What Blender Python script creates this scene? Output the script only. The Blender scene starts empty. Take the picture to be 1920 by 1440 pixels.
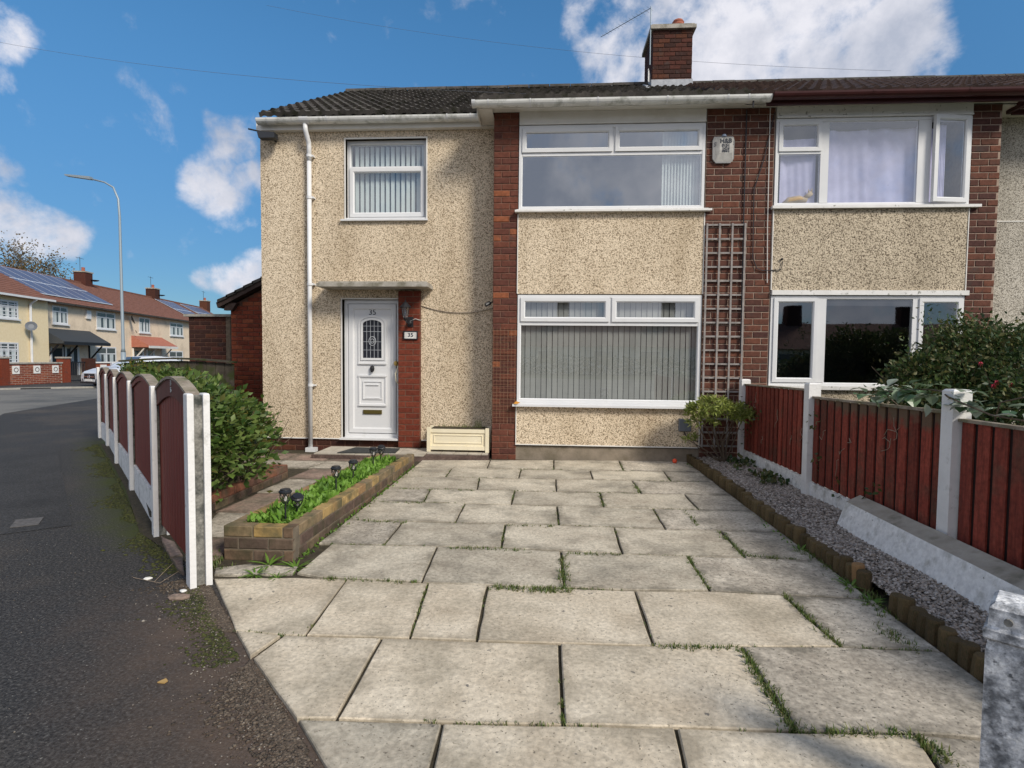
import bpy, math, random
import numpy as np
from mathutils import Vector, Matrix
random.seed(7); np.random.seed(7)
R = math.radians
scene = bpy.context.scene
# ------------------------------------------------------------------ camera
F_PX = 1040.0
yaw, pitch, roll = R(3.716), R(2.646), R(.55)
_cy, _sy, _cp, _sp = math.cos(yaw), math.sin(yaw), math.cos(pitch), math.sin(pitch)
_fwd = np.array([-_sy*_cp, _cy*_cp, -_sp]); _right = np.array([_cy, _sy, 0.]); _down = np.cross(_fwd, _right)
_cr, _sr = math.cos(roll), math.sin(roll)
CM = np.array([_cr*_right-_sr*_down, _sr*_right+_cr*_down, _fwd])
CAM = np.array([0, 0, 1.5])
cd = bpy.data.cameras.new('camera'); cam = bpy.data.objects.new('camera', cd); scene.collection.objects.link(cam)
cd.sensor_width = 36; cd.lens = F_PX/1920*36; cd.clip_start = .05; cd.clip_end = 3000
mw = Matrix.Identity(4)
for i in range(3):
    mw[i][0] = CM[0][i]; mw[i][1] = -CM[1][i]; mw[i][2] = -CM[2][i]; mw[i][3] = CAM[i]
cam.matrix_world = mw
scene.camera = cam
scene.view_settings.view_transform = 'Standard'
scene.view_settings.look = 'None'
scene.view_settings.exposure = 0.15
scene.view_settings.gamma = 1
scene.cycles.max_bounces = 8; scene.cycles.transparent_max_bounces = 12

def ray(x, y):
    d = CM.T@np.array([x-960, y-720, F_PX]); return d/np.linalg.norm(d)
def at(x, y, X=None, Y=None, Z=None):          # measured photo point -> point of a world plane
    d = ray(x, y)
    a, v = (0, X) if X is not None else (1, Y) if Y is not None else (2, Z)
    return Vector(CAM + d*(v-CAM[a])/d[a])
# ------------------------------------------------------------------ sky and sun
SUN_EL, SUN_AZ = R(38), R(133)                  # azimuth clockwise from +Y
world = bpy.data.worlds.new('World'); scene.world = world; world.use_nodes = True
nt = world.node_tree; N = nt.nodes; L = nt.links
bg = N['Background']; bg.inputs[1].default_value = 1.0
sky = N.new('ShaderNodeTexSky'); sky.sky_type = 'NISHITA'; sky.sun_disc = False
sky.sun_elevation = SUN_EL; sky.sun_rotation = SUN_AZ; sky.air_density = 1.0; sky.dust_density = .2; sky.ozone_density = 2.2
hs = N.new('ShaderNodeHueSaturation'); hs.inputs['Saturation'].default_value = 1.25; hs.inputs['Value'].default_value = .108; hs.inputs['Hue'].default_value = .492
L.new(sky.outputs[0], hs.inputs['Color'])
tc = N.new('ShaderNodeTexCoord')
def mnode(op, a=None, b=None, c=None):
    n = N.new('ShaderNodeMath'); n.operation = op
    for i, v in enumerate((a, b, c)):
        if v is None: continue
        if isinstance(v, (int, float)): n.inputs[i].default_value = v
        else: L.new(v, n.inputs[i])
    return n.outputs[0]
def wnoise(scale, detail, rough=.55, dist=0):
    n = N.new('ShaderNodeTexNoise'); n.inputs['Scale'].default_value = scale; n.inputs['Detail'].default_value = detail
    n.inputs['Roughness'].default_value = rough; n.inputs['Distortion'].default_value = dist
    L.new(tc.outputs['Generated'], n.inputs['Vector']); return n
n1 = wnoise(8, 10, .62, .15); n2 = wnoise(2.2, 4); n3 = wnoise(16, 6, .6)
blobs = [(1160,145,75,1),(1205,70,80,.85),(1290,110,110,1.1),(1420,120,115,1.15),(1550,95,110,1.15),(1660,90,75,1.0),(1720,110,45,.8),(1100,25,40,.5),(1330,25,60,.75),(1590,30,50,.7),
         (425,255,36,.8),(385,345,36,.85),(440,400,42,1.0),(470,345,30,.8),(400,300,30,.7),(430,520,30,.9),(480,510,42,1.05),(560,430,60,.8),(385,520,18,.6),
         (85,435,38,.85),(20,425,42,.9),(125,450,26,.85),(-15,55,34,.95),(-5,150,20,.6),(25,205,20,.25),(10,330,22,.3),(2050,60,60,.4)]
mask = None
for (px, py, r, w) in blobs:
    w *= .92
    d = ray(px, py); ang = r/F_PX*1.0
    vm = N.new('ShaderNodeVectorMath'); vm.operation = 'DOT_PRODUCT'; L.new(tc.outputs['Generated'], vm.inputs[0]); vm.inputs[1].default_value = tuple(d)
    mr = N.new('ShaderNodeMapRange'); mr.interpolation_type = 'SMOOTHSTEP'
    mr.inputs['From Min'].default_value = math.cos(ang*1.45); mr.inputs['From Max'].default_value = math.cos(ang*.35)
    mr.inputs['To Max'].default_value = w; L.new(vm.outputs['Value'], mr.inputs['Value'])
    mask = mr.outputs[0] if mask is None else mnode('MAXIMUM', mask, mr.outputs[0])
sep = N.new('ShaderNodeSeparateXYZ'); L.new(tc.outputs['Generated'], sep.inputs[0])
south = N.new('ShaderNodeMapRange'); south.interpolation_type = 'SMOOTHSTEP'; L.new(sep.outputs['Y'], south.inputs['Value'])
south.inputs['From Min'].default_value = .25; south.inputs['From Max'].default_value = -.35; south.inputs['To Max'].default_value = 1.15
up = N.new('ShaderNodeMapRange'); L.new(sep.outputs['Z'], up.inputs['Value']); up.inputs['From Min'].default_value = .75; up.inputs['From Max'].default_value = .98; up.inputs['To Max'].default_value = .45
mask = mnode('MAXIMUM', mask, mnode('MAXIMUM', south.outputs[0], up.outputs[0]))
dens = mnode('ADD', mask, mnode('MULTIPLY_ADD', n1.outputs['Fac'], 3.4, -1.75))
dens = mnode('ADD', dens, mnode('MULTIPLY_ADD', n3.outputs['Fac'], .9, -.45))
cm = N.new('ShaderNodeMapRange'); cm.interpolation_type = 'SMOOTHSTEP'; L.new(dens, cm.inputs['Value'])
cm.inputs['From Min'].default_value = .22; cm.inputs['From Max'].default_value = 1.15
ccol = N.new('ShaderNodeMix'); ccol.data_type = 'RGBA'
csh = N.new('ShaderNodeMapRange'); csh.inputs['From Min'].default_value = .38; csh.inputs['From Max'].default_value = .60; L.new(wnoise(5.5, 7, .6).outputs['Fac'], csh.inputs['Value'])
L.new(csh.outputs[0], ccol.inputs[0]); ccol.inputs[6].default_value = (.42,.46,.56,1); ccol.inputs[7].default_value = (.76,.76,.82,1)
hz_ = N.new('ShaderNodeMapRange'); hz_.interpolation_type = 'SMOOTHSTEP'; L.new(sep.outputs['Z'], hz_.inputs['Value']); hz_.inputs['From Min'].default_value = .0; hz_.inputs['From Max'].default_value = .55; hz_.inputs['To Max'].default_value = 1.0
hc_ = N.new('ShaderNodeMix'); hc_.data_type = 'RGBA'; L.new(hz_.outputs[0], hc_.inputs[0]); hc_.inputs[6].default_value = (.30,.43,.57,1); hc_.inputs[7].default_value = (1.15,1.2,1.25,1)
clear = N.new('ShaderNodeVectorMath'); clear.operation = 'MULTIPLY'; L.new(hs.outputs[0], clear.inputs[0]); L.new(hc_.outputs[2], clear.inputs[1])
mix = N.new('ShaderNodeMix'); mix.data_type = 'RGBA'; L.new(cm.outputs[0], mix.inputs[0]); L.new(clear.outputs[0], mix.inputs[6]); L.new(ccol.outputs[2], mix.inputs[7])
L.new(mix.outputs[2], bg.inputs[0])
sd = bpy.data.lights.new('sun', 'SUN'); sd.energy = 3.3; sd.angle = R(15.0); sd.color = (1, .93, .82)
sun = bpy.data.objects.new('sun', sd); scene.collection.objects.link(sun)
sdir = Vector((math.sin(SUN_AZ)*math.cos(SUN_EL), math.cos(SUN_AZ)*math.cos(SUN_EL), math.sin(SUN_EL)))
sun.rotation_euler = sdir.to_track_quat('Z', 'Y').to_euler(); sun.location = (20, -20, 30)

# ------------------------------------------------------------------ materials
def nmat(name):
    m = bpy.data.materials.new(name); m.use_nodes = True
    return m, m.node_tree.nodes, m.node_tree.links, m.node_tree.nodes['Principled BSDF']
def ramp(n, stops):
    r = n.new('ShaderNodeValToRGB'); e = r.color_ramp.elements
    while len(e) < len(stops): e.new(.5)
    for i, (p, c) in enumerate(stops):
        e[i].position = p; e[i].color = (*c, 1) if len(c) == 3 else c
    return r
def M(name, stops, scale=6, detail=6, rough=.7, bump=0, bscale=60, orand=0, dirt=None, dscale=3, drange=(.5,.7), stretch=None, spec=.3, metal=0, speck=None, grain=None):
    """stops: colour ramp over a noise; orand: brightness change from object to object; dirt: colour laid over in patches; speck: (colour, scale, amount)"""
    m, n, l, p = nmat(name)
    p.inputs['Roughness'].default_value = rough; p.inputs['Specular IOR Level'].default_value = spec; p.inputs['Metallic'].default_value = metal
    tc = n.new('ShaderNodeTexCoord'); vec = tc.outputs['Object']
    oi = n.new('ShaderNodeObjectInfo')
    if orand:
        ad = n.new('ShaderNodeVectorMath'); ad.operation = 'MULTIPLY_ADD'; l.new(oi.outputs['Random'], ad.inputs[0]); ad.inputs[1].default_value = (37, 53, 71); l.new(vec, ad.inputs[2]); vec = ad.outputs[0]
    if stretch:
        mp = n.new('ShaderNodeMapping'); mp.inputs['Scale'].default_value = stretch; l.new(vec, mp.inputs[0]); sv = mp.outputs[0]
    else: sv = vec
    def noise(s, d=6, v=None):
        t = n.new('ShaderNodeTexNoise'); t.inputs['Scale'].default_value = s; t.inputs['Detail'].default_value = d; t.inputs['Roughness'].default_value = .62; l.new(v or vec, t.inputs['Vector']); return t.outputs['Fac']
    r = ramp(n, stops); l.new(noise(scale, detail, sv), r.inputs[0]); col = r.outputs[0]
    def over(col, fac, c):
        x = n.new('ShaderNodeMix'); x.data_type = 'RGBA'; l.new(fac, x.inputs[0]); l.new(col, x.inputs[6]); x.inputs[7].default_value = (*c, 1); return x.outputs[2]
    for c, s, a in (([speck] if not isinstance(speck, list) else speck) if speck else []):
        r2 = ramp(n, [(a, (0,0,0)), (a+.04, (1,1,1))]); l.new(noise(s, 3), r2.inputs[0]); col = over(col, r2.outputs[0], c)
    if dirt:
        r3 = ramp(n, [(drange[0], (0,0,0)), (drange[1], (1,1,1))]); l.new(noise(dscale, 8), r3.inputs[0]); col = over(col, r3.outputs[0], dirt)
    if grain:
        hg = n.new('ShaderNodeHueSaturation'); mg = n.new('ShaderNodeMapRange'); l.new(noise(grain[0], 8), mg.inputs[0]); mg.inputs['From Min'].default_value = .34; mg.inputs['From Max'].default_value = .66
        mg.inputs['To Min'].default_value = 1-grain[1]; mg.inputs['To Max'].default_value = 1+grain[1]; l.new(mg.outputs[0], hg.inputs['Value']); l.new(col, hg.inputs['Color']); col = hg.outputs[0]
    if orand:
        h = n.new('ShaderNodeHueSaturation'); mr = n.new('ShaderNodeMapRange'); l.new(oi.outputs['Random'], mr.inputs[0])
        mr.inputs['To Min'].default_value = 1-orand; mr.inputs['To Max'].default_value = 1+orand; l.new(mr.outputs[0], h.inputs['Value']); l.new(col, h.inputs['Color']); col = h.outputs[0]
    l.new(col, p.inputs['Base Color'])
    if bump:
        b = n.new('ShaderNodeBump'); b.inputs['Strength'].default_value = 1; b.inputs['Distance'].default_value = bump
        l.new(noise(bscale, 5), b.inputs['Height']); l.new(b.outputs[0], p.inputs['Normal'])
    return m
def pebbledash(name, c1, c2, c3, grime):
    m, n, l, p = nmat(name); p.inputs['Roughness'].default_value = .85; p.inputs['Specular IOR Level'].default_value = .2
    tc = n.new('ShaderNodeTexCoord')
    v = n.new('ShaderNodeTexVoronoi'); v.inputs['Scale'].default_value = 88; l.new(tc.outputs['Object'], v.inputs['Vector'])
    nz = n.new('ShaderNodeTexNoise'); nz.inputs['Scale'].default_value = 66; nz.inputs['Detail'].default_value = 3; nz.inputs['Roughness'].default_value = .7; l.new(tc.outputs['Object'], nz.inputs['Vector'])
    sp = n.new('ShaderNodeSeparateColor'); l.new(v.outputs['Color'], sp.inputs[0])
    mx = n.new('ShaderNodeMath'); mx.operation = 'MULTIPLY_ADD'; l.new(sp.outputs[0], mx.inputs[0]); mx.inputs[1].default_value = .40; l.new(nz.outputs['Fac'], mx.inputs[2])
    r = ramp(n, [(.50, c3), (.62, c2), (.74, c1), (.95, tuple(min(1, x*1.12) for x in c1))]); l.new(mx.outputs[0], r.inputs[0])
    # rain streaks and grime, broad patches
    g = n.new('ShaderNodeTexNoise'); g.inputs['Scale'].default_value = 1.1; g.inputs['Detail'].default_value = 7
    mp = n.new('ShaderNodeMapping'); mp.inputs['Scale'].default_value = (1.6, 1.6, .5); l.new(tc.outputs['Object'], mp.inputs[0]); l.new(mp.outputs[0], g.inputs['Vector'])
    gr = ramp(n, [(.42, (0,0,0)), (.75, (.75,.75,.75))]); l.new(g.outputs['Fac'], gr.inputs[0])
    x = n.new('ShaderNodeMix'); x.data_type = 'RGBA'; x.blend_type = 'MULTIPLY'; l.new(gr.outputs[0], x.inputs[0]); l.new(r.outputs[0], x.inputs[6]); x.inputs[7].default_value = (*grime, 1)
    l.new(x.outputs[2], p.inputs['Base Color'])
    b = n.new('ShaderNodeBump'); b.inputs['Strength'].default_value = .9; b.inputs['Distance'].default_value = .008; l.new(mx.outputs[0], b.inputs['Height']); l.new(b.outputs[0], p.inputs['Normal'])
    return m
def brickmat(name, cols, seedv=0, stain=(.06,.05,.045), stainr=(.58,.8)):
    m, n, l, p = nmat(name); p.inputs['Roughness'].default_value = .85; p.inputs['Specular IOR Level'].default_value = .2
    tc = n.new('ShaderNodeTexCoord'); oi = n.new('ShaderNodeObjectInfo')
    r = ramp(n, [(i/(len(cols)), c) for i, c in enumerate(cols)]); r.color_ramp.interpolation = 'CONSTANT'; l.new(oi.outputs['Random'], r.inputs[0])
    ad = n.new('ShaderNodeVectorMath'); ad.operation = 'MULTIPLY_ADD'; l.new(oi.outputs['Random'], ad.inputs[0]); ad.inputs[1].default_value = (37, 53, 71); l.new(tc.outputs['Object'], ad.inputs[2])
    nz = n.new('ShaderNodeTexNoise'); nz.inputs['Scale'].default_value = 22; nz.inputs['Detail'].default_value = 7; nz.inputs['Roughness'].default_value = .7; l.new(ad.outputs[0], nz.inputs['Vector'])
    h = n.new('ShaderNodeHueSaturation'); mr = n.new('ShaderNodeMapRange'); l.new(nz.outputs['Fac'], mr.inputs[0]); mr.inputs['From Min'].default_value = .3; mr.inputs['From Max'].default_value = .7
    mr.inputs['To Min'].default_value = .68; mr.inputs['To Max'].default_value = 1.35; l.new(mr.outputs[0], h.inputs['Value']); l.new(r.outputs[0], h.inputs['Color'])
    s = n.new('ShaderNodeTexNoise'); s.inputs['Scale'].default_value = 6; s.inputs['Detail'].default_value = 6; l.new(ad.outputs[0], s.inputs['Vector'])
    sr = ramp(n, [(stainr[0], (0,0,0)), (stainr[1], (.9,.9,.9))]); l.new(s.outputs['Fac'], sr.inputs[0])
    x = n.new('ShaderNodeMix'); x.data_type = 'RGBA'; l.new(sr.outputs[0], x.inputs[0]); l.new(h.outputs[0], x.inputs[6]); x.inputs[7].default_value = (*stain, 1)
    l.new(x.outputs[2], p.inputs['Base Color'])
    b = n.new('ShaderNodeBump'); b.inputs['Strength'].default_value = .8; b.inputs['Distance'].default_value = .004; l.new(nz.outputs['Fac'], b.inputs['Height']); l.new(b.outputs[0], p.inputs['Normal'])
    return m
def glassmat(name, refl=.12, tint=(.93,.96,.96)):
    m, n, l, p = nmat(name); n.remove(p)
    out = n['Material Output']; t = n.new('ShaderNodeBsdfTransparent'); t.inputs[0].default_value = (*tint, 1)
    g = n.new('ShaderNodeBsdfGlossy'); g.inputs['Roughness'].default_value = .015; g.inputs[0].default_value = (.92,.96,1,1)
    lf_ = n.new('ShaderNodeLayerWeight'); lf_.inputs[0].default_value = .5; lw = n.new('ShaderNodeMath'); lw.operation = 'POWER'; l.new(lf_.outputs['Facing'], lw.inputs[0]); lw.inputs[1].default_value = 4
    a = n.new('ShaderNodeMath'); a.operation = 'ADD'; a.use_clamp = True; l.new(lw.outputs[0], a.inputs[0]); a.inputs[1].default_value = refl
    s = n.new('ShaderNodeMixShader'); l.new(a.outputs[0], s.inputs[0]); l.new(t.outputs[0], s.inputs[1]); l.new(g.outputs[0], s.inputs[2]); l.new(s.outputs[0], out.inputs[0])
    return m
def leafmat(name, cols, rough=.5, trans=.25):
    m, n, l, p = nmat(name); p.inputs['Roughness'].default_value = rough; p.inputs['Specular IOR Level'].default_value = .35
    g = n.new('ShaderNodeNewGeometry'); oi = n.new('ShaderNodeObjectInfo'); a = n.new('ShaderNodeMath'); a.operation = 'ADD'; l.new(g.outputs['Random Per Island'], a.inputs[0]); l.new(oi.outputs['Random'], a.inputs[1])
    fr = n.new('ShaderNodeMath'); fr.operation = 'FRACT'; l.new(a.outputs[0], fr.inputs[0])
    r = ramp(n, [(i/max(1, len(cols)-1), c) for i, c in enumerate(cols)]); l.new(fr.outputs[0], r.inputs[0])
    l.new(r.outputs[0], p.inputs['Base Color'])
    t = n.new('ShaderNodeBsdfTranslucent'); l.new(r.outputs[0], t.inputs[0]); s = n.new('ShaderNodeMixShader'); s.inputs[0].default_value = trans
    l.new(p.outputs[0], s.inputs[1]); l.new(t.outputs[0], s.inputs[2]); l.new(s.outputs[0], n['Material Output'].inputs[0])
    return m
def flat(name, c, rough=.5, metal=0, emit=0, spec=.4):
    m, n, l, p = nmat(name); p.inputs['Base Color'].default_value = (*c, 1); p.inputs['Roughness'].default_value = rough; p.inputs['Metallic'].default_value = metal; p.inputs['Specular IOR Level'].default_value = spec
    return m

MT = {}
MT['dash'] = pebbledash('pebbledash', (.75,.63,.47), (.53,.425,.295), (.21,.16,.105), (.66,.62,.56))
MT['dash_old'] = pebbledash('pebbledash_weathered', (.62,.53,.40), (.34,.28,.20), (.09,.07,.05), (.60,.58,.55))
MT['dash_grey'] = pebbledash('pebbledash_grey', (.56,.52,.45), (.36,.33,.27), (.17,.15,.13), (.6,.6,.58))
MT['brick'] = brickmat('facing_brick', [(.105,.045,.031),(.12,.049,.033),(.08,.035,.027),(.14,.055,.035),(.098,.041,.030),(.085,.037,.028),(.11,.045,.031),(.07,.031,.026),(.125,.050,.033)])
MT['brick_pier'] = brickmat('pier_brick', [(.125,.045,.030),(.14,.049,.031),(.105,.039,.028),(.15,.053,.033),(.115,.042,.029),(.095,.037,.028),(.13,.046,.030),(.12,.044,.029),(.25,.085,.04)])
MT['brick_red'] = brickmat('red_brick', [(.19,.042,.022),(.23,.052,.026),(.16,.038,.020),(.24,.06,.026),(.20,.046,.024),(.27,.075,.035)])
MT['brick_painted'] = brickmat('painted_brick', [(.155,.036,.02),(.17,.04,.022),(.135,.03,.017),(.165,.04,.022)], stain=(.09,.03,.02))
MT['brick_dark'] = brickmat('dark_brick', [(.06,.024,.017),(.08,.028,.02),(.045,.02,.016),(.095,.035,.02)])
MT['brick_planter'] = brickmat('planter_brick', [(.12,.085,.062),(.15,.10,.066),(.10,.072,.056),(.17,.125,.08),(.11,.075,.06)], stain=(.06,.055,.032), stainr=(.45,.7))
MT['brick_edge'] = brickmat('edging_brick', [(.24,.10,.06),(.20,.085,.055),(.28,.13,.08),(.17,.09,.065)], stain=(.12,.09,.06), stainr=(.48,.7))
MT['brick_cap'] = brickmat('yellow_brick', [(.34,.23,.09),(.27,.18,.08),(.38,.26,.11),(.23,.17,.10),(.29,.18,.09),(.18,.14,.09)], stain=(.10,.095,.055), stainr=(.44,.68))
MT['mortar_pier'] = M('mortar_pier', [(.3,(.13,.065,.045)),(.7,(.24,.14,.10))], scale=9, rough=.95, bump=.003)
MT['mortar'] = M('mortar', [(.3,(.28,.20,.155)),(.7,(.40,.31,.245))], scale=15, rough=.95, bump=.003)
MT['mortar_dark'] = M('mortar_dark', [(.3,(.10,.05,.035)),(.7,(.17,.09,.06))], scale=15, rough=.95, bump=.003)
MT['mortar_grey'] = M('mortar_grey', [(.3,(.12,.10,.075)),(.7,(.22,.18,.13))], scale=15, rough=.95, bump=.003)
MT['upvc'] = M('white_upvc', [(.3,(.66,.67,.68)),(.7,(.72,.72,.72))], scale=3, rough=.35, spec=.45, dirt=(.55,.55,.52), dscale=5, drange=(.6,.95))
MT['gutter'] = M('stained_white_gutter', [(.3,(.66,.66,.62)),(.7,(.80,.80,.78))], scale=4, rough=.45, dirt=(.17,.18,.13), dscale=7, drange=(.5,.78), stretch=None)
MT['soffit'] = M('soffit_board', [(.3,(.68,.66,.61)),(.7,(.76,.74,.70))], scale=3, rough=.55, dirt=(.5,.47,.40), dscale=2, drange=(.5,.9))
MT['oldwhite'] = M('flaking_white_paint', [(.3,(.68,.67,.64)),(.7,(.80,.79,.77))], scale=5, rough=.7, bump=.002, bscale=30, dirt=(.25,.25,.22), dscale=16, drange=(.6,.68))
MT['maroon'] = M('maroon_gutter', [(.3,(.042,.012,.012)),(.7,(.065,.017,.017))], scale=4, rough=.4)
MT['tile'] = M('roof_tile', [(.25,(.045,.040,.037)),(.6,(.095,.085,.075)),(.8,(.19,.17,.15))], scale=14, rough=.9, bump=.004, bscale=50, orand=.3, dirt=(.03,.03,.018), dscale=7, drange=(.5,.64))
MT['tile_brown'] = M('brown_roof_tile', [(.25,(.05,.032,.027)),(.7,(.105,.07,.058))], scale=9, rough=.9, bump=.004, bscale=50, orand=.25)
MT['underlay'] = flat('roof_underlay', (.02,.018,.016), .9)
MT['lead'] = M('lead', [(.3,(.30,.32,.35)),(.7,(.48,.50,.53))], scale=12, rough=.6, bump=.004)
MT['cement'] = M('cement', [(.3,(.30,.28,.24)),(.7,(.46,.43,.38))], scale=10, rough=.9, bump=.004, dirt=(.13,.12,.08), dscale=6, drange=(.5,.75))
MT['plinth'] = M('plinth_render', [(.3,(.19,.16,.12)),(.7,(.30,.25,.195))], scale=4, rough=.95, bump=.004, dirt=(.10,.085,.05), dscale=3, drange=(.5,.8))
SPK = [((.20,.17,.125), 70, .63), ((.15,.14,.125), 17, .69)]
MT['slab_light'] = M('clean_paving_slab', [(.28,(.44,.365,.265)),(.5,(.575,.495,.375)),(.72,(.68,.60,.47))], scale=2.6, detail=10, rough=.9, bump=.0035, bscale=45, orand=.07, dirt=(.33,.285,.21), dscale=1.8, drange=(.47,.70), speck=SPK, grain=(45,.22))
MT['slab'] = M('paving_slab_stone', [(.28,(.35,.30,.23)),(.5,(.49,.435,.34)),(.72,(.60,.54,.43))], scale=3.2, detail=10, rough=.9, bump=.0035, bscale=45, orand=.10, dirt=(.21,.19,.15), dscale=2.3, drange=(.48,.74), speck=SPK, grain=(42,.24))
MT['slab_grey'] = M('paving_slab_grey', [(.28,(.31,.27,.215)),(.5,(.44,.39,.315)),(.72,(.55,.495,.405))], scale=3.2, detail=10, rough=.9, bump=.0035, bscale=45, orand=.12, dirt=(.20,.18,.145), dscale=2.6, drange=(.46,.72), speck=((.10,.09,.07), 55, .62), grain=(34,.32))
MT['slab_pink'] = M('pink_paving_slab', [(.28,(.18,.12,.095)),(.6,(.30,.215,.17)),(.75,(.38,.29,.23))], scale=3, detail=9, rough=.9, bump=.003, bscale=45, orand=.2, dirt=(.13,.115,.085), dscale=2.6, drange=(.46,.7), grain=(34,.3))
MT['soil'] = M('joint_soil', [(.3,(.035,.028,.018)),(.7,(.085,.07,.045))], scale=20, rough=1, bump=.01, bscale=80, dirt=(.05,.05,.02), dscale=6, drange=(.55,.75))
MT['bark'] = M('bark', [(.3,(.07,.05,.035)),(.7,(.18,.14,.10))], scale=18, rough=.9, bump=.004)
MT['fence_red'] = M('red_stained_board', [(.25,(.11,.023,.016)),(.55,(.225,.042,.026)),(.8,(.29,.075,.047))], scale=5, rough=.75, bump=.002, bscale=90, orand=.25, stretch=(9,9,.8), dirt=(.10,.055,.035), dscale=3, drange=(.52,.75), grain=(30,.25))
MT['fence_dark'] = M('dark_red_panel', [(.25,(.13,.025,.017)),(.6,(.215,.04,.026)),(.8,(.28,.065,.042))], scale=6, rough=.6, bump=.0015, bscale=60, stretch=(10,10,.7))
def top_wear(m, z0, z1, c):
    n, l = m.node_tree.nodes, m.node_tree.links; p = n['Principled BSDF']; src = p.inputs['Base Color'].links[0].from_socket
    tc = n.new('ShaderNodeTexCoord'); sx = n.new('ShaderNodeSeparateXYZ'); l.new(tc.outputs['Object'], sx.inputs[0]); oi = n.new('ShaderNodeObjectInfo')
    nz = n.new('ShaderNodeTexNoise'); nz.inputs['Scale'].default_value = 14; nz.inputs['Detail'].default_value = 6; l.new(tc.outputs['Object'], nz.inputs['Vector'])
    a = n.new('ShaderNodeMath'); a.operation = 'MULTIPLY_ADD'; l.new(nz.outputs['Fac'], a.inputs[0]); a.inputs[1].default_value = .22; l.new(sx.outputs['Z'], a.inputs[2])
    b = n.new('ShaderNodeMath'); b.operation = 'MULTIPLY_ADD'; l.new(oi.outputs['Random'], b.inputs[0]); b.inputs[1].default_value = .09; l.new(a.outputs[0], b.inputs[2])
    r = n.new('ShaderNodeMapRange'); l.new(b.outputs[0], r.inputs['Value']); r.inputs['From Min'].default_value = z0; r.inputs['From Max'].default_value = z1; r.inputs['To Max'].default_value = .85
    x = n.new('ShaderNodeMix'); x.data_type = 'RGBA'; l.new(r.outputs[0], x.inputs[0]); l.new(src, x.inputs[6]); x.inputs[7].default_value = (*c, 1); l.new(x.outputs[2], p.inputs['Base Color'])
MT['fence_worn'] = M('worn_red_board', [(.25,(.11,.023,.016)),(.55,(.225,.042,.026)),(.8,(.29,.075,.047))], scale=5, rough=.8, bump=.002, bscale=90, orand=.28, stretch=(9,9,.8), dirt=(.10,.055,.035), dscale=3, drange=(.52,.75), grain=(30,.25)); top_wear(MT['fence_worn'], 1.17, 1.24, (.12,.095,.06))
MT['fence_trim'] = M('weathered_capping', [(.3,(.20,.16,.12)),(.7,(.36,.31,.25))], scale=12, rough=.9, bump=.003, dirt=(.10,.11,.04), dscale=5, drange=(.5,.7))
MT['iron_cover'] = M('worn_iron_cover', [(.3,(.07,.065,.06)),(.7,(.15,.14,.13))], scale=30, rough=.7, bump=.003)
MT['post'] = M('white_painted_concrete', [(.3,(.70,.69,.67)),(.7,(.80,.79,.77))], scale=6, rough=.8, bump=.004, bscale=40, dirt=(.34,.33,.29), dscale=9, drange=(.58,.82))
MT['concrete'] = M('bare_concrete', [(.3,(.15,.145,.13)),(.7,(.32,.31,.28))], scale=8, rough=.9, bump=.004, bscale=50, dirt=(.05,.055,.05), dscale=7, drange=(.46,.62), grain=(50,.3))
MT['gboard'] = M('white_gravel_board', [(.3,(.72,.71,.68)),(.7,(.82,.81,.79))], scale=6, rough=.85, bump=.005, bscale=30, dirt=(.30,.29,.24), dscale=6, drange=(.52,.75), speck=((.2,.19,.16), 30, .68), grain=(25,.15))
MT['gap_shade'] = M('painted_gap_shade', [(.3,(.012,.006,.005)),(.7,(.025,.010,.008))])  # near-black sheet behind the boards: shade in the gaps painted as colour
MT['lichen'] = M('lichen_spotted_white_paint', [(.38,(.17,.175,.18)),(.47,(.38,.385,.39)),(.54,(.62,.62,.62)),(.62,(.80,.79,.76))], scale=15, detail=12, rough=.85, bump=.004, bscale=60, dirt=(.13,.135,.14), dscale=38, drange=(.55,.66), grain=(80,.3))
MT['log'] = M('log_edging_wood', [(.25,(.06,.040,.018)),(.55,(.14,.095,.045)),(.8,(.24,.16,.085))], scale=6, rough=.85, bump=.004, bscale=40, orand=.3, stretch=(6,6,1.2), dirt=(.05,.06,.02), dscale=9, drange=(.5,.7))
MT['oldwood'] = M('old_dark_wood', [(.3,(.04,.032,.025)),(.7,(.10,.085,.065))], scale=8, rough=.95, bump=.003, dirt=(.04,.05,.015), dscale=5, drange=(.45,.6))
MT['log_fresh'] = M('fresh_log_wood', [(.3,(.26,.14,.06)),(.7,(.40,.24,.11))], scale=6, rough=.85, bump=.003, stretch=(6,6,1.2))
MT['asphalt'] = M('pavement_asphalt', [(.3,(.017,.0165,.017)),(.5,(.038,.037,.036)),(.75,(.095,.090,.084))], scale=55, detail=8, rough=.85, bump=.006, bscale=110, dirt=(.10,.082,.065), dscale=.5, drange=(.50,.78), speck=((.26,.25,.22), 62, .655), grain=(75,.75))
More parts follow.
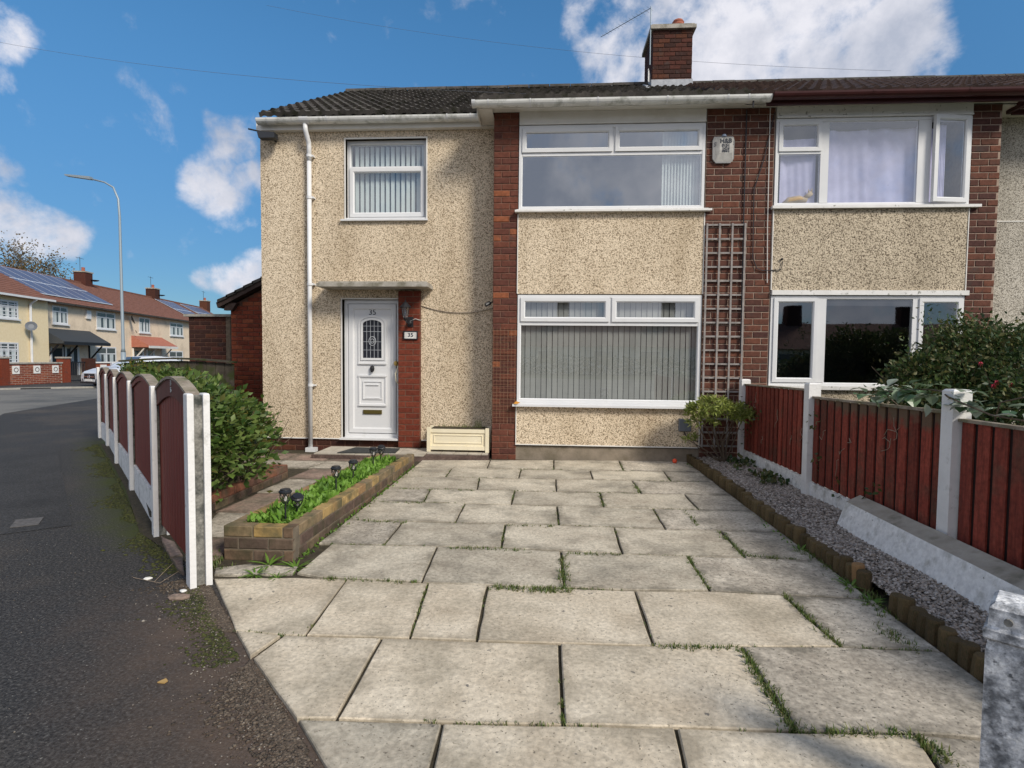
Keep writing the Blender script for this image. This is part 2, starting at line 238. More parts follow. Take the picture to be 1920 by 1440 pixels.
def asphalt_edge(m):
    n, l = m.node_tree.nodes, m.node_tree.links; p = n['Principled BSDF']; src = p.inputs['Base Color'].links[0].from_socket
    tc = n.new('ShaderNodeTexCoord'); vm = n.new('ShaderNodeVectorMath'); vm.operation = 'DOT_PRODUCT'; l.new(tc.outputs['Object'], vm.inputs[0]); vm.inputs[1].default_value = (-.732, -.681, 0)
    sx = n.new('ShaderNodeSeparateXYZ'); l.new(tc.outputs['Object'], sx.inputs[0])
    nz = n.new('ShaderNodeTexNoise'); nz.inputs['Scale'].default_value = 3.2; nz.inputs['Detail'].default_value = 9; nz.inputs['Roughness'].default_value = .72; l.new(tc.outputs['Object'], nz.inputs['Vector'])
    d0 = 3.4*.732-4.38*.681
    for (c, w, ya, yb, amt, sc) in (((.055,.065,.012), .50, 3.7, 4.3, .95, 1.0), ((.13,.088,.062), .85, 3.6, 2.9, .62, 1.0)):
        a = n.new('ShaderNodeMapRange'); l.new(vm.outputs['Value'], a.inputs['Value']); a.inputs['From Min'].default_value = d0+w; a.inputs['From Max'].default_value = d0+.02; a.inputs['To Max'].default_value = 1
        b = n.new('ShaderNodeMapRange'); l.new(sx.outputs['Y'], b.inputs['Value']); b.inputs['From Min'].default_value = ya; b.inputs['From Max'].default_value = yb
        e1 = n.new('ShaderNodeMapRange'); l.new(vm.outputs['Value'], e1.inputs['Value']); e1.inputs['From Min'].default_value = d0-.6; e1.inputs['From Max'].default_value = d0-.25
        e2 = n.new('ShaderNodeMapRange'); l.new(sx.outputs['Y'], e2.inputs['Value']); e2.inputs['From Min'].default_value = 10.0; e2.inputs['From Max'].default_value = 8.6
        k1 = n.new('ShaderNodeMath'); k1.operation = 'MULTIPLY'; l.new(e1.outputs[0], k1.inputs[0]); l.new(e2.outputs[0], k1.inputs[1])
        k2 = n.new('ShaderNodeMath'); k2.operation = 'MULTIPLY'; l.new(a.outputs[0], k2.inputs[0]); l.new(b.outputs[0], k2.inputs[1])
        k = n.new('ShaderNodeMath'); k.operation = 'MULTIPLY'; l.new(k1.outputs[0], k.inputs[0]); l.new(k2.outputs[0], k.inputs[1])
        q = n.new('ShaderNodeMath'); q.operation = 'MULTIPLY_ADD'; l.new(nz.outputs['Fac'], q.inputs[0]); q.inputs[1].default_value = 2.6; q.inputs[2].default_value = -1.35
        r = n.new('ShaderNodeMath'); r.operation = 'ADD'; l.new(k.outputs[0], r.inputs[0]); l.new(q.outputs[0], r.inputs[1])
        f = n.new('ShaderNodeMath'); f.operation = 'MULTIPLY'; l.new(r.outputs[0], f.inputs[0]); l.new(k.outputs[0], f.inputs[1]); f.use_clamp = True
        f2 = n.new('ShaderNodeMath'); f2.operation = 'MULTIPLY'; l.new(f.outputs[0], f2.inputs[0]); f2.inputs[1].default_value = amt
        x = n.new('ShaderNodeMix'); x.data_type = 'RGBA'; l.new(f2.outputs[0], x.inputs[0]); l.new(src, x.inputs[6]); x.inputs[7].default_value = (*c, 1); src = x.outputs[2]
    l.new(src, p.inputs['Base Color'])
asphalt_edge(MT['asphalt'])
def edge_grime(m, c, amt):
    n, l = m.node_tree.nodes, m.node_tree.links; p = n['Principled BSDF']; src = p.inputs['Base Color'].links[0].from_socket
    a = n.new('ShaderNodeAttribute'); a.attribute_name = 'edge'; tc = n.new('ShaderNodeTexCoord'); oi = n.new('ShaderNodeObjectInfo')
    ad = n.new('ShaderNodeVectorMath'); ad.operation = 'MULTIPLY_ADD'; l.new(oi.outputs['Random'], ad.inputs[0]); ad.inputs[1].default_value = (17, 23, 31); l.new(tc.outputs['Object'], ad.inputs[2])
    nz = n.new('ShaderNodeTexNoise'); nz.inputs['Scale'].default_value = 5; nz.inputs['Detail'].default_value = 9; nz.inputs['Roughness'].default_value = .7; l.new(ad.outputs[0], nz.inputs['Vector'])
    q = n.new('ShaderNodeMath'); q.operation = 'MULTIPLY_ADD'; l.new(nz.outputs['Fac'], q.inputs[0]); q.inputs[1].default_value = 6.0; q.inputs[2].default_value = -3.35
    r = n.new('ShaderNodeMath'); r.operation = 'ADD'; l.new(a.outputs['Fac'], r.inputs[0]); l.new(q.outputs[0], r.inputs[1])
    f = n.new('ShaderNodeMath'); f.operation = 'MULTIPLY'; f.use_clamp = True; l.new(r.outputs[0], f.inputs[0]); l.new(a.outputs['Fac'], f.inputs[1])
    f2 = n.new('ShaderNodeMath'); f2.operation = 'MULTIPLY'; l.new(f.outputs[0], f2.inputs[0]); f2.inputs[1].default_value = amt
    x = n.new('ShaderNodeMix'); x.data_type = 'RGBA'; l.new(f2.outputs[0], x.inputs[0]); l.new(src, x.inputs[6]); x.inputs[7].default_value = (*c, 1); l.new(x.outputs[2], p.inputs['Base Color'])
edge_grime(MT['slab_light'], (.26,.22,.16), .6); edge_grime(MT['slab'], (.15,.13,.095), .6); edge_grime(MT['slab_grey'], (.11,.10,.075), .7); edge_grime(MT['slab_pink'], (.08,.07,.05), .8)
MT['asphalt_patch'] = M('patched_asphalt', [(.3,(.028,.028,.028)),(.7,(.062,.061,.060))], scale=50, detail=8, rough=.9, bump=.005, bscale=120, speck=((.16,.155,.15), 70, .66), grain=(75,.6), dirt=(.03,.03,.03), dscale=1.3, drange=(.45,.7))
MT['road'] = M('road_asphalt', [(.3,(.14,.135,.12)),(.7,(.21,.20,.18))], scale=25, detail=8, rough=.9, bump=.004, bscale=90, dirt=(.10,.10,.095), dscale=.4, drange=(.45,.65), grain=(40,.3))
MT['kerb'] = M('kerb_concrete', [(.3,(.25,.24,.21)),(.7,(.38,.36,.32))], scale=8, rough=.9)
MT['ground'] = M('far_ground', [(.3,(.05,.065,.03)),(.7,(.09,.10,.05))], scale=.5, rough=1)
MT['moss'] = M('moss', [(.3,(.025,.03,.008)),(.5,(.06,.075,.015)),(.75,(.11,.12,.025))], scale=25, detail=8, rough=1, bump=.02, bscale=60)
MT['dirt'] = M('brown_grit', [(.3,(.06,.045,.032)),(.7,(.16,.12,.09))], scale=25, detail=8, rough=1, bump=.012, bscale=90, speck=((.35,.32,.28), 60, .68))
MT['pebble'] = M('gravel_pebble', [(.3,(.12,.10,.09)),(.7,(.34,.30,.27))], scale=14, rough=.8)
MT['black'] = flat('black_plastic', (.018,.02,.024), .45)
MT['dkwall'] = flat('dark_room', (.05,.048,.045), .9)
MT['navy'] = flat('dark_blind', (.01,.012,.02), .6)
MT['blind'] = M('vertical_blind_fabric', [(.3,(.30,.295,.28)),(.7,(.36,.35,.33))], scale=3, rough=.85, orand=.12)
MT['blind_white'] = M('white_blind_fabric', [(.3,(.52,.57,.56)),(.7,(.60,.65,.64))], scale=3, rough=.85, orand=.08)
MT['curtain'] = M('lilac_curtain', [(.3,(.44,.42,.60)),(.7,(.60,.58,.78))], scale=4, rough=.9, speck=((.2,.2,.3), 26, .72))
MT['glass'] = glassmat('window_glass', .20)
MT['glass_up'] = glassmat('window_glass_bright', .36)
MT['glass_low'] = glassmat('window_glass_low', .17)
MT['cream'] = M('cream_plastic', [(.3,(.76,.68,.49)),(.7,(.82,.75,.57))], scale=3, rough=.5)
MT['lattice'] = M('grey_lattice', [(.3,(.20,.185,.175)),(.7,(.36,.33,.31))], scale=12, rough=.85)
MT['steelgrey'] = flat('grey_box_plastic', (.13,.145,.17), .5)
MT['galv'] = flat('galvanised_steel', (.30,.36,.40), .5, .3)
MT['brass'] = flat('brass', (.55,.38,.12), .3, .9)
MT['terracotta'] = M('terracotta', [(.3,(.28,.085,.055)),(.7,(.42,.15,.10))], scale=10, rough=.85)
MT['mat'] = M('rubber_mat', [(.3,(.028,.03,.03)),(.7,(.06,.062,.06))], scale=20, rough=.9, bump=.004)
MT['ball'] = flat('orange_ball', (.85,.10,.04), .4)
MT['hydleaf'] = leafmat('hydrangea_leaf', [(.035,.075,.014),(.07,.13,.025),(.13,.20,.04),(.045,.09,.018),(.20,.26,.07),(.08,.14,.03),(.14,.13,.04)])
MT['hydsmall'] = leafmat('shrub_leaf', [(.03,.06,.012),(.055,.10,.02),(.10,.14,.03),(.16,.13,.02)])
MT['pieris'] = leafmat('pieris_leaf', [(.17,.22,.035),(.28,.32,.07),(.12,.17,.03),(.40,.41,.14)])
MT['bushleaf'] = leafmat('dark_bush_leaf', [(.025,.055,.018),(.045,.085,.022),(.075,.11,.03),(.03,.065,.028),(.15,.15,.05),(.10,.09,.035)])
MT['bramble'] = leafmat('bramble_leaf', [(.08,.14,.07),(.11,.19,.09),(.20,.27,.18),(.34,.38,.30)], rough=.3)
MT['weed'] = leafmat('weed_leaf', [(.07,.15,.02),(.12,.22,.03),(.17,.28,.05)])
MT['lettuce'] = leafmat('planter_leaf', [(.13,.27,.03),(.19,.36,.05),(.25,.42,.08),(.10,.22,.03)], trans=.35)
MT['grass'] = leafmat('grass_blade', [(.06,.11,.02),(.11,.16,.03),(.20,.19,.08)])
MT['autumn'] = leafmat('autumn_leaf', [(.11,.085,.035),(.20,.13,.05),(.14,.12,.05)])
MT['petal'] = flat('red_petal', (.45,.02,.06), .6)
MT['twig'] = M('dry_twig', [(.3,(.22,.17,.12)),(.7,(.36,.29,.22))], scale=12, rough=.9)
MT['solar'] = flat('solar_cell', (.10,.105,.16), .35, 0, 0, .35)
MT['solar_frame'] = flat('solar_frame', (.7,.72,.75), .4, .4)
MT['carpaint'] = flat('silver_white_paint', (.66,.68,.71), .25, .1, 0, .6)
MT['tyre'] = flat('tyre', (.02,.02,.02), .8)
MT['chrome'] = flat('chrome', (.8,.8,.82), .15, 1)
MT['farcream'] = M('far_cream_render', [(.3,(.76,.60,.43)),(.7,(.86,.71,.53))], scale=7, detail=8, rough=.9, dirt=(.50,.40,.29), dscale=.8, drange=(.5,.8))
MT['faryellow'] = M('far_yellow_render', [(.3,(.78,.63,.38)),(.7,(.86,.72,.48))], scale=7, detail=8, rough=.9)
MT['farwin'] = flat('far_window_glass', (.06,.07,.08), .08, 0, 0, .8)
MT['slate'] = flat('grey_canopy_felt', (.045,.05,.055), .8)
MT['redfelt'] = M('red_canopy_tile', [(.3,(.34,.12,.08)),(.7,(.44,.17,.11))], scale=5, rough=.8)
MT['black_iron'] = flat('black_iron', (.015,.015,.018), .5)
MT['whiteblock'] = flat('white_block', (.75,.74,.70), .8)
MT['ink'] = flat('dark_lettering', (.03,.035,.05), .5)
MT['wire'] = flat('wire_cable', (.03,.03,.035), .6)
MT['wirewhite'] = flat('white_cable', (.55,.53,.50), .6)
MT['porch'] = M('porch_tile', [(.3,(.40,.36,.29)),(.7,(.54,.49,.41))], scale=6, rough=.85, orand=.1, dirt=(.2,.18,.14), dscale=5, drange=(.5,.8))
MT['leafdead'] = flat('fallen_leaf', (.42,.27,.10), .8)
MT['orange_growth'] = flat('orange_leaf', (.55,.25,.03), .8)

# ------------------------------------------------------------------ mesh helpers
class MB:
    def __init__(s): s.v = []; s.f = []; s.mi = []
    def add(s, vs, fs, mi=0):
        o = len(s.v); s.v += [tuple(v) for v in vs]; s.f += [tuple(i+o for i in f) for f in fs]; s.mi += [mi]*len(fs); return s
    def box(s, x0, x1, y0, y1, z0, z1, mi=0):
        if x0 > x1: x0, x1 = x1, x0
        if y0 > y1: y0, y1 = y1, y0
        if z0 > z1: z0, z1 = z1, z0
        return s.add([(x0,y0,z0),(x1,y0,z0),(x1,y1,z0),(x0,y1,z0),(x0,y0,z1),(x1,y0,z1),(x1,y1,z1),(x0,y1,z1)],
              [(0,3,2,1),(4,5,6,7),(0,1,5,4),(1,2,6,5),(2,3,7,6),(3,0,4,7)], mi)
    def cbox(s, x0, x1, y0, y1, z0, z1, c=.006, mi=0):   # box with chamfered front (-y) edges
        return s.add([(x0,y0+c,z0),(x1,y0+c,z0),(x1,y0+c,z1),(x0,y0+c,z1),(x0+c,y0,z0+c),(x1-c,y0,z0+c),(x1-c,y0,z1-c),(x0+c,y0,z1-c),(x0,y1,z0),(x1,y1,z0),(x1,y1,z1),(x0,y1,z1)],
              [(4,5,6,7),(0,1,5,4),(1,2,6,5),(2,3,7,6),(3,0,4,7),(0,8,9,1),(1,9,10,2),(2,10,11,3),(3,11,8,0),(8,11,10,9)], mi)
    def prism(s, poly, vec, mi=0):                        # polygon (3-D points) extruded along vec
        n = len(poly); v = Vector(vec); P = [Vector(p) for p in poly]
        return s.add(P+[p+v for p in P], [tuple(range(n))[::-1], tuple(range(n, 2*n))]+[(i, (i+1) % n, n+(i+1) % n, n+i) for i in range(n)], mi)
    def tube(s, path, r, n=8, mi=0, caps=True):
        P = [Vector(p) for p in path]; rs = r if isinstance(r, (list, tuple)) else [r]*len(P); rings = []
        up = Vector((0, 0, 1)); prev = None
        for i, p in enumerate(P):
            d = (P[min(i+1, len(P)-1)]-P[max(i-1, 0)]).normalized()
            if prev is None:
                a = d.cross(up if abs(d.z) < .9 else Vector((1, 0, 0))).normalized()
            else: a = (prev-d*prev.dot(d)).normalized()
            prev = a; b = d.cross(a)
            rings.append([p+(a*math.cos(2*math.pi*k/n)+b*math.sin(2*math.pi*k/n))*rs[i] for k in range(n)])
        vs = [v for rg in rings for v in rg]; fs = []
        for i in range(len(P)-1):
            for k in range(n): fs.append((i*n+k, i*n+(k+1) % n, (i+1)*n+(k+1) % n, (i+1)*n+k))
        if caps: fs += [tuple(range(n))[::-1], tuple(range((len(P)-1)*n, len(P)*n))]
        return s.add(vs, fs, mi)
    def lathe(s, prof, c=(0,0,0), n=16, mi=0):            # profile [(r,z)] round the vertical through c
        vs = []; fs = []
        for (r, z) in prof: vs += [(c[0]+r*math.cos(2*math.pi*k/n), c[1]+r*math.sin(2*math.pi*k/n), c[2]+z) for k in range(n)]
        for i in range(len(prof)-1):
            for k in range(n): fs.append((i*n+k, i*n+(k+1) % n, (i+1)*n+(k+1) % n, (i+1)*n+k))
        fs += [tuple(range(n))[::-1], tuple(range((len(prof)-1)*n, len(prof)*n))]
        return s.add(vs, fs, mi)
    def mesh(s, name):
        me = bpy.data.meshes.new(name); me.from_pydata(s.v, [], s.f)
        if any(s.mi): me.polygons.foreach_set('material_index', s.mi)
        me.update(); return me
col = scene.collection
WL = {}                                            # world offset of each parent
def obj(name, mb, mats, parent=None, smooth=False, label=None, local=False):
    me = mb.mesh(name) if isinstance(mb, MB) else mb
    if not isinstance(mats, (list, tuple)): mats = [mats]
    if not me.materials:
        for m in mats: me.materials.append(MT[m] if isinstance(m, str) else m)
        if smooth: me.polygons.foreach_set('use_smooth', [True]*len(me.polygons))
    o = bpy.data.objects.new(name, me); col.objects.link(o)
    if parent:
        o.parent = parent
        if not local:
            w = WL.get(parent.name, Vector((0,0,0))); o.matrix_parent_inverse = Matrix.Translation(-w)
    if label: o['label'] = label
    WL[o.name] = Vector((0,0,0))
    return o
def tag(o, label, cat, group=None):
    o['label'] = label; o['category'] = cat
    if group: o['group'] = group
    return o
def thing(name, label, cat, loc=(0,0,0), rz=0, group=None):
    o = bpy.data.objects.new(name, None); col.objects.link(o); o.location = loc; o.rotation_euler = (0, 0, rz); o.empty_display_size = .2
    WL[o.name] = Vector(loc); return tag(o, label, cat, group)
def struct(o, kind='structure'): o['kind'] = kind; return o
def kids(o): return [c for c in bpy.data.objects if c.parent == o]
def copy_tree(o, parent=None):
    c = o.copy(); col.objects.link(c); c.parent = parent; 
    for ch in KIDS.get(o.name, []): copy_tree(ch, c)
    return c
KIDS = {}
def text_mesh(s, size, depth=.002, bold=False):
    cu = bpy.data.curves.new('t', 'FONT'); cu.body = s; cu.size = size; cu.extrude = depth; cu.align_x = 'CENTER'; cu.align_y = 'CENTER'; cu.resolution_u = 3
    if bold: cu.offset = size*.02
    o = bpy.data.objects.new('t', cu); me = bpy.data.meshes.new_from_object(o); bpy.data.objects.remove(o); 
    for v in me.vertices: x, y, z = v.co; v.co = (x, -z, y)        # upright, facing -y
    me.materials.clear(); return me
def letters(name, s, size, x, y, z, mat, parent, bold=False, rx=0):
    me = text_mesh(s, size, bold=bold)
    rot = Matrix.Rotation(rx, 4, 'X')
    for v in me.vertices: v.co = Vector((x, y, z))+rot@v.co
    return obj(name, me, mat, parent)

# ------------------------------------------------------------------ ground
D = 8.126; DL = 8.526
g = MB(); g.add([(-600,-600,-.13),(600,-600,-.13),(600,600,-.13),(-600,600,-.13)], [(0,1,2,3)])
struct(obj('ground', g, 'ground'))
rd = MB(); rd.add([(-60,-30,-.10),(25,-30,-.10),(25,-2,-.10),(-3,1,-.10),(-13.0,12.6,-.05),(-16,20,-.02),(-24,60,-.02),(-33,60,-.02),(-24,23,-.02),(-24,10,-.02),(-60,-5,-.05)], [tuple(range(11))])
struct(obj('road', rd, 'road'))
pv = MB()
pv.prism([(-3.4,.6,0),(6,-8,0),(16,-8,0),(16,-1,0),(3.2,-1.0,0),(3.2,2.1,0),(-.70,2.1,0),(-2.10,3.70,0),(-3.25,4.58,0),(-4.55,6.05,0),(-5.9,7.48,0),(-7.35,8.9,0),(-9.2,11,0),(-14.6,19.5,0),(-15.9,19.5,0),(-13.6,13.0,0)][::-1], (0,0,-.12))
pav = struct(obj('pavement', pv, 'asphalt'))
# far pavement on the other side of the road
fp = MB(); fp.prism([(-60,3,.04),(-24.6,12,.04),(-23.6,21,.04),(-20.2,24.2,.04),(-20.6,30,.04),(-27,60,.04),(-60,60,.04)][::-1], (0,0,-.2))
struct(obj('far_pavement', fp, 'asphalt'))
kb = MB(); pts = [(-24.5,12),(-23.5,20.9),(-22.2,22.6),(-20.1,24.1),(-20.5,30),(-26.9,60)]
for a, b in zip(pts, pts[1:]):
    a = Vector((*a, -.1)); b = Vector((*b, -.1)); n_ = (b-a).normalized().cross(Vector((0,0,1)))*.13
    kb.prism([a, b, b+n_, a+n_], (0,0,.155))
struct(obj('kerb', kb, 'kerb'))
# asphalt repair patch on the pavement
pp = [at(x, y, Z=.004) for x, y in ((-70,850),(108,844),(136,985),(-60,1010))]
struct(obj('asphalt_patch', MB().add(pp, [(0,3,2,1)]), 'asphalt_patch'))
# garden soil under driveway, path and bed
gs = MB(); gs.add([(-.60,1.70,.006),(3.2,1.70,.006),(3.2,8.6,.006),(-5.2,8.6,.006),(-7.45,8.75,.006),(-6.05,7.28,.006),(-4.70,5.85,.006),(-3.40,4.38,.006),(-2.21,3.50,.006)], [tuple(range(9))])
struct(obj('garden_soil', gs, 'soil'))
lw = MB(); lw.add([(3.2,0,.004),(16,0,.004),(16,30,.004),(3.2,30,.004)], [(0,1,2,3)]); struct(obj('neighbour_lawn', lw, 'ground'))
lw = MB(); lw.add([(-7.5,8.8,.004),(-4.6,8.62,.004),(-4.6,30,.004),(-9,30,.004),(-9.3,11.3,.004)], [(0,1,2,3,4)]); struct(obj('back_garden', lw, 'ground'))

# ---- driveway slabs: row lines and joints measured on the photograph, laid on the ground plane
rows = [[(796,865),(1281,866)], [(787,879),(1304,888)], [(767,896),(975,900),(1110,902),(1325,907)], [(742,919),(1042,925),(1202,929),(1371,932)],
        [(710,943),(958,950),(1131,955),(1392,962)], [(675,980),(1048,989),(1247,997),(1452,1002)], [(621,1025),(940,1032),(1167,1044),(1502,1055)],
        [(400,1088),(600,1088),(790,1098),(912,1102),(1192,1113),(1329,1114),(1612,1130)], [(441,1189),(532,1198),(768,1204),(1051,1214),(1226,1218),(1571,1220),(1750,1229)],
        [(555,1357),(631,1357),(829,1364),(1054,1368),(1267,1373),(1494,1381),(1718,1386),(1837,1397)], [(660,1530),(1900,1590)]]
def liney(row, x):
    for (a, b) in zip(row, row[1:]):
        if x <= b[0] or b is row[-1]: return a[1]+(b[1]-a[1])*(x-a[0])/(b[0]-a[0])
joints = [[(919,913),(1038,1038),(1160,1169)], [(848,835),(977,972),(1106,1112),(1244,1258)], [(899,894),(1042,1043),(1185,1203)], [(807,794),(965,958),(1125,1132),(1283,1310)],
          [(872,853),(1044,1048),(1224,1248)], [(755,719),(947,940),(1151,1167),(1350,1398)], [(819,790),(1051,1058),(1288,1331)],
          [(651,572),(803,768),(914,893),(1190,1226),(1467,1576)], [(715,631),(1048,1056),(1389,1494)], [(829,788),(1267,1308),(1718,1850)]]
drive = struct(bpy.data.objects.new('driveway', None)); col.objects.link(drive); drive.location = (0, 5, 0); WL['driveway'] = Vector((0,5,0))
joint_lines = []; rj = random.Random(5)
GAP = .007
def slab(poly, mat, parent, top=.022, gap=GAP, name='paving_slab'):
    c = sum((Vector(p) for p in poly), Vector())/len(poly); P = []
    n = len(poly)
    # inset every edge by the gap
    for i in range(n):
        a, b, d = Vector(poly[i-1]), Vector(poly[i]), Vector(poly[(i+1) % n])
        e1 = (b-a).normalized(); e2 = (d-b).normalized(); n1 = Vector((-e1.y, e1.x, 0)); n2 = Vector((-e2.y, e2.x, 0))
        if n1.dot(c-b) < 0: n1 = -n1
        if n2.dot(c-b) < 0: n2 = -n2
        k = 1/(1+max(-.5, n1.dot(n2)))
        P.append(b+(n1+n2)*gap*k)
    area = sum(P[i].x*P[(i+1) % n].y-P[(i+1) % n].x*P[i].y for i in range(n))
    if area < 0: P = P[::-1]
    # rough edges: subdivide each side with a small wander
    Q = []
    for i in range(n):
        a, b = P[i], P[(i+1) % n]; k = max(1, int((b-a).length/.13)); Q.append(a+Vector((rj.uniform(-.002,.004), rj.uniform(-.003,.003), 0)))
        nn = Vector((-(b-a).y, (b-a).x, 0)).normalized()
        for j in range(1, k): Q.append(a.lerp(b, j/k)+nn*rj.uniform(-.0015,.0045))
    tx, ty, tz = rj.uniform(-.004,.004), rj.uniform(-.004,.004), top+rj.uniform(-.003,.003)
    zf = lambda p: tz+(p.x-c.x)*tx+(p.y-c.y)*ty
    m = len(Q); vs = []
    for q in Q: vs.append((q.x-c.x, q.y-c.y, -.02))
    for q in Q: vs.append((q.x-c.x, q.y-c.y, zf(q)-.005))
    for q in Q:
        w = (c-q).normalized()*.006; vs.append((q.x-c.x+w.x, q.y-c.y+w.y, zf(q)))
    for q in Q:
        w = (c-q).normalized()*min(.45*(c-q).length, rj.uniform(.04,.26)); r_ = q+w; vs.append((r_.x-c.x, r_.y-c.y, zf(r_)))
    fs = [tuple(range(3*m, 4*m))]+[(2*m+i, 2*m+(i+1) % m, 3*m+(i+1) % m, 3*m+i) for i in range(m)]+[(i, (i+1) % m, m+(i+1) % m, m+i) for i in range(m)]+[(m+i, m+(i+1) % m, 2*m+(i+1) % m, 2*m+i) for i in range(m)]
    mb = MB().add(vs, fs); o = obj(name, mb, mat, parent); w = WL.get(parent.name, Vector())
    o.location = (c.x, c.y, 0); at_ = o.data.attributes.new('edge', 'FLOAT', 'POINT'); at_.data.foreach_set('value', [1.0]*(3*m)+[0.0]*m); return o
XR, XL = 2.03, -1.80
for i in range(10):
    a, b = rows[i], rows[i+1]
    left = (a[0][0], b[0][0]); right = (a[-1][0], b[-1][0])
    js = [left]+joints[i]+[right]
    for k, (j0, j1) in enumerate(zip(js, js[1:])):
        up0 = [x for (x, y) in a if j0[0]+15 < x < j1[0]-15]; lo0 = [x for (x, y) in b if j0[1]+15 < x < j1[1]-15]
        top = [(j0[0], liney(a, j0[0]))]+[(x, liney(a, x)) for x in up0]+[(j1[0], liney(a, j1[0]))]
        bot = [(j1[1], liney(b, j1[1]))]+[(x, liney(b, x)) for x in lo0[::-1]]+[(j0[1], liney(b, j0[1]))]
        if i == 6 and k == 0: top = [(621,1025),(819,liney(a,819))]; bot = [(790,1098),(600,1088),(556,1080)]
        if i == 7 and k == 0: top = [(400,1090),(560,1088),(651,liney(a,651))]
        if i == 8 and k == 0:
            T = [(441,1189),(528,1198),(468,1241)]; slab([at(x,y,Z=0) for x,y in T], 'slab_light', drive)
            top = [(534,1198),(715,liney(a,715))]; bot = [(631,1357),(555,1357),(472,1243)]
        wp = [at(x, y, Z=0) for x, y in top+bot]
        if k == len(js)-2:   # right hand end: run out to the log edging
            for idx in (len(top)-1, len(top)): wp[idx].x = XR
        if k == 0 and i < 6:
            wp[0].x = XL
            if i < 5: wp[-1].x = XL
            else: wp[-1].x = XL
        mx = sum(p.x for p in wp)/len(wp)
        slab(wp, 'slab_grey' if (mx > 1.35 or (i, k) in ((5,0),(3,0))) else 'slab_light' if i >= 7 and (i, k) != (9,0) else 'slab', drive)  # slabs on the right go greyer: the fence's shade put into their colour
        if k: joint_lines.append((at(j0[0], liney(a, j0[0]), Z=.0), at(j0[1], liney(b, j0[1]), Z=.0)))
    if i:
        for (p, q) in zip(a, a[1:]): joint_lines.append((at(*p, Z=0), at(*q, Z=0)))
# small broken slabs in front of the planter and beside the gate
for T, m_ in (([(402,1070),(470,1062),(560,1068),(548,1082),(430,1084),(400,1083)], 'slab_grey'), ([(300,1008),(330,1020),(345,1045),(318,1050),(306,1030)], 'slab_pink'), ([(318,1052),(345,1048),(346,1080),(332,1074)], 'slab_pink')):
    slab([at(x, y, Z=0) for x, y in T], m_, drive)

# ---- garden path: older pinkish slabs between the planter and the bed
path = struct(bpy.data.objects.new('garden_path', None)); col.objects.link(path); path.location = (-2.6, 6, 0); WL['garden_path'] = Vector((-2.6,6,0))
py = [3.62,4.30,5.0,5.75,6.45,7.1,7.62,8.15]
for i in range(7):
    xl0 = -2.30-(py[i]-3.55)*.76 if py[i] < 4.45 else -3.14; xl1 = -2.30-(py[i+1]-3.55)*.76 if py[i+1] < 4.45 else -3.14
    xr = -2.39
    if py[i] >= 7.1: xl0 = xl1 = -4.3
    xs0 = [xl0, xl0+(xr-xl0)*(.0)]; cuts = [0,1] if i < 2 else [0,.55,1] if i < 5 else [0,.28,.6,1]
    for u, v in zip(cuts, cuts[1:]):
        slab([(xl0+(xr-xl0)*u, py[i], 0), (xl0+(xr-xl0)*v, py[i], 0), (xl1+(xr-xl1)*v+.03, py[i+1], 0), (xl1+(xr-xl1)*u+.03, py[i+1], 0)], 'slab_pink' if (i+len(cuts)) % 3 else 'slab_grey', path)

# ------------------------------------------------------------------ brick work
def brick_mesh(w, h, d, name='brick', seed=0):
    r = random.Random(seed); c = .006; mb = MB().cbox(-w/2, w/2, 0, d, -h/2, h/2, c)
    mb.v = [(x+r.uniform(-.0015,.0015), y+r.uniform(0,.002), z+r.uniform(-.0015,.0015)) for x, y, z in mb.v]
    return mb.mesh(name)
BM = {}
def brick(parent, c, w, h, d, mat, rz=0, top=False):
    key = (round(w, 3), round(h, 3), round(d, 3), mat, random.randrange(3))
    if key not in BM:
        BM[key] = brick_mesh(w, h, d, 'brick', key[-1]); BM[key].materials.append(MT[mat])
    o = bpy.data.objects.new('brick', BM[key]); col.objects.link(o); o.parent = parent
    o.location = Vector(c)-WL.get(parent.name, Vector()); o.rotation_euler = (random.uniform(-.004,.004), random.uniform(-.003,.003), rz); return o
def brick_face(parent, x0, x1, z0, z1, y, mat, cl=.229, ch=.0912, offs=0, joint=.011, proud=.004, depth=.09, skip=None, axis='x', sgn=-1):
    """bricks in stretcher bond over a rectangle facing -y (axis x) or -x/+x (axis y); the mortar core stands behind them"""
    n = int(round((z1-z0)/ch)); ch = (z1-z0)/n
    for r in range(n):
        z = z0+(r+.5)*ch; off = (r % 2)*cl*.5+offs; xs = []
        x = x0-off % cl if off else x0
        k = 0
        while x < x1-1e-4:
            a, b = max(x, x0), min(x+cl, x1); x += cl
            if b-a < .03: continue
            if skip and skip((a+b)/2, z): continue
            w = b-a-joint; cc = (a+b)/2
            if axis == 'x': brick(parent, (cc, y-proud, z), w, ch-joint, depth, mat)
            else:
                brick(parent, (y+sgn*proud, cc, z), w, ch-joint, depth, mat, rz=-math.pi/2 if sgn < 0 else math.pi/2)
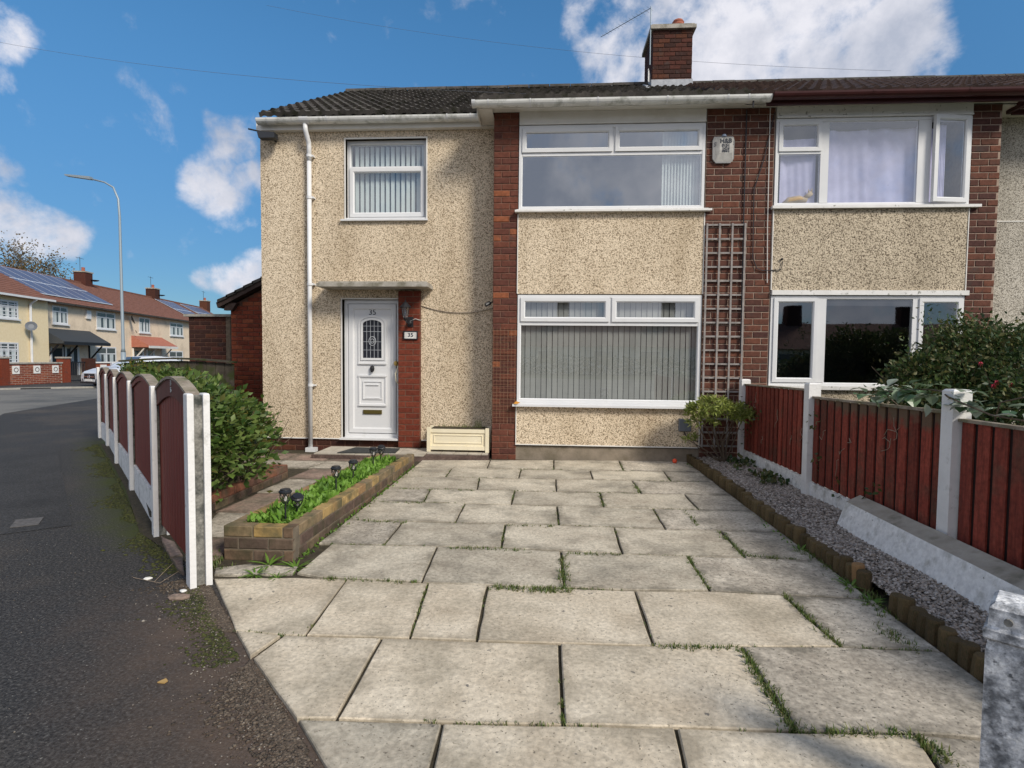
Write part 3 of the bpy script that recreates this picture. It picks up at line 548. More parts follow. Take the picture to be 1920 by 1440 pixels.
# ------------------------------------------------------------------ the house, number 35
house = thing('terraced_house', 'cream pebbledashed house number 35 with white front door and white gutter', 'house', (0, D, 0))
XP0, XP1 = -.825, -.462      # left brick pier
BX0, BX1 = -.455, 2.175      # bay panel
PX0, PX1 = 3.135, 5.735      # neighbour's bay panel
QX1 = 6.13
ZS = 5.0
def wall_with_holes(x0, x1, z0, z1, y, th, holes):
    """front face split into rectangles round the openings"""
    mb = MB(); xs = sorted({x0, x1, *[h[0] for h in holes], *[h[1] for h in holes]})
    for a, b in zip(xs, xs[1:]):
        hz = sorted([(h[2], h[3]) for h in holes if h[0] <= a+1e-6 and h[1] >= b-1e-6]); z = z0
        for (u, v) in hz:
            if u > z: mb.box(a, b, y, y+th, z, u)
            z = v
        if z < z1: mb.box(a, b, y, y+th, z, z1)
    return mb
# openings on the recessed wall: window and door
WX0, WX1, WZ0, WZ1 = -3.16, -1.90, 3.62, 4.845
DX0, DX1, DZ0, DZ1 = -3.225, -2.318, .20, 2.395
lw_ = wall_with_holes(-4.52, -.82, .215, 5.0, DL, .25, [(WX0, WX1, WZ0, WZ1), (DX0, DX1, .215, DZ1)])
obj('rendered_wall', lw_, 'dash', house)
# slim bell-cast bead at the foot of the render
for a, b in ((-4.53, DX0-.05), (-1.965, -.826)): obj('bell_bead', MB().box(a, b, DL-.014, DL+.02, .20, .215), 'oldwhite', house)
mb = MB(); mb.box(-4.49, -2.33, DL+.03, DL+.25, -.1, .2).box(-2.33, -.82, DL+.03, DL+.25, -.1, .2)
obj('plinth', mb, 'mortar_dark', house)
mb = MB(); pl_ = obj('plinth_brickwork', MB().box(-4.47, -1.0, DL+.02, DL+.028, -.02, .2), 'mortar_dark', house)
for r in range(2):
    x = -4.46-(r % 2)*.11
    while x < -1.0:
        brick(pl_, (x+.115, DL+.012, .045+r*.09), .217, .078, .02, 'brick_dark'); x += .229
# house body (side walls, back) so that the building is closed
mb = MB(); mb.box(-4.50, 2.65, DL+.28, DL+7.0, -.1, 4.95)
body = MB(); body.box(-4.50, -4.27, DL+.25, 15.8, -.1, 5.0).box(-4.27, 2.65, 15.6, 15.8, -.1, 5.0)
body.prism([(-4.50, DL, 5.0), (-4.50, 15.8, 5.0), (-4.50, 12.1, 7.16)], (.2, 0, 0))
obj('side_wall', body, 'dash_grey', house)
# reveals beads
mb = MB()
for (a, b, c, d) in ((WX0, WX1, WZ0, WZ1), (DX0, DX1, DZ0+.02, DZ1)):
    mb.box(a-.02, a, DL-.012, DL+.07, c, d+.02); mb.box(a-.02, b+.02 if c > 2 else b, DL-.0125, DL+.07, d, d+.022)
    if c > 2: mb.box(b, b+.02, DL-.012, DL+.07, c, d+.02)
    obj('opening_bead', mb, 'soffit', house); mb = MB()
# bay panels
obj('bay_panel', MB().box(BX0, BX1, D-.012, D+.2, 2.44, 3.60), 'dash', house)
obj('bay_panel', MB().box(BX0, BX1, D-.012, D+.2, .245, .80), 'dash', house)
mb = MB()
for z0, z1 in ((2.44, 3.58), (.245, .79)):
    for xa in (BX0-.014, BX1): obj('bay_trim', MB().box(xa, xa+.014, D-.02, D+.1, z0, z1), 'soffit', house)
mb.box(BX0-.014, BX1+.014, D-.026, D+.1, .23, .2448); obj('bay_trim', mb, 'soffit', house)
obj('bay_plinth', MB().box(BX0-.01, BX1+.01, D+.01, D+.2, -.1, .215), 'plinth', house)
obj('damp_course', MB().box(BX0-.01, BX1+.01, D+.0, D+.2, .215, .232), 'underlay', house)
obj('cladding_board', MB().box(BX0, BX1, D-.015, D+.1, 4.86, 5.03).box(BX0, BX1, D-.03, D+.1, 4.845, 4.859), 'soffit', house)
# brick pier on the left and brick wall at the party line
pier = obj('brick_pier', MB().box(XP0+.004, XP1-.003, D+.006, DL+.1, -.1, 5.03), 'mortar_pier', house)
brick_face(pier, XP0, XP1+.003, -.01, 5.03, D, 'brick_pier', cl=.24, ch=.0912, joint=.010)
pier_side = None
MX = 2.66
wallc = obj('brick_wall', MB().box(BX1+.016, MX, D+.006, D+.3, -.1, 5.03), 'mortar', house)
def bond(parent, xa, xb, mat='brick', z0=-.01, z1=5.03, base=2.19, cl=.236):
    n = int(round((z1-z0)/.0912)); ch = (z1-z0)/n
    for r in range(n):
        z = z0+(r+.5)*ch; x = base-((r % 2)*.5)*cl
        while x < 3.13:
            a, b = max(x, 2.19), min(x+cl, 3.118); x += cl
            if b-a < .04: continue
            m = (a+b)/2
            if xa <= m < xb: brick(parent, (m, D-.004, z), b-a-.011, ch-.011, .09, mat)
bond(wallc, 2.0, MX)
# roof slopes: underlay plus individual tiles
RY, RZ = 12.1, 7.22
def tile_mesh(w, l, seed=0):
    # double roll tile: local x across, y up the slope, z out
    prof = [(-.5,.0),(-.40,.0),(-.33,.022),(-.25,.030),(-.17,.022),(-.10,.0),(.10,.0),(.17,.022),(.25,.030),(.33,.022),(.40,.0),(.5,.0)]
    r = random.Random(seed); vs = []
    for yy, zz in ((0, .052), (l, .0)):
        for (u, h) in prof: vs.append((u*w, yy+r.uniform(-.002,.002), zz+h+.004))
    for (u, h) in prof: vs.append((u*w, .004, h*.6-.012))
    n = len(prof); fs = []
    for i in range(n-1): fs.append((i, i+1, n+i+1, n+i)); fs.append((2*n+i, 2*n+i+1, i+1, i))
    fs.append((0, n, 2*n)); fs.append((n-1, 3*n-1, 2*n-1))
    return MB().add(vs, fs).mesh('roof_tile')
def tile_slope(parent, x0, x1, y0, z0, nrow, mat, w=.305, skiprow=None, y1=RY, z1=RZ):
    sl = Vector((0, y1-y0, z1-z0)); L_ = sl.length; g_ = L_/nrow; ang = math.atan2(sl.z, sl.y)
    ms = [tile_mesh(w*1.0, g_*1.06, s) for s in range(3)]
    for m in ms: m.materials.append(MT[mat])
    n = int(round((x1-x0)/w)); 
    for r in range(nrow):
        if skiprow and skiprow(r): continue
        for k in range(n):
            o = bpy.data.objects.new('roof_tile', ms[(r*7+k*3) % 3]); col.objects.link(o); o.parent = parent
            p = Vector((x0+(k+.5)*w, y0+sl.y*r/nrow, z0+sl.z*r/nrow))
            o.location = p-WL[parent.name]; o.rotation_euler = (ang+random.uniform(-.006,.006), random.uniform(-.006,.006), random.uniform(-.004,.004))
def roof_deck(x0, x1, y0, z0, parent, name='roof'):
    mb = MB(); t = .05
    mb.prism([(x0, y0, z0-t), (x0, RY, RZ-t), (x0, 16.1, z0-t-.0), (x0, 16.1, z0-t-.05), (x0, RY, RZ-t-.08), (x0, y0, z0-t-.04)], (x1-x0, 0, 0)); return obj(name, mb, 'underlay', parent)
GZ = 5.15; BZ = 5.065
rf = roof_deck(-4.40, 2.65, 8.40, GZ, house)
WL[rf.name] = Vector((0,0,0))
tile_slope(rf, -4.44, 2.65, 8.36, GZ, 13, 'tile', w=.308)      # 24 x 13: a few over the tile budget are joined below
rb = obj('bay_roof', MB().prism([(-.98, 7.83, BZ-.01), (-.98, 8.8, BZ+.33), (-.98, 8.8, BZ+.15), (-.98, 7.83, BZ-.05)], (3.63, 0, 0)), 'underlay', house)
tile_slope(rb, -1.0, 2.65, 7.80, BZ+.005, 3, 'tile', y1=8.8, z1=BZ+.36)
# ridge tiles
rdg = obj('ridge_bedding', MB().box(-4.5, 2.65, RY-.05, RY+.05, RZ-.03, RZ+.03), 'cement', rf)
rm = MB(); k_ = 8
rm.add([(x, .13*math.cos(math.pi*i/k_), .10*math.sin(math.pi*i/k_)) for x in (0, .43) for i in range(k_+1)], [(i, i+1, k_+2+i, k_+1+i) for i in range(k_)])
rme = rm.mesh('ridge_tile'); rme.materials.append(MT['tile'])
def ridge(parent, x0, x1):
    x = x0
    while x < x1:
        o = bpy.data.objects.new('ridge_tile', rme); col.objects.link(o); o.parent = parent; o.location = Vector((x, RY, RZ+.0+random.uniform(-.004,.004))); x += .44
ridge(rf, -4.44, 1.9)
# soffits, fascias and gutters
mb = MB(); mb.box(-4.53, -.84, 8.445, DL-.001, 4.965, 4.98).box(-1.03, 2.915, 7.90, D-.001, 5.031, 5.045).box(-1.03, -.83, 7.9, 8.5, 4.985, 5.0)
obj('soffit', mb, 'soffit', house)
mb = MB(); mb.box(-4.53, -.95, 8.43, 8.445, 4.965, 5.14).box(-1.045, 2.9, 7.885, 7.90, 4.985, 5.07).box(-1.045, -1.03, 7.90, 8.4, 4.94, 5.07); obj('fascia', mb, 'soffit', house)
def gutter(parent, x0, x1, yc, zc, r, mat, name='gutter', clips=()):
    mb = MB(); n = 10; out = [(yc+r*math.cos(a), zc-r*math.sin(a)) for a in [math.pi*i/n for i in range(n+1)]]; inn = [(yc+(r-.006)*math.cos(a), zc-(r-.006)*math.sin(a)) for a in [math.pi*i/n for i in range(n+1)]]
    poly = out+inn[::-1]; m = len(poly)
    mb.add([(x, y, z) for x in (x0, x1) for (y, z) in poly], [(i, i+1, m+i+1, m+i) for i in range(m-1)]+[(m-1, 0, m, 2*m-1)])
    for x in (x0, x1): mb.prism([(x-.003, y, z) for y, z in out], (.006, 0, 0))
    g_ = obj(name, mb, mat, parent, smooth=False)
    for x, w in clips:
        cb = MB(); out2 = [(yc+(r+.005)*math.cos(a), zc+.004-(r+.005)*math.sin(a)) for a in [math.pi*i/n for i in range(n+1)]]
        m2 = len(out2); cb.add([(x+s, y, z) for s in (0, w) for (y, z) in out2], [(i, i+1, m2+i+1, m2+i) for i in range(m2-1)])
        obj('gutter_bracket' if w < .06 else 'gutter_joint', cb, 'upvc' if mat == 'gutter' else mat, g_)
    return g_
gutter(house, -4.46, -.98, 8.355, 5.095, .078, 'gutter', clips=[(-4.3,.02),(-3.79,.14),(-3.38,.02),(-2.5,.02),(-1.55,.02),(-1.2,.02)])
gutter(house, -1.06, 2.93, 7.815, 5.045, .075, 'gutter', clips=[(-1.10,.05),(-.88,.02),(-.3,.02),(.62,.02),(1.55,.02),(2.35,.02),(2.62,.02)])
mb = MB(); mb.tube([(-3.72, 8.355, 5.04), (-3.72, 8.355, 4.94), (-3.715, 8.365, 4.90), (-3.71, 8.45, 4.78), (-3.71, 8.46, 4.72), (-3.71, 8.46, 4.5)], .036, 12)
mb.tube([(-3.71, 8.46, 4.55), (-3.72, 8.46, .05)], .034, 14)
dp = obj('downpipe', mb, 'upvc', house, smooth=True)
for z in (4.58, 3.95, 2.62, 1.05):
    cb = MB(); cb.lathe([(.040, -.02), (.043, -.02), (.043, .02), (.040, .02)], (-3.71, 8.46, z), 14).box(-3.67, -3.64, 8.45, DL, z-.012, z+.012); obj('pipe_bracket', cb, 'upvc', dp)
mb = MB(); mb.box(-3.78, -3.62, 8.40, 8.50, 0, .07); obj('pipe_shoe', mb, 'upvc', dp)

# ------------------------------------------------------------------ windows
def frame(x0, x1, z0, z1, y, w=.05, d=.07, mb=None, off=0):
    """rectangular frame of four mitred bars with a small inner step"""
    mb = mb or MB()
    o = [(x0,z0),(x1,z0),(x1,z1),(x0,z1)]; i = [(x0+w,z0+w),(x1-w,z0+w),(x1-w,z1-w),(x0+w,z1-w)]; i2 = [(x0+w*.75,z0+w*.75),(x1-w*.75,z0+w*.75),(x1-w*.75,z1-w*.75),(x0+w*.75,z1-w*.75)]
    for k in range(4):
        a, b, c, e, p, q = o[k], o[(k+1) % 4], i2[k], i2[(k+1) % 4], i[k], i[(k+1) % 4]
        yb = y+d
        vs = [(a[0],y,a[1]),(b[0],y,b[1]),(e[0],y,e[1]),(c[0],y,c[1]),(q[0],y+.014,q[1]),(p[0],y+.014,p[1]),(q[0],yb,q[1]),(p[0],yb,p[1]),(a[0],yb,a[1]),(b[0],yb,b[1])]
        mb.add(vs, [(0,1,2,3),(3,2,4,5),(5,4,6,7),(7,6,9,8),(0,8,9,1)])
    return mb
def pane(x0, x1, z0, z1, y, parent, m='glass'):
    # slightly bowed double glazed unit
    mb = MB(); nx, nz = 8, 4; dx, dz = x1-x0, z1-z0
    vs = []
    for j in range(nz+1):
        for i in range(nx+1):
            u, v = i/nx*2-1, j/nz*2-1; vs.append((x0+dx*i/nx, y+.0006*(1-u*u)*(1-v*v), z0+dz*j/nz))
    fs = [(j*(nx+1)+i, j*(nx+1)+i+1, (j+1)*(nx+1)+i+1, (j+1)*(nx+1)+i) for j in range(nz) for i in range(nx)]
    mb.add(vs, fs); return obj('pane', mb, m, parent, smooth=True)
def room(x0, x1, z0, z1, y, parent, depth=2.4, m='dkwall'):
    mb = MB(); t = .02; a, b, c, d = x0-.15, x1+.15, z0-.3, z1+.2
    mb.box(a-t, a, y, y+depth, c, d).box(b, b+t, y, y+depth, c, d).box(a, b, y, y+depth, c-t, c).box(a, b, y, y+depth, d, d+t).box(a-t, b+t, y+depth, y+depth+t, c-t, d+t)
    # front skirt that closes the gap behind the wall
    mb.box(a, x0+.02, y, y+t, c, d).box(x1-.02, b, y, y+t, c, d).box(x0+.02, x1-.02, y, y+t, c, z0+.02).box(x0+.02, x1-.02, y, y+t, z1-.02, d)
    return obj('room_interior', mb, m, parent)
def slats(x0, x1, z0, z1, y, n, w, ang, parent, mat='blind', jit=.08):
    me = MB().box(-w/2, w/2, -.001, .001, 0, z1-z0).mesh('blind_slat'); me.materials.append(MT[mat])
    for k in range(n):
        o = bpy.data.objects.new('blind_slat', me); col.objects.link(o); o.parent = parent
        o.location = (x0+(x1-x0)*(k+.5)/n, y, z0); o.rotation_euler = (0, 0, ang+random.uniform(-jit, jit))
# upper bay window
w1 = obj('window', frame(BX0+.0, BX1-.005, 3.645, 4.835, D-.01, .05), 'upvc', house)
obj('transom', MB().box(BX0+.05, BX1-.055, D-.006, D+.05, 4.405, 4.45).box(.87, .915, D-.0065, D+.05, 4.45, 4.785), 'upvc', w1)
for a, b in ((BX0+.045, .873), (.912, BX1-.05)):
    obj('sash', frame(a, b, 4.455, 4.79, D-.028, .062, .05), 'upvc', w1); pane(a+.06, b-.06, 4.51, 4.73, D+.0, w1, 'glass_up')
pane(BX0+.045, BX1-.05, 3.69, 4.41, D+.005, w1, 'glass_up')
room(BX0, BX1, 3.645, 4.835, D+.11, w1)
slats(1.60, 2.12, 3.66, 4.80, D+.10, 12, .062, .55, w1, 'blind_white')
obj('window_sill', MB().box(BX0-.05, BX1+.09, D-.09, D+.1, 3.60, 3.628).box(BX0-.03, BX1+.05, D-.05, D+.1, 3.6285, 3.644), 'oldwhite', w1)
# lower bay window
w2 = obj('window', frame(BX0+.0, BX1-.0, .865, 2.425, D-.01, .052), 'upvc', house)
obj('transom', MB().box(BX0+.05, BX1-.05, D-.006, D+.05, 1.985, 2.035).box(.865, .91, D-.0065, D+.05, 2.035, 2.375), 'upvc', w2)
for a, b in ((BX0+.045, .868), (.907, BX1-.045)):
    obj('sash', frame(a, b, 2.04, 2.385, D-.028, .066, .05), 'upvc', w2); pane(a+.062, b-.062, 2.10, 2.325, D+.0, w2, 'glass')
pane(BX0+.047, BX1-.047, .91, 1.99, D+.005, w2, 'glass')
room(BX0, BX1, .865, 2.425, D+.11, w2)
slats(BX0+.03, BX1-.03, .88, 2.41, D+.085, 32, .074, .12, w2, 'blind', .07)
obj('window_sill', MB().box(BX0-.06, BX1+.0, D-.10, D+.1, .802, .832).box(BX0-.02, BX1+.0, D-.05, D+.1, .833, .864), 'upvc', w2)
# landing window on the left wall
yl = DL+.075
w3 = obj('window', frame(WX0, WX1, WZ0+.035, WZ1, yl, .055), 'upvc', house)
obj('transom', MB().box(WX0+.05, WX1-.05, yl+.004, yl+.06, 4.405, 4.455), 'upvc', w3)
obj('sash', frame(WX0+.04, WX1-.04, WZ0+.06, 4.43, yl-.018, .07, .05), 'upvc', w3)
pane(WX0+.05, WX1-.05, 4.45, 4.80, yl+.03, w3); pane(WX0+.10, WX1-.10, 3.74, 4.37, yl+.01, w3)
room(WX0, WX1, WZ0, WZ1, DL+.20, w3)
slats(WX0+.08, WX1-.04, 3.70, 4.79, DL+.175, 14, .055, .35, w3, 'blind_white', .12)
obj('window_sill', MB().box(WX0-.07, WX1+.03, DL-.05, DL+.07, WZ0-.022, WZ0+.004).box(WX0+.0, WX1, DL+.01, DL+.09, WZ0+.0042, WZ0+.034), 'upvc', w3)
# front door
yd = DL+.055
door = obj('front_door', frame(DX0+.015, DX1-.002, DZ0+.03, DZ1-.004, yd, .062, .08), 'upvc', house)
LX0, LX1, LZ0, LZ1 = DX0+.085, DX1-.07, DZ0+.10, DZ1-.07
obj('door_leaf', frame(LX0, LX1, LZ0, LZ1, yd-.008, .085, .05), 'upvc', door)
obj('door_panel', MB().box(LX0+.08, LX1-.08, yd+.010, yd+.03, LZ0+.08, LZ1-.08), 'upvc', door)
cx = (LX0+LX1)/2
def zpx(y, x=690, Yp=DL): return at(x, y, Y=Yp).z
# glazed light with arched head
gz0, gz1 = 1.48, 2.045; gw = .155; 
arch = lambda w, z0, z1, rise, y, n=10: [(cx-w, y, z0), (cx+w, y, z0)]+[(cx+w*math.cos(math.pi*i/n), y, z1+rise*math.sin(math.pi*i/n)) for i in range(n+1)]
def arch_ring(w, z0, z1, rise, t, y, d):
    a = arch(w, z0, z1, rise, y); b = arch(w-t, z0+t, z1-.0, max(.01, rise-t), y); n = len(a); mb = MB()
    for i in range(n):
        j = (i+1) % n; p = [a[i], a[j], b[j], b[i]]; mb.prism([Vector(q) for q in p], (0, d, 0))
    return mb
obj('glazing_frame', arch_ring(.225, gz0-.075, gz1-.02, .13, .03, yd-.006, .02), 'upvc', door)
obj('glazing_frame', arch_ring(.185, gz0-.03, gz1-.03, .10, .035, yd-.012, .02), 'upvc', door)
mb = MB(); mb.prism(arch(.152, gz0, gz1-.03, .075, yd+.001), (0, .006, 0)); gl = obj('glazed_light', mb, 'navy', door)
mb = MB()
for x in (-.09, -.03, .03, .09): mb.box(cx+x-.003, cx+x+.003, yd-.003, yd+.001, gz0, gz1+.03)
for z in (gz0+.13, gz0+.26, gz0+.42, gz1-.06): mb.box(cx-.15, cx+.15, yd-.0034, yd+.001, z-.003, z+.003)
rr = [(cx+.055*math.cos(a), yd-.004, gz0+.27+.07*math.sin(a)) for a in [2*math.pi*i/16 for i in range(17)]]; mb.tube(rr, .006, 5)
rr = [(cx+.028*math.cos(a), yd-.005, gz0+.27+.035*math.sin(a)) for a in [2*math.pi*i/12 for i in range(13)]]; mb.tube(rr, .005, 5)
obj('leading', mb, 'lead', gl)
mb = MB()
for (w, z0, z1, t, yy) in ((.225, .74, 1.20, .028, -.004), (.155, .83, 1.12, .018, -.002)):
    frame(cx-w, cx+w, z0, z1, yd+yy, t, .014, mb)
mb.box(cx-.10, cx+.10, yd-.006, yd+.01, 1.055, 1.068); mb.box(cx-.12, cx+.12, yd-.006, yd+.01, .845, .858)
mb.box(cx-.225, cx+.225, yd-.012, yd+.01, 1.19, 1.215).box(cx-.225, cx+.225, yd-.012, yd+.01, .725, .75).box(cx-.225, cx+.225, yd-.014, yd+.01, gz0-.095, gz0-.07)
obj('moulded_panel', mb, 'upvc', door)
obj('letterbox', MB().box(cx-.15, cx+.15, yd-.008, yd+.01, .60, .665).box(cx-.135, cx+.135, yd-.013, yd-.008, .612, .655), flat('aged_brass', (.20,.16,.05), .4, .7), door)
mb = MB(); mb.lathe([(.012, -.05), (.03, -.035), (.036, 0), (.03, .03), (.015, .045)], (cx, yd-.01, 1.32), 12).box(cx-.012, cx+.012, yd-.05, yd-.01, 1.26, 1.285); obj('door_knocker', mb, 'black_iron', door)
mb = MB(); hx = LX1+.045
mb.lathe([(.02, 0), (.034, .02), (.034, .05), (.02, .07)], (hx-.03, yd-.05, 1.37), 12); obj('door_knob', mb, 'brass', door)
mb = MB(); mb.tube([(hx+.02, yd-.01, 1.40), (hx+.01, yd-.06, 1.36), (hx-.03, yd-.08, 1.24), (hx-.02, yd-.08, 1.14), (hx+.02, yd-.05, 1.07), (hx+.03, yd-.01, 1.05)], .012, 8); obj('grab_handle', mb, 'cream', door, smooth=True)
mb = MB(); mb.box(hx+.01, hx+.045, yd-.05, yd-.002, 1.51, 1.63); obj('key_safe', mb, 'black', door)
letters('number', '35', .125, cx, yd+.006, 2.20, 'ink', door)
obj('door_sill', MB().box(DX0-.03, DX1+.0, DL-.07, DL+.06, DZ0+.0, DZ0+.03), 'upvc', door)
room(DX0, DX1, DZ0, DZ1, DL+.20, door, 1.0)
# brick pillar beside the door
pil = obj('door_pillar', MB().box(-2.312, -1.975, DL-.085, DL+.05, .10, 2.52), 'mortar_dark', house)
brick_face(pil, -2.316, -1.971, .10, 2.52, DL-.087, 'brick_painted', cl=.235, ch=.0912, joint=.008, proud=.003)
# concrete canopy over the door
mb = MB(); mb.box(-3.47, -1.79, DL-.40, DL-.001, 2.545, 2.60).box(-3.45, -1.81, DL-.37, DL-.001, 2.60, 2.625)
obj('door_canopy', mb, 'cement', house)
# step and porch slab
mb = MB(); mb.prism([(-3.42,7.80,-.05),(-1.86,7.80,-.05),(-.86,8.04,-.05),(-.86,8.52,-.05),(-3.42,8.52,-.05)], (0,0,.125))
stp = obj('porch_step', mb, M('step_concrete', [(.3,(.07,.045,.038)),(.7,(.14,.10,.085))], scale=6, rough=.9, bump=.006, grain=(30,.3)), house)
x = -3.40; rnd = random.Random(3)
while x < -.88:
    for (ya, yb) in ((7.83, 8.14), (8.145, 8.50)):
        if x > -1.9: ya = max(ya, 8.04)
        w = min(.20, -.87-x); obj('porch_tile', MB().box(x+.003, x+w-.003, ya, yb-.004, .076, .088+rnd.uniform(0,.003)), 'porch', stp)
    x += .203
# chimney
ch = obj('chimney', MB().box(2.09, 2.87, 11.62, 12.55, 6.8, 8.38), 'mortar_dark', house)
brick_face(ch, 2.085, 2.875, 6.98, 8.36, 11.612, 'brick_dark', cl=.225, ch=.086, joint=.008)
brick_face(ch, 11.61, 12.56, 7.0, 8.36, 2.088, 'brick_dark', cl=.225, ch=.086, joint=.008, axis='y', sgn=-1)
mb = MB(); mb.box(2.03, 2.93, 11.55, 12.62, 8.36, 8.43).box(2.06, 2.90, 11.58, 12.59, 8.43, 8.46); obj('chimney_cap', mb, 'cement', ch)
mb = MB(); mb.lathe([(.13,0),(.125,.04),(.115,.06),(.115,.12),(.128,.13),(.115,.14),(.115,.18),(.128,.19),(.115,.2),(.115,.24),(.125,.25),(.10,.29),(.05,.32),(.0,.33)], (2.66, 12.0, 8.46), 16); obj('chimney_pot', mb, 'terracotta', ch, smooth=True)
mb = MB(); mb.lathe([(.17,0),(.16,.05),(.12,.10),(.05,.13),(0,.135)], (2.30, 12.0, 8.45), 14); obj('chimney_cowl', mb, 'cement', ch, smooth=True)
mb = MB(); mb.prism([(2.07,11.59,7.02),(2.07,12.0,7.28),(2.07,12.0,7.36),(2.07,11.9,7.32),(2.07,11.59,7.16)], (.82,0,0)).prism([(1.95,11.5,6.935),(2.06,11.5,6.935),(2.06,12.0,7.21),(1.95,12.0,7.21)], (0,0,.06)); obj('flashing', mb, 'lead', ch)
mb = MB(); 
for k in range(4): mb.box(2.01+k*.014, 2.02+k*.014, 11.63+.02*k, 11.66+.02*k, 7.15, 7.40-.03*k)
obj('flashing_clip', mb, 'oldwhite', ch)
# aerial
ae = thing('tv_aerial', 'thin television aerial with boom on mast strapped to chimney', 'aerial', (2.05, 11.62, 7.6))
obj('mast', MB().tube([(2.05, 11.57, 7.6), (2.05, 11.57, 8.74)], .011, 6), 'galv', ae)
mb = MB(); a_ = Vector((2.05, 11.57, 8.71)); b_ = Vector((1.15, 12.6, 8.75)); mb.tube([a_, b_], .007, 5); obj('boom', mb, 'galv', ae)
mb = MB(); dd = (b_-a_).normalized(); pr_ = dd.cross(Vector((0,0,1)))
for k in range(14):
    p = a_.lerp(b_, (k+.3)/14.2); s_ = .10-.004*k; mb.tube([p-pr_*s_, p+pr_*s_], .003, 4)
obj('aerial_rod', mb, 'galv', ae)
for c_ in list(bpy.data.objects):
    if c_.parent == ch and c_.name.startswith('flashing'): c_.location = (0, 0, .22)
ch.location = (-.07, 0, -.25)
ae.location = Vector(ae.location)+Vector((-.09, 0, -.19))
# alarm box
al = thing('alarm_box', 'grey and white burglar alarm box with lettering on the brick wall', 'alarm', (2.41, D, 4.45))
P0, P1 = 2.262, 2.562; zt, zb = 4.635, 4.265
mb = MB(); mb.prism([(P0,D-.006,zt-.06),(P0+.02,D-.006,zt-.005),(P1-.02,D-.006,zt-.005),(P1,D-.006,zt-.06),(P1-.004,D-.006,zb+.06),(P1-.05,D-.006,zb),(P0+.05,D-.006,zb),(P0+.004,D-.006,zb+.06)][::-1], (0,-.03,0))
obj('housing', mb, flat('grey_alarm_housing', (.24,.24,.24), .5), al)
mb = MB(); mb.add([(P0+.09,D-.062,zt-.03),(P1-.04,D-.062,zt-.03),(P1-.04,D-.062,zb+.13),(P0+.09,D-.062,zb+.13),(P0+.03,D-.036,zb+.02),(P1-.02,D-.036,zb+.02),(P0+.04,D-.036,zt-.02),(P1-.01,D-.036,zt-.02)], [(0,3,2,1),(3,4,5,2),(0,6,4,3),(1,2,5,7),(6,0,1,7)]); obj('front_cover', mb, M('alarm_cover', [(.35,(.34,.33,.31)),(.65,(.50,.49,.46))], scale=12, rough=.6), al)
mx_ = (P0+.09+P1-.04)/2
ang_ = math.atan2(.038, .19)
for s_, sz, z in (('H&B', .085, zt-.075), ('0151', .055, zt-.135), ('1424', .05, zt-.175), ('0862', .05, zt-.212)):
    letters('lettering', s_, sz, mx_, D-.066, z, 'ink', al, True)
mb = MB()
for k in range(3):
    mb.prism([(P0+.02,D-.037,zt-.10-k*.022),(P0+.09,D-.037,zt-.07-k*.022),(P0+.09,D-.037,zt-.062-k*.022),(P0+.02,D-.037,zt-.092-k*.022)], (0,-.006,0))
    mb.prism([(P1-.04,D-.037,zt-.06-k*.022),(P1-.012,D-.037,zt-.08-k*.022),(P1-.012,D-.037,zt-.072-k*.022),(P1-.04,D-.037,zt-.052-k*.022)], (0,-.006,0))
obj('vent_slot', mb, 'ink', al)
obj('strobe', MB().lathe([(.035,0),(.035,.02),(.02,.035),(0,.036)], (2.42, D-.022, zt-.005), 12), flat('strobe_lens', (.25,.3,.4), .3), al)
# trellis
tr = thing('trellis', 'tall grey wooden lattice trellis fixed against the brick wall', 'trellis', (2.45, D-.02, .2))
tx0, tx1, tz0, tz1 = 2.215, 2.74, .25, 3.43
for k in range(4):
    x = tx0+(tx1-tx0)*k/3; obj('lath', MB().box(x-.012, x+.012, D-.050, D-.034, tz0, tz1), 'lattice', tr)
nz = 17
for k in range(nz):
    z = tz1-.02-k*(tz1-tz0-.04)/(nz-1); obj('cross_lath', MB().box(tx0-.02, tx1+.02, D-.0345+.0008, D-.020, z-.012, z+.012), 'lattice', tr)
# grey junction box low on the wall
jb = thing('junction_box', 'small grey square electrical box on pebbledash under the big window', 'electrical box', (1.97, D, .56))
obj('box_body', MB().cbox(1.885, 2.055, D-.075, D-.012, .475, .655, .01), 'steelgrey', jb)
obj('cable', MB().tube([(1.96, D-.04, .475), (1.98, D-.05, .42), (2.06, D-.06, .37), (2.16, D-.06, .33)], .008, 6), 'wire', jb)
# porch lantern and number plaque, small camera
ln = thing('wall_lantern', 'black coach lantern on the brick pillar beside the front door', 'lantern', (-2.13, DL-.09, 2.2)); lx = -2.165; ly = DL-.22
mb = MB(); mb.lathe([(.0,.0),(.035,.005),(.04,.03),(.03,.05)], (lx+.04, DL-.12, 2.0), 10).tube([(lx+.04, DL-.10, 2.04), (lx+.045, DL-.17, 2.0), (lx+.02, ly, 2.03), (lx, ly, 2.08)], .011, 7).box(lx+.0, lx+.09, DL-.105, DL-.09, 1.97, 2.12); obj('bracket', mb, 'black_iron', ln)
obj('glass_body', MB().lathe([(.03,0),(.038,.02),(.058,.15),(.055,.155)], (lx, ly, 2.10), 6), glassmat('lantern_glass', .2), ln)
mb = MB(); mb.lathe([(.095,0),(.085,.012),(.03,.07),(.012,.085),(.014,.10),(0,.115)], (lx, ly, 2.255), 8)
for k in range(6):
    a = 2*math.pi*k/6; mb.tube([(lx+.038*math.cos(a), ly+.038*math.sin(a), 2.12), (lx+.06*math.cos(a), ly+.06*math.sin(a), 2.26)], .005, 4)
mb.lathe([(.012,-.05),(.034,-.01),(.034,.005)], (lx, ly, 2.10), 8); obj('lantern_top', mb, 'black_iron', ln)
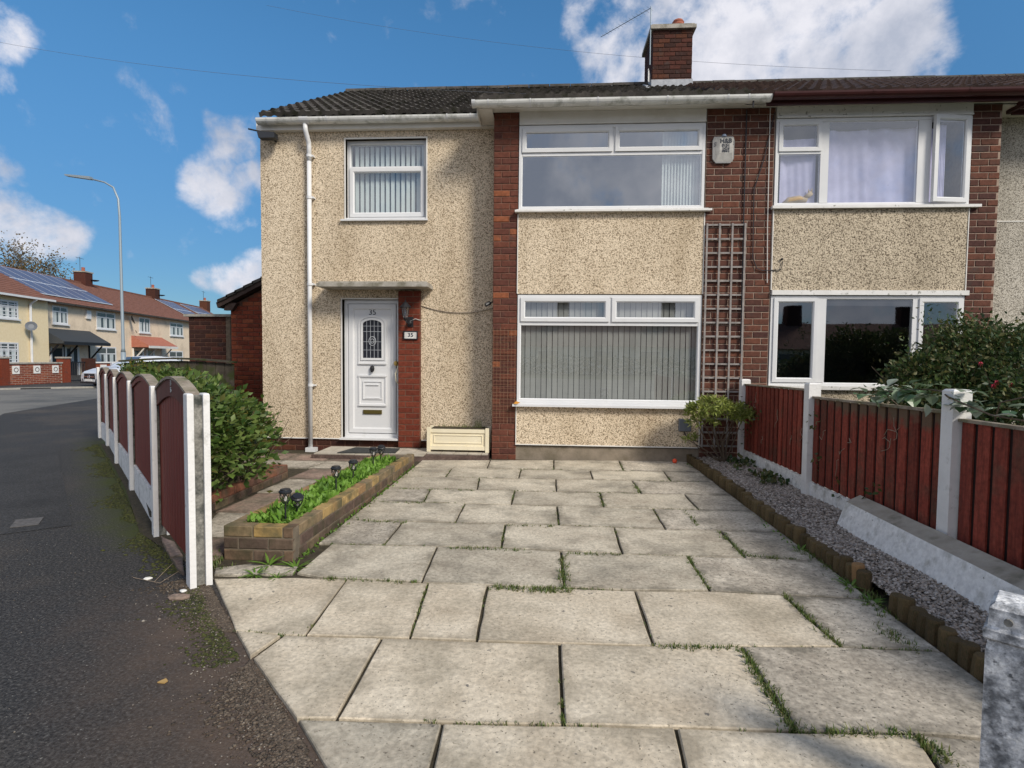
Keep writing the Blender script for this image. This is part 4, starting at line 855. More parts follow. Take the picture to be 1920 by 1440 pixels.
npl = thing('number_plaque', 'small framed 35 plaque below the lantern on the brick pillar', 'house number', (-2.11, DL-.09, 1.84))
obj('frame', frame(-2.225, -2.005, 1.775, 1.905, DL-.115, .018, .022), 'black', npl)
for k, s_ in enumerate(('', '3', '5', '')):
    x0 = -2.208+k*.047 if True else 0; wq = .047
    t_ = obj('ceramic_tile', MB().box(x0+.001, x0+wq-.002, DL-.108, DL-.094, 1.79, 1.89), 'whiteblock', npl)
    if s_: letters('digit', s_, .085, x0+wq/2, DL-.110, 1.842, 'ink', t_, True)
    else: obj('stripe', MB().box(x0+wq/2-.003, x0+wq/2+.003, DL-.1095, DL-.1082, 1.80, 1.88), 'ink', t_)
cmr = thing('security_camera', 'tiny dark camera at the edge of the brick pier left of window', 'camera', (-.86, D+.2, 2.3))
mb = MB(); mb.tube([(-.935, D+.06, 2.28), (-.87, D+.10, 2.32)], .028, 10).tube([(-.88, D+.10, 2.31), (-.83, D+.15, 2.34)], .01, 6); obj('camera_body', mb, 'black', cmr)
# loose cable from pillar to pier
def sag(a, b, s, n=12): a, b = Vector(a), Vector(b); return [a.lerp(b, i/n)+Vector((0,0,-s*4*(i/n)*(1-i/n))) for i in range(n+1)]
tag(obj('cable', MB().tube(sag((-1.97, DL-.01, 2.30), (-.83, DL-.02, 2.27), .09), .006, 5), 'fence_trim'), 'slack brown cable hanging across the pebbledash right of the door pillar', 'cable')
tag(obj('cable', MB().tube([(-2.12, DL-.10, 2.06), (-2.04, DL-.10, 2.09), (-1.97, DL-.095, 2.07), (-1.96, DL-.01, 2.08)], .006, 5), 'wirewhite'), 'short white cable curling from the lantern round the pillar', 'cable')
# security floodlight under the left eave
fl = thing('floodlight', 'dark floodlight under the gutter at the left corner of the house', 'floodlight', (-4.35, DL-.1, 4.87))
mb = MB(); mb.prism([(-4.47,DL-.20,4.92),(-4.20,DL-.20,4.90),(-4.17,DL-.24,4.80),(-4.42,DL-.24,4.80)], (0,.12,0)); obj('lamp_head', mb, 'black', fl)
obj('arm', MB().tube([(-4.3, DL-.12, 4.86), (-4.25, DL-.01, 4.82)], .015, 6).tube([(-4.60, DL-.2, 4.95), (-4.45, DL-.15, 4.93)], .012, 6), 'black', fl)
# planter box
pb = thing('planter_box', 'cream plastic trough planter standing on the porch slab by the pier', 'planter', (-1.33, 8.30, .09))
bx0, bx1, by0, by1, bz0, bz1 = -1.80, -.865, 8.17, 8.46, .092, .455
mb = MB(); mb.box(bx0+.05, bx1-.05, by0+.015, by1, bz0+.06, bz1-.03).box(bx0+.05, bx1-.05, by0, by0+.02, bz0+.03, bz0+.09).box(bx0+.05, bx1-.05, by0, by0+.02, bz1-.075, bz1-.02); frame(bx0+.10, bx1-.10, bz0+.13, bz1-.11, by0+.006, .012, .01, mb); obj('trough', mb, 'cream', pb)
for x in (bx0, bx1-.055): obj('corner_post', MB().box(x, x+.055, by0-.012, by0+.05, bz0, bz1), 'cream', pb); obj('corner_post', MB().box(x, x+.055, by1-.04, by1, bz0, bz1-.001), 'cream', pb)
obj('compost', MB().box(bx0+.06, bx1-.06, by0+.03, by1-.02, bz1-.03, bz1-.012), 'soil', pb)
# door mat
mt_ = MB(); nx = 10
mt_.prism([(-3.06,7.86,.092),(-2.22,7.94,.092),(-2.26,8.34,.092),(-2.96,8.36,.092)], (0,0,.012)); tag(obj('door_mat', mt_, 'mat'), 'dark rubber mat lying askew on the porch step before the white door', 'mat')

# ------------------------------------------------------------------ the neighbouring house
nb = thing('terraced_house', 'adjoining house with maroon gutter, lilac curtained window and weathered pebbledash', 'house', (4.5, D, 0))
nbw = obj('brick_wall', MB().box(MX+.001, PX0-.012, D+.006, D+.3, -.1, 5.03), 'mortar', nb)
bond(nbw, MX, 9)
npr = obj('brick_pier', MB().box(PX1+.01, QX1-.004, D+.006, DL+.3, -.1, 5.02), 'mortar', nb)
brick_face(npr, PX1+.006, QX1, -.01, 5.02, D, 'brick', cl=.24, ch=.0912)
obj('bay_panel', MB().box(PX0, PX1, D-.012, D+.2, 2.50, 3.62), 'dash_old', nb)
obj('bay_panel', MB().box(PX0, PX1, D-.012, D+.2, -.1, 1.10), 'dash_old', nb)
mb = MB(); mb.box(PX0-.012, PX0, D-.02, D+.1, 2.5, 3.63).box(PX1, PX1+.012, D-.02, D+.1, 2.5, 3.63); obj('bay_trim', mb, 'soffit', nb)
obj('cladding_board', MB().box(PX0, PX1, D-.02, D+.1, 4.90, 5.03).box(PX0, PX1, D-.035, D+.1, 4.875, 4.895), 'oldwhite', nb)
obj('rendered_wall', MB().box(QX1, 9.7, DL, DL+.25, -.1, 5.0), 'dash_grey', nb)
obj('wall_seam', MB().box(QX1+.002, 9.7, DL-.006, DL+.01, 3.53, 3.545), 'soffit', nb)
obj('side_wall', MB().box(2.66, 9.7, 15.6, 15.8, -.1, 5).box(9.5, 9.7, DL+.25, 15.6, -.1, 5), 'dash_grey', nb)
# upper window, right-hand sash open
w4 = obj('window', frame(PX0, PX1, 3.665, 4.865, D-.01, .05), 'upvc', nb)
c1, c2 = 3.80, 5.08
obj('mullion', MB().box(c1-.055, c1+.055, D-.008, D+.05, 3.71, 4.82).box(PX0+.05, c1-.055, D-.0075, D+.05, 4.385, 4.42), 'upvc', w4); obj('mullion', MB().box(c2-.04, c2+.13, D-.008, D+.05, 3.71, 4.82), 'upvc', w4)
obj('sash', frame(PX0+.04, c1-.05, 4.42, 4.83, D-.025, .06, .05), 'upvc', w4); pane(PX0+.095, c1-.105, 4.475, 4.775, D, w4, 'glass')
pane(PX0+.045, c1-.05, 3.70, 4.39, D+.004, w4, 'glass'); pane(c1+.05, c2-.035, 3.70, 4.83, D+.004, w4, 'glass')
# open sash, hinged on the right, swung out a little
sh = thing_sash = obj('open_sash', MB(), 'upvc', w4) if False else None
def rotz_mb(mb, cx_, cy_, a):
    ca, sa = math.cos(a), math.sin(a); mb.v = [(cx_+(x-cx_)*ca-(y-cy_)*sa, cy_+(x-cx_)*sa+(y-cy_)*ca, z) for x, y, z in mb.v]; return mb
osm = frame(c2+.13, PX1-.03, 3.70, 4.865, D-.03, .065, .05); rotz_mb(osm, PX1-.03, D-.03, R(7)); so = obj('open_sash', osm, 'upvc', w4, label='side sash standing ajar')
gp = MB().add([(c2+.19,D-.004,3.76),(PX1-.09,D-.004,3.76),(PX1-.09,D-.004,4.80),(c2+.19,D-.004,4.80)], [(0,1,2,3)]); rotz_mb(gp, PX1-.03, D-.03, R(7)); obj('pane', gp, 'glass', w4)
room(PX0, PX1, 3.665, 4.865, D+.11, w4, 1.5)
obj('window_sill', MB().box(PX0-.04, PX1+.13, D-.07, D+.1, 3.625, 3.663), 'oldwhite', w4)
obj('roller_blind', MB().box(c1+.06, c2-.045, D+.02, D+.07, 4.745, 4.82), 'navy', w4)
def curtain(x0, x1, z0, z1, y, parent, amp=.02, n=60, gather=0, mat='curtain', lean=0):
    vs = []; fs = []; nz = 10
    for j in range(nz+1):
        v = j/nz
        for i in range(n+1):
            u = i/n; xx = x0+(x1-x0)*u+lean*v*(1-u); vs.append((xx, y+amp*math.sin((x0+(x1-x0)*u)*17+1.2*math.sin(u*5))*(.5+.5*v)+.003*math.sin(u*31+v*3), z0+(z1-z0)*v))
    for j in range(nz):
        for i in range(n): a = j*(n+1)+i; fs.append((a, a+1, a+n+2, a+n+1))
    return obj('curtain', MB().add(vs, fs), mat, parent, smooth=True)
curtain(PX0+.10, 3.72, 3.67, 4.62, D+.085, w4); curtain(c1-.0, 4.42, 3.67, 4.73, D+.088, w4, lean=-.0); curtain(4.40, c2+.25, 3.67, 4.75, D+.094, w4); curtain(c2+.26, 5.46, 3.67, 4.78, D+.088, w4)
# soft toy cat-shaped ornament behind the left pane
mb = MB(); mb.tube([(3.28, D+.045, 3.70), (3.36, D+.045, 3.76), (3.50, D+.045, 3.78), (3.60, D+.045, 3.76)], [.03,.05,.05,.03], 8).tube([(3.58, D+.045, 3.80), (3.66, D+.045, 3.86)], [.03,.035], 8).tube([(3.66,D+.045,3.88),(3.67,D+.045,3.93)], [.015,.002], 5).tube([(3.63,D+.045,3.87),(3.62,D+.045,3.92)], [.015,.002], 5)
tag(obj('cat_ornament', mb, M('ginger_fur', [(.3,(.45,.33,.2)),(.7,(.6,.48,.33))], rough=.9), smooth=True), 'small ginger cat shape lying on the sill behind upstairs side pane', 'ornament')
# lower window
w5 = obj('window', frame(PX0, PX1, 1.15, 2.42, D-.01, .05), 'upvc', nb)
for a, b in ((3.775, 3.895), (5.06, 5.16)): obj('mullion', MB().box(a, b, D-.008, D+.05, 1.2, 2.38), 'upvc', w5)
for a, b in ((PX0+.04, 3.775), (5.14, PX1-.03)):
    obj('sash', frame(a, b, 1.20, 2.39, D-.027, .065, .05), 'upvc', w5); pane(a+.06, b-.06, 1.26, 2.33, D, w5, 'glass_low')
pane(3.89, 5.065, 1.19, 2.375, D+.004, w5, 'glass_low'); room(PX0, PX1, 1.15, 2.42, D+.11, w5, 2.5, 'navy')
obj('roller_blind', MB().box(3.895, 5.055, D+.02, D+.07, 2.285, 2.36), 'navy', w5)
obj('window_sill', MB().box(PX0-.03, PX1+.03, D-.07, D+.1, 1.10, 1.148), 'oldwhite', w5)
obj('lintel', MB().box(PX0-.0, PX1+.04, D-.045, D+.1, 2.43, 2.495), 'oldwhite', nb)
# roof
rn = roof_deck(2.655, 9.75, 7.9, BZ, nb); tile_slope(rn, 2.66, 9.75, 7.81, BZ, 13, 'tile_brown', w=.308); ridge(rn, 2.9, 9.7)
obj('soffit', MB().box(2.92, 9.7, 7.90, D-.001, 5.031, 5.045).box(QX1+.001, 9.7, D+.0, DL, 5.0, 5.02), 'soffit', nb)
obj('fascia', MB().box(2.905, 6.35, 7.86, 7.90, 4.95, 5.07).box(6.30, 6.35, 7.9, 8.3, 4.95, 5.07).box(6.35, 9.7, 8.25, 8.28, 4.93, 5.05), 'maroon', nb)
gutter(nb, 2.945, 6.42, 7.79, 5.06, .078, 'maroon', clips=[(4.2,.03),(5.4,.03)]); gutter(nb, 6.36, 9.7, 8.18, 5.06, .078, 'maroon')
# ornaments and wires on both fronts
tag(obj('cable', MB().tube([(2.72, D-.02, 5.0), (2.72, D-.02, 3.5), (2.725, D-.02, 1.6)], .009, 5), 'wire'), 'black cable running straight down the brick wall behind the trellis edge', 'cable')
tag(obj('cable', MB().tube([(2.93, D-.03, 5.22), (2.98, D-.06, 5.2), (3.03, D-.05, 5.0), (3.04, D-.02, 4.8), (3.05, D-.02, 3.4), (3.07, D-.02, 2.6)], .007, 5), 'wirewhite'), 'thin pale cable looping over the gutter end and down the party wall', 'cable')
tag(obj('cable', MB().tube([(3.10, D-.02, 4.95), (2.97, D-.02, 4.3), (2.85, D-.02, 3.9), (2.86, D-.02, 2.95), (2.92, D-.02, 2.8), (3.0, D-.02, 2.77), (3.25, D-.03, 2.78), (3.27, D-.03, 2.9)], .007, 5), 'wire'), 'bent black cable crossing the brick between the two upper windows', 'cable')
mb = MB(); mb.lathe([(0,-.02),(.022,0),(0,.02)], (3.26, D-.03, 2.93), 8); tag(obj('cable_end', mb, 'wire'), 'small black knob on the weathered pebbledash beside the cable', 'fixing')
mb = MB(); mb.tube([(2.70, 7.80, 5.0), (2.70, 7.80, 4.9)], .012, 5).lathe([(.05,.0),(.01,-.04),(0,-.04)], (2.70, 7.8, 5.01), 6); tag(obj('cable_hook', mb, 'wire'), 'small black hook under the end of the white gutter', 'hook')
# overhead service wires
MT['wirefaint'] = flat('weathered_wire', (.16,.17,.19), .6)
for lab, a, b, s_ in (('overhead wire dropping to the fascia above the upper bay window', at(-300,10,Y=14), Vector((1.9, 7.79, 5.02)), .5), 
                 ('thin wire crossing behind the chimney toward the right roof', at(500,10,Y=14), Vector((6.8, 11.9, 7.35)), .3)):
    tag(obj('overhead_wire', MB().tube(sag(a, b, s_, 24), .0028, 4), 'wirefaint'), lab, 'wire', 'overhead wires')

# wire mesh for climbers on the left pier
mb = MB()
for k in range(7): x = XP0+.02+k*.053; mb.tube([(x, D-.022, .55), (x, D-.022, 1.95)], .0022, 3)
for k in range(26): z = .58+k*.053; mb.tube([(XP0+.01, D-.024, z), (XP1-.02, D-.024, z)], .0022, 3)
tag(obj('wire_mesh', mb, M('rusty_mesh', [(.3,(.16,.09,.05)),(.7,(.25,.15,.09))], rough=.8)), 'rusty square wire mesh fixed over the lower left brick pier', 'mesh')

# ------------------------------------------------------------------ planter with bricks
plc = thing('brick_planter', 'long low brick planter with yellow capping bricks beside the driveway', 'planter', (-2.1, 5.6, 0))
AX0, AX1, AY0, AY1 = -2.36, -1.83, 3.86, 7.50
def ztop(y): return .262-(y-AY0)*.024
core = MB(); w_ = .095
core.prism([(AX0+.004,AY0+.004,-.05),(AX1-.004,AY0+.004,-.05),(AX1-.004,AY0+w_,-.05),(AX0+.004,AY0+w_,-.05)], (0,0,.05+ztop(AY0)-.012))
for xa, xb in ((AX0+.004, AX0+w_), (AX1-w_, AX1-.004)):
    core.add([(xa,AY0+w_,-.05),(xb,AY0+w_,-.05),(xb,AY1,-.05),(xa,AY1,-.05),(xa,AY0+w_,ztop(AY0)-.012),(xb,AY0+w_,ztop(AY0)-.012),(xb,AY1,ztop(AY1)-.012),(xa,AY1,ztop(AY1)-.012)], [(0,3,2,1),(4,5,6,7),(0,1,5,4),(1,2,6,5),(2,3,7,6),(3,0,4,7)])
core.box(AX0+.1, AX1-.1, AY1-w_, AY1-.004, -.05, ztop(AY1)-.014)
obj('mortar', core, 'mortar_grey', plc)
obj('soil', MB().add([(AX0+w_,AY0+w_,.20),(AX1-w_,AY0+w_,.20),(AX1-w_,AY1-w_,.13),(AX0+w_,AY1-w_,.13)], [(0,1,2,3)]), 'soil', plc)
hc = .088
for r in range(3):
    mat = 'brick_cap' if r == 0 else 'brick_planter'
    # front
    x = AX0-(.11 if r == 1 else 0)
    while x < AX1-.01:
        a, b = max(x, AX0), min(x+.225, AX1); x += .225
        if r == 0 and b-a < .12: mat_ = 'brick_planter'
        else: mat_ = mat
        if b-a > .03: brick(plc, ((a+b)/2, AY0-.004, ztop(AY0)-hc*(r+.5)), b-a-.009, hc-.009, w_+.004, mat_)
    for side, X_, sg in (('r', AX1, 1), ('l', AX0, -1)):
        y = AY0+.0-(.11 if r == 1 else 0)
        if r == 0: y = AY0+w_
        while y < AY1-.02:
            L_ = .225 if r else (.215 if side == 'r' else .225)
            a, b = max(y, AY0+w_+.0), min(y+L_, AY1); y += L_
            if b-a < .04: continue
            ym = (a+b)/2; brick(plc, (X_+sg*.004, ym, ztop(ym)-hc*(r+.5)), b-a-.009, hc-.009, w_+.004, mat, rz=math.pi/2*sg)
# bed edging (reddish bricks, two courses)
be = thing('bed_edging', 'low reddish brick edging round the hydrangea bed', 'garden edging', (-3.2, 5.9, 0))
EX, EY0, EY1 = -3.20, 4.55, 6.62
obj('mortar', MB().box(EX-.09, EX-.004, EY0, EY1, -.05, .15).box(-4.0, EX-.09, EY1-.09, EY1-.004, -.05, .15), 'mortar_dark', be)
for r in range(2):
    y = EY0-r*.11
    while y < EY1-.03:
        a, b = max(y, EY0), min(y+.225, EY1); y += .225
        if b-a > .05: brick(be, (EX+.002, (a+b)/2, .122-r*.085), b-a-.009, .078, .1, 'brick_edge' if r == 0 else 'brick_planter', rz=math.pi/2)
for k in range(4): brick(be, (EX-.12-k*.225, EY1-.1, .122), .215, .078, .1, 'brick_edge')
struct(obj('bed_soil', MB().add([(-3.27,4.5,.10),(-3.27,6.56,.10),(-5.1,6.6,.10),(-4.6,5.95,.10),(-3.42,4.52,.1)], [(0,1,2,3,4)]), 'soil'))

# ------------------------------------------------------------------ foliage helpers
def leaves_np(P, Nn, size, aspect=.5, curl=.15, rng=None, sizes=None):
    """P centres, Nn growth directions; each leaf is a bent four-sided blade with a midrib fold"""
    rng = rng or np.random; n = len(P); P = np.asarray(P, float); Nn = np.asarray(Nn, float)
    Nn = Nn/np.maximum(1e-6, np.linalg.norm(Nn, axis=1, keepdims=True))
    r = rng.normal(size=(n, 3)); s = np.cross(Nn, r); s /= np.maximum(1e-6, np.linalg.norm(s, axis=1, keepdims=True)); b = np.cross(s, Nn)
    L_ = (sizes if sizes is not None else size*rng.uniform(.6, 1.25, n))[:, None]; W = L_*aspect
    v0 = P; v1 = P+Nn*L_*.5+s*W*.5+b*L_*curl*.6; v2 = P+Nn*L_-b*L_*curl; v3 = P+Nn*L_*.5-s*W*.5+b*L_*curl*.6; m = P+Nn*L_*.5
    V = np.stack([v0, v1, v2, v3, m], 1).reshape(-1, 3)
    base = np.arange(n)[:, None]*5; Fc = np.concatenate([base+[[0, 1, 4]], base+[[1, 2, 4]], base+[[2, 3, 4]], base+[[3, 0, 4]]], 0)
    return V, Fc
def np_obj(name, parts, mat, parent=None):
    V = np.concatenate([p[0] for p in parts]); off = 0; Fs = []
    for v, f in parts: Fs.append(f+off); off += len(v)
    Fc = np.concatenate(Fs); me = bpy.data.meshes.new(name); me.vertices.add(len(V)); me.vertices.foreach_set('co', V.ravel())
    k = Fc.shape[1]; me.loops.add(len(Fc)*k); me.loops.foreach_set('vertex_index', Fc.ravel().astype(np.int32)); me.polygons.add(len(Fc)); me.polygons.foreach_set('loop_start', np.arange(len(Fc), dtype=np.int32)*k)
    me.update(calc_edges=True); me.validate(); return obj(name, me, mat, parent)
rng = np.random.default_rng(11)
def blob_points(n, c, r, shell=.55, lump=None):
    d = rng.normal(size=(n, 3)); d /= np.linalg.norm(d, axis=1, keepdims=True); d[:, 2] = np.abs(d[:, 2])*1.0-.25*(rng.random(n) < .35)
    rad = (shell+(1-shell)*rng.random(n))
    return np.array(c)+d*rad[:, None]*np.array(r), d
def leaf_mesh(L_, W, seed=0):
    """one broad serrated leaf, bent along the midrib, growing along +y"""
    r = random.Random(seed); n = 5; vs = [(0,0,0)]; prof = [0,.62,1,.86,.45,0]
    for i in range(1, 6):
        t = i/5; w = W*.5*prof[i]; z = -.25*L_*t*t
        if i < 5: vs += [(-w, L_*t, z+.10*W*prof[i]), (0, L_*t, z), (w, L_*t, z+.10*W*prof[i])]
        else: vs.append((0, L_, z))
    fs = [(0,2,1),(0,3,2)]
    for i in range(3): a = 1+3*i; fs += [(a,a+1,a+4,a+3),(a+1,a+2,a+5,a+4)]
    fs += [(10,11,13),(11,12,13)]
    return MB().add(vs, fs).mesh('leaf')
def scatter_leaves(parent, P, Nn, Lr, W, mat, name='leaf', nmesh=4):
    ms = [leaf_mesh(1, W, s) for s in range(nmesh)]
    for m in ms: m.materials.append(MT[mat])
    for i, (p, n_) in enumerate(zip(P, Nn)):
        o = bpy.data.objects.new(name, ms[i % nmesh]); col.objects.link(o); o.parent = parent; o.location = Vector(p)-WL[parent.name]
        q = Vector(n_).to_track_quat('Y', 'Z'); o.rotation_mode = 'QUATERNION'; o.rotation_quaternion = q; s = random.uniform(*Lr); o.scale = (s, s, s)

# ------------------------------------------------------------------ hydrangea
hy = thing('hydrangea_bush', 'large leafy green hydrangea bush behind the white posts of the left fence', 'bush', (-3.9, 5.7, .1))
lobes = [((-3.62,5.55,.62),(.58,.72,.58)), ((-3.58,6.1,.52),(.46,.5,.50)), ((-4.2,6.15,.72),(.65,.7,.58)), ((-4.9,6.85,.80),(.6,.6,.50)), ((-3.50,5.0,.56),(.46,.5,.55)), ((-5.5,7.5,.80),(.5,.5,.48)), ((-3.2,5.3,.42),(.35,.5,.32))]
PP = []; NN = []
for c, r in lobes:
    k = int(1000*r[0]*r[2]/.31)+80; p, d = blob_points(k, c, r, .72); lowm = rng.random(k) < .25; p[lowm, 2] = c[2]-np.abs(rng.normal(size=lowm.sum()))*r[2]*.45; p += rng.normal(size=p.shape)*.05; PP.append(p); NN.append(d)
P_ = np.concatenate(PP); N_ = np.concatenate(NN)+rng.normal(size=(len(P_), 3))*.45
# a fence line check keeps leaves on the garden side
def fence_x(y): return np.interp(y, [3.5,4.37,5.84,7.26,8.64,9.5], [-2.27,-3.20,-4.565,-5.90,-7.18,-8.02])+.20
ok = (P_[:, 0] > fence_x(P_[:, 1])) & (P_[:, 2] > .12); P_ = P_[ok]; N_ = N_[ok]
dist = np.linalg.norm(P_-CAM, axis=1)-P_[:, 2]*.8; order = np.argsort(dist)
near = order[:3*290:3][:290]; rest = np.setdiff1d(np.arange(len(P_)), near)
Nn_ = N_[near]*np.array([1,1,.5])+np.array([.15,-.35,.15]); scatter_leaves(hy, P_[near], Nn_, (.065,.125), .56, 'hydleaf')
fo = np_obj('foliage', [leaves_np(P_[rest], N_[rest]*np.array([1,1,.6]), .092, .55, .12, rng)], 'hydleaf', hy); fo['kind'] = 'stuff'
# inner smaller dark leaves
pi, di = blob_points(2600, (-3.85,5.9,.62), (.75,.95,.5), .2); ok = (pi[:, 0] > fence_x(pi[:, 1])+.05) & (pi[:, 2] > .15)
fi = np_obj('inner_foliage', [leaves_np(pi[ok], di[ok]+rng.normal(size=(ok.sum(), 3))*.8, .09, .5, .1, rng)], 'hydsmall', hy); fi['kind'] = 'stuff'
st = MB(); rs = random.Random(4)
for k in range(46):
    b0 = Vector((-3.65+rs.uniform(-.35,.3), 5.55+rs.uniform(-.7,.8), .1)); 
    if b0.x < float(fence_x(b0.y))+.1: b0.x = float(fence_x(b0.y))+.15
    e = b0+Vector((rs.uniform(-.35,.55), rs.uniform(-.35,.5), rs.uniform(.35,.85))); e.x = max(e.x, float(fence_x(e.y))+.12); m_ = b0.lerp(e, .5)+Vector((rs.uniform(.0,.08), rs.uniform(-.08,.08), .05))
    st.tube([b0, m_, e], [.007,.005,.003], 5)
obj('stem', st, 'bark', hy)
mb = MB(); mb.lathe([(0,0),(.03,.01),(.04,.03),(.02,.05),(0,.055)], (-3.62, 5.0, 1.20), 8); obj('dried_flower_head', mb, 'terracotta', hy)
# ivy tangle further back along the fence
iv = thing('hedge', 'small leaved hedge tangle behind the far end of the left fence', 'hedge', (-6.2, 8.2, 0))
p, d = blob_points(3200, (-5.9,8.1,.85), (.95,.55,.50), .4); p2, d2 = blob_points(1600, (-6.9,8.9,1.0), (.6,.4,.42), .4)
p = np.concatenate([p, p2]); d = np.concatenate([d, d2]); ok = p[:, 0] > fence_x(p[:, 1])+.02
f_ = np_obj('foliage', [leaves_np(p[ok], d[ok]+rng.normal(size=(ok.sum(), 3))*.8, .065, .5, .1, rng)], 'hydsmall', iv); f_['kind'] = 'stuff'
obj('stem', MB().tube([(-6.0,8.1,0),(-5.9,8.1,.9)], .02, 5).tube([(-6.8,8.8,0),(-6.8,8.9,.9)], .02, 5), 'bark', iv)

# ------------------------------------------------------------------ left fence: concrete posts with arched panels
lposts = [(-2.262, 3.43, 1.255), (-3.20, 4.37, 1.245), (-4.565, 5.84, 1.215), (-5.90, 7.26, 1.19), (-7.18, 8.64, 1.18), (-8.02, 9.47, 1.27)]
ltext = ['nearest two-tone white concrete fence post at the driveway corner', 'second white concrete fence post, stained grey on its inner side', 'third white fence post along the pavement',
         'fourth white fence post along the pavement', 'fifth white fence post along the pavement, before the farthest panel', 'farthest white fence post at the end of the pavement fence']
lfence = thing('fence', 'pavement fence of arched dark red panels between white concrete posts', 'fence', (0, 0, 0))
def hpost(x, y, ang, h, lab, w=.115, d=.13, gap=.055):
    g2 = gap/2; t = obj('fence_post', MB().box(-.022, .022, -g2-.001, g2+.001, -.1, h-.012), 'concrete', lfence, local=True); t.location = (x, y, 0); t.rotation_euler = (0, 0, ang)
    # H section: two flanges in white paint and a bare web; local x runs along the fence
    for s in (-1, 1):
        z = h
        f = MB(); y0, y1 = (s*g2, s*d/2) if s > 0 else (s*d/2, s*g2)
        f.add([(-w/2,y0,-.1),(w/2,y0,-.1),(w/2,y1,-.1),(-w/2,y1,-.1),(-w/2+.004,y0,z-.008),(w/2-.004,y0,z-.008),(w/2-.004,y1,z-.008),(-w/2+.004,y1,z-.008),(-w/2+.012,y0+.004,z),(w/2-.012,y0+.004,z),(w/2-.012,y1-.004,z),(-w/2+.012,y1-.004,z)],
              [(0,3,2,1),(0,1,5,4),(1,2,6,5),(2,3,7,6),(3,0,4,7),(4,5,9,8),(5,6,10,9),(6,7,11,10),(7,4,8,11),(8,9,10,11)])
        obj('flange', f, 'post', t, local=True)
    return t
for i, (x, y, h) in enumerate(lposts):
    j = min(i, len(lposts)-2); dx, dy = lposts[j+1][0]-lposts[j][0], lposts[j+1][1]-lposts[j][1]; a = math.atan2(dy, dx)+math.pi
    hpost(x, y, a, h, ltext[i])
def arched_panel(p0, p1, h0, h1, lab, gate=False):
    P0, P1 = Vector((p0[0], p0[1], 0)), Vector((p1[0], p1[1], 0)); d = (P1-P0); L0 = d.length; a = math.atan2(d.y, d.x)
    s0, s1 = .03, L0-.03; zb = .10 if gate else .30; n = 14
    def top(u, rise, base): return base+rise*math.sin(math.pi*u)
    base = min(h0, h1)-.03; rise = .115
    pts_ = [(s0+(s1-s0)*i/n, top(i/n, rise, base)) for i in range(n+1)]
    t = obj('fence_panel', MB().prism([(s0,-.004,zb+.01)]+[(s1,-.004,zb+.01)]+[(x,-.004,z-.03) for x, z in pts_[::-1]], (0,.008,0)), 'fence_dark', lfence, local=True); t.location = P0; t.rotation_euler = (0, 0, a)
    if gate: t['label'] = lab
    board_w = .095; nb_ = int((s1-s0)/board_w)
    for k in range(nb_):
        xa, xb = s0+(s1-s0)*k/nb_+.003, s0+(s1-s0)*(k+1)/nb_-.003
        za, zb_ = top((xa-s0)/(s1-s0), rise, base)-.02, top((xb-s0)/(s1-s0), rise, base)-.02
        obj('board', MB().prism([(xa,-.008,zb),(xb,-.008,zb),(xb,-.008,zb_),(xa,-.008,za)], (0,.016,0)), 'fence_dark', t, local=True)
    # arched head rail on both faces and the capping
    for yy in (-.026, .012):
        mb = MB()
        for i in range(n):
            (xa, za), (xb, zb2) = pts_[i], pts_[i+1]; la = .13 if gate else .05
            ua, ub = i/n, (i+1)/n; ba, bb = base-la+rise*math.sin(math.pi*ua)*.98-.0, base-la+rise*math.sin(math.pi*ub)*.98
            mb.prism([(xa,yy,ba),(xb,yy,bb),(xb,yy,zb2-.005),(xa,yy,za-.005)], (0,.014,0))
        obj('head_rail', mb, 'fence_dark' if not gate else MT['head_brown'], t, local=True)
    mb = MB()
    for i in range(n):
        (xa, za), (xb, zb2) = pts_[i], pts_[i+1]; mb.prism([(xa,-.04,za-.004),(xb,-.04,zb2-.004),(xb,-.04,zb2+.016),(xa,-.04,za+.016)], (0,.08,0))
    obj('capping', mb, 'fence_trim', t, local=True)
    if gate:
        mb = MB(); 
        for dz in (0, .035): mb.tube([(L0*.46+.02*math.cos(q), -.030 if False else .030, base+rise-.06-dz*1.0+.014*math.sin(q)) for q in [2*math.pi*i/8 for i in range(9)]], .003, 4)
        obj('number', letters_local('3', .055, L0*.5, base+rise-.035), 'blind_white', t, local=True); obj('number', letters_local('5', .055, L0*.5, base+rise-.085), 'blind_white', t, local=True)
        obj('latch', MB().tube([(.06,.03,.98),(.05,.045,.94),(.06,.03,.88)], .012, 6), 'galv', t, local=True)
    else:
        obj('gravel_board', MB().box(s0-.01, s1+.01, -.025, .025, -.1, .285), 'gboard', t, local=True)
    return t
def letters_local(s, size, x, z):
    me = text_mesh(s, size, .003)
    for v in me.vertices: v.co = (x-v.co.x, .030-v.co.y*-1, z+v.co.z)
    me.flip_normals(); return me
MT['head_brown'] = M('brown_head_board', [(.3,(.10,.035,.025)),(.7,(.17,.06,.045))], scale=8, rough=.7, bump=.002)
plabs = ['nearest arched dark red fence panel with small pale number near its top', 'second arched dark red fence panel over a white gravel board', 'third arched dark red panel of the pavement fence', 'fourth arched dark red panel of the pavement fence', 'farthest narrow red panel of the pavement fence']
for i in range(5):
    a, b = lposts[i], lposts[i+1]; arched_panel((a[0], a[1]), (b[0], b[1]), a[2], b[2], plabs[i], gate=(i == 0))
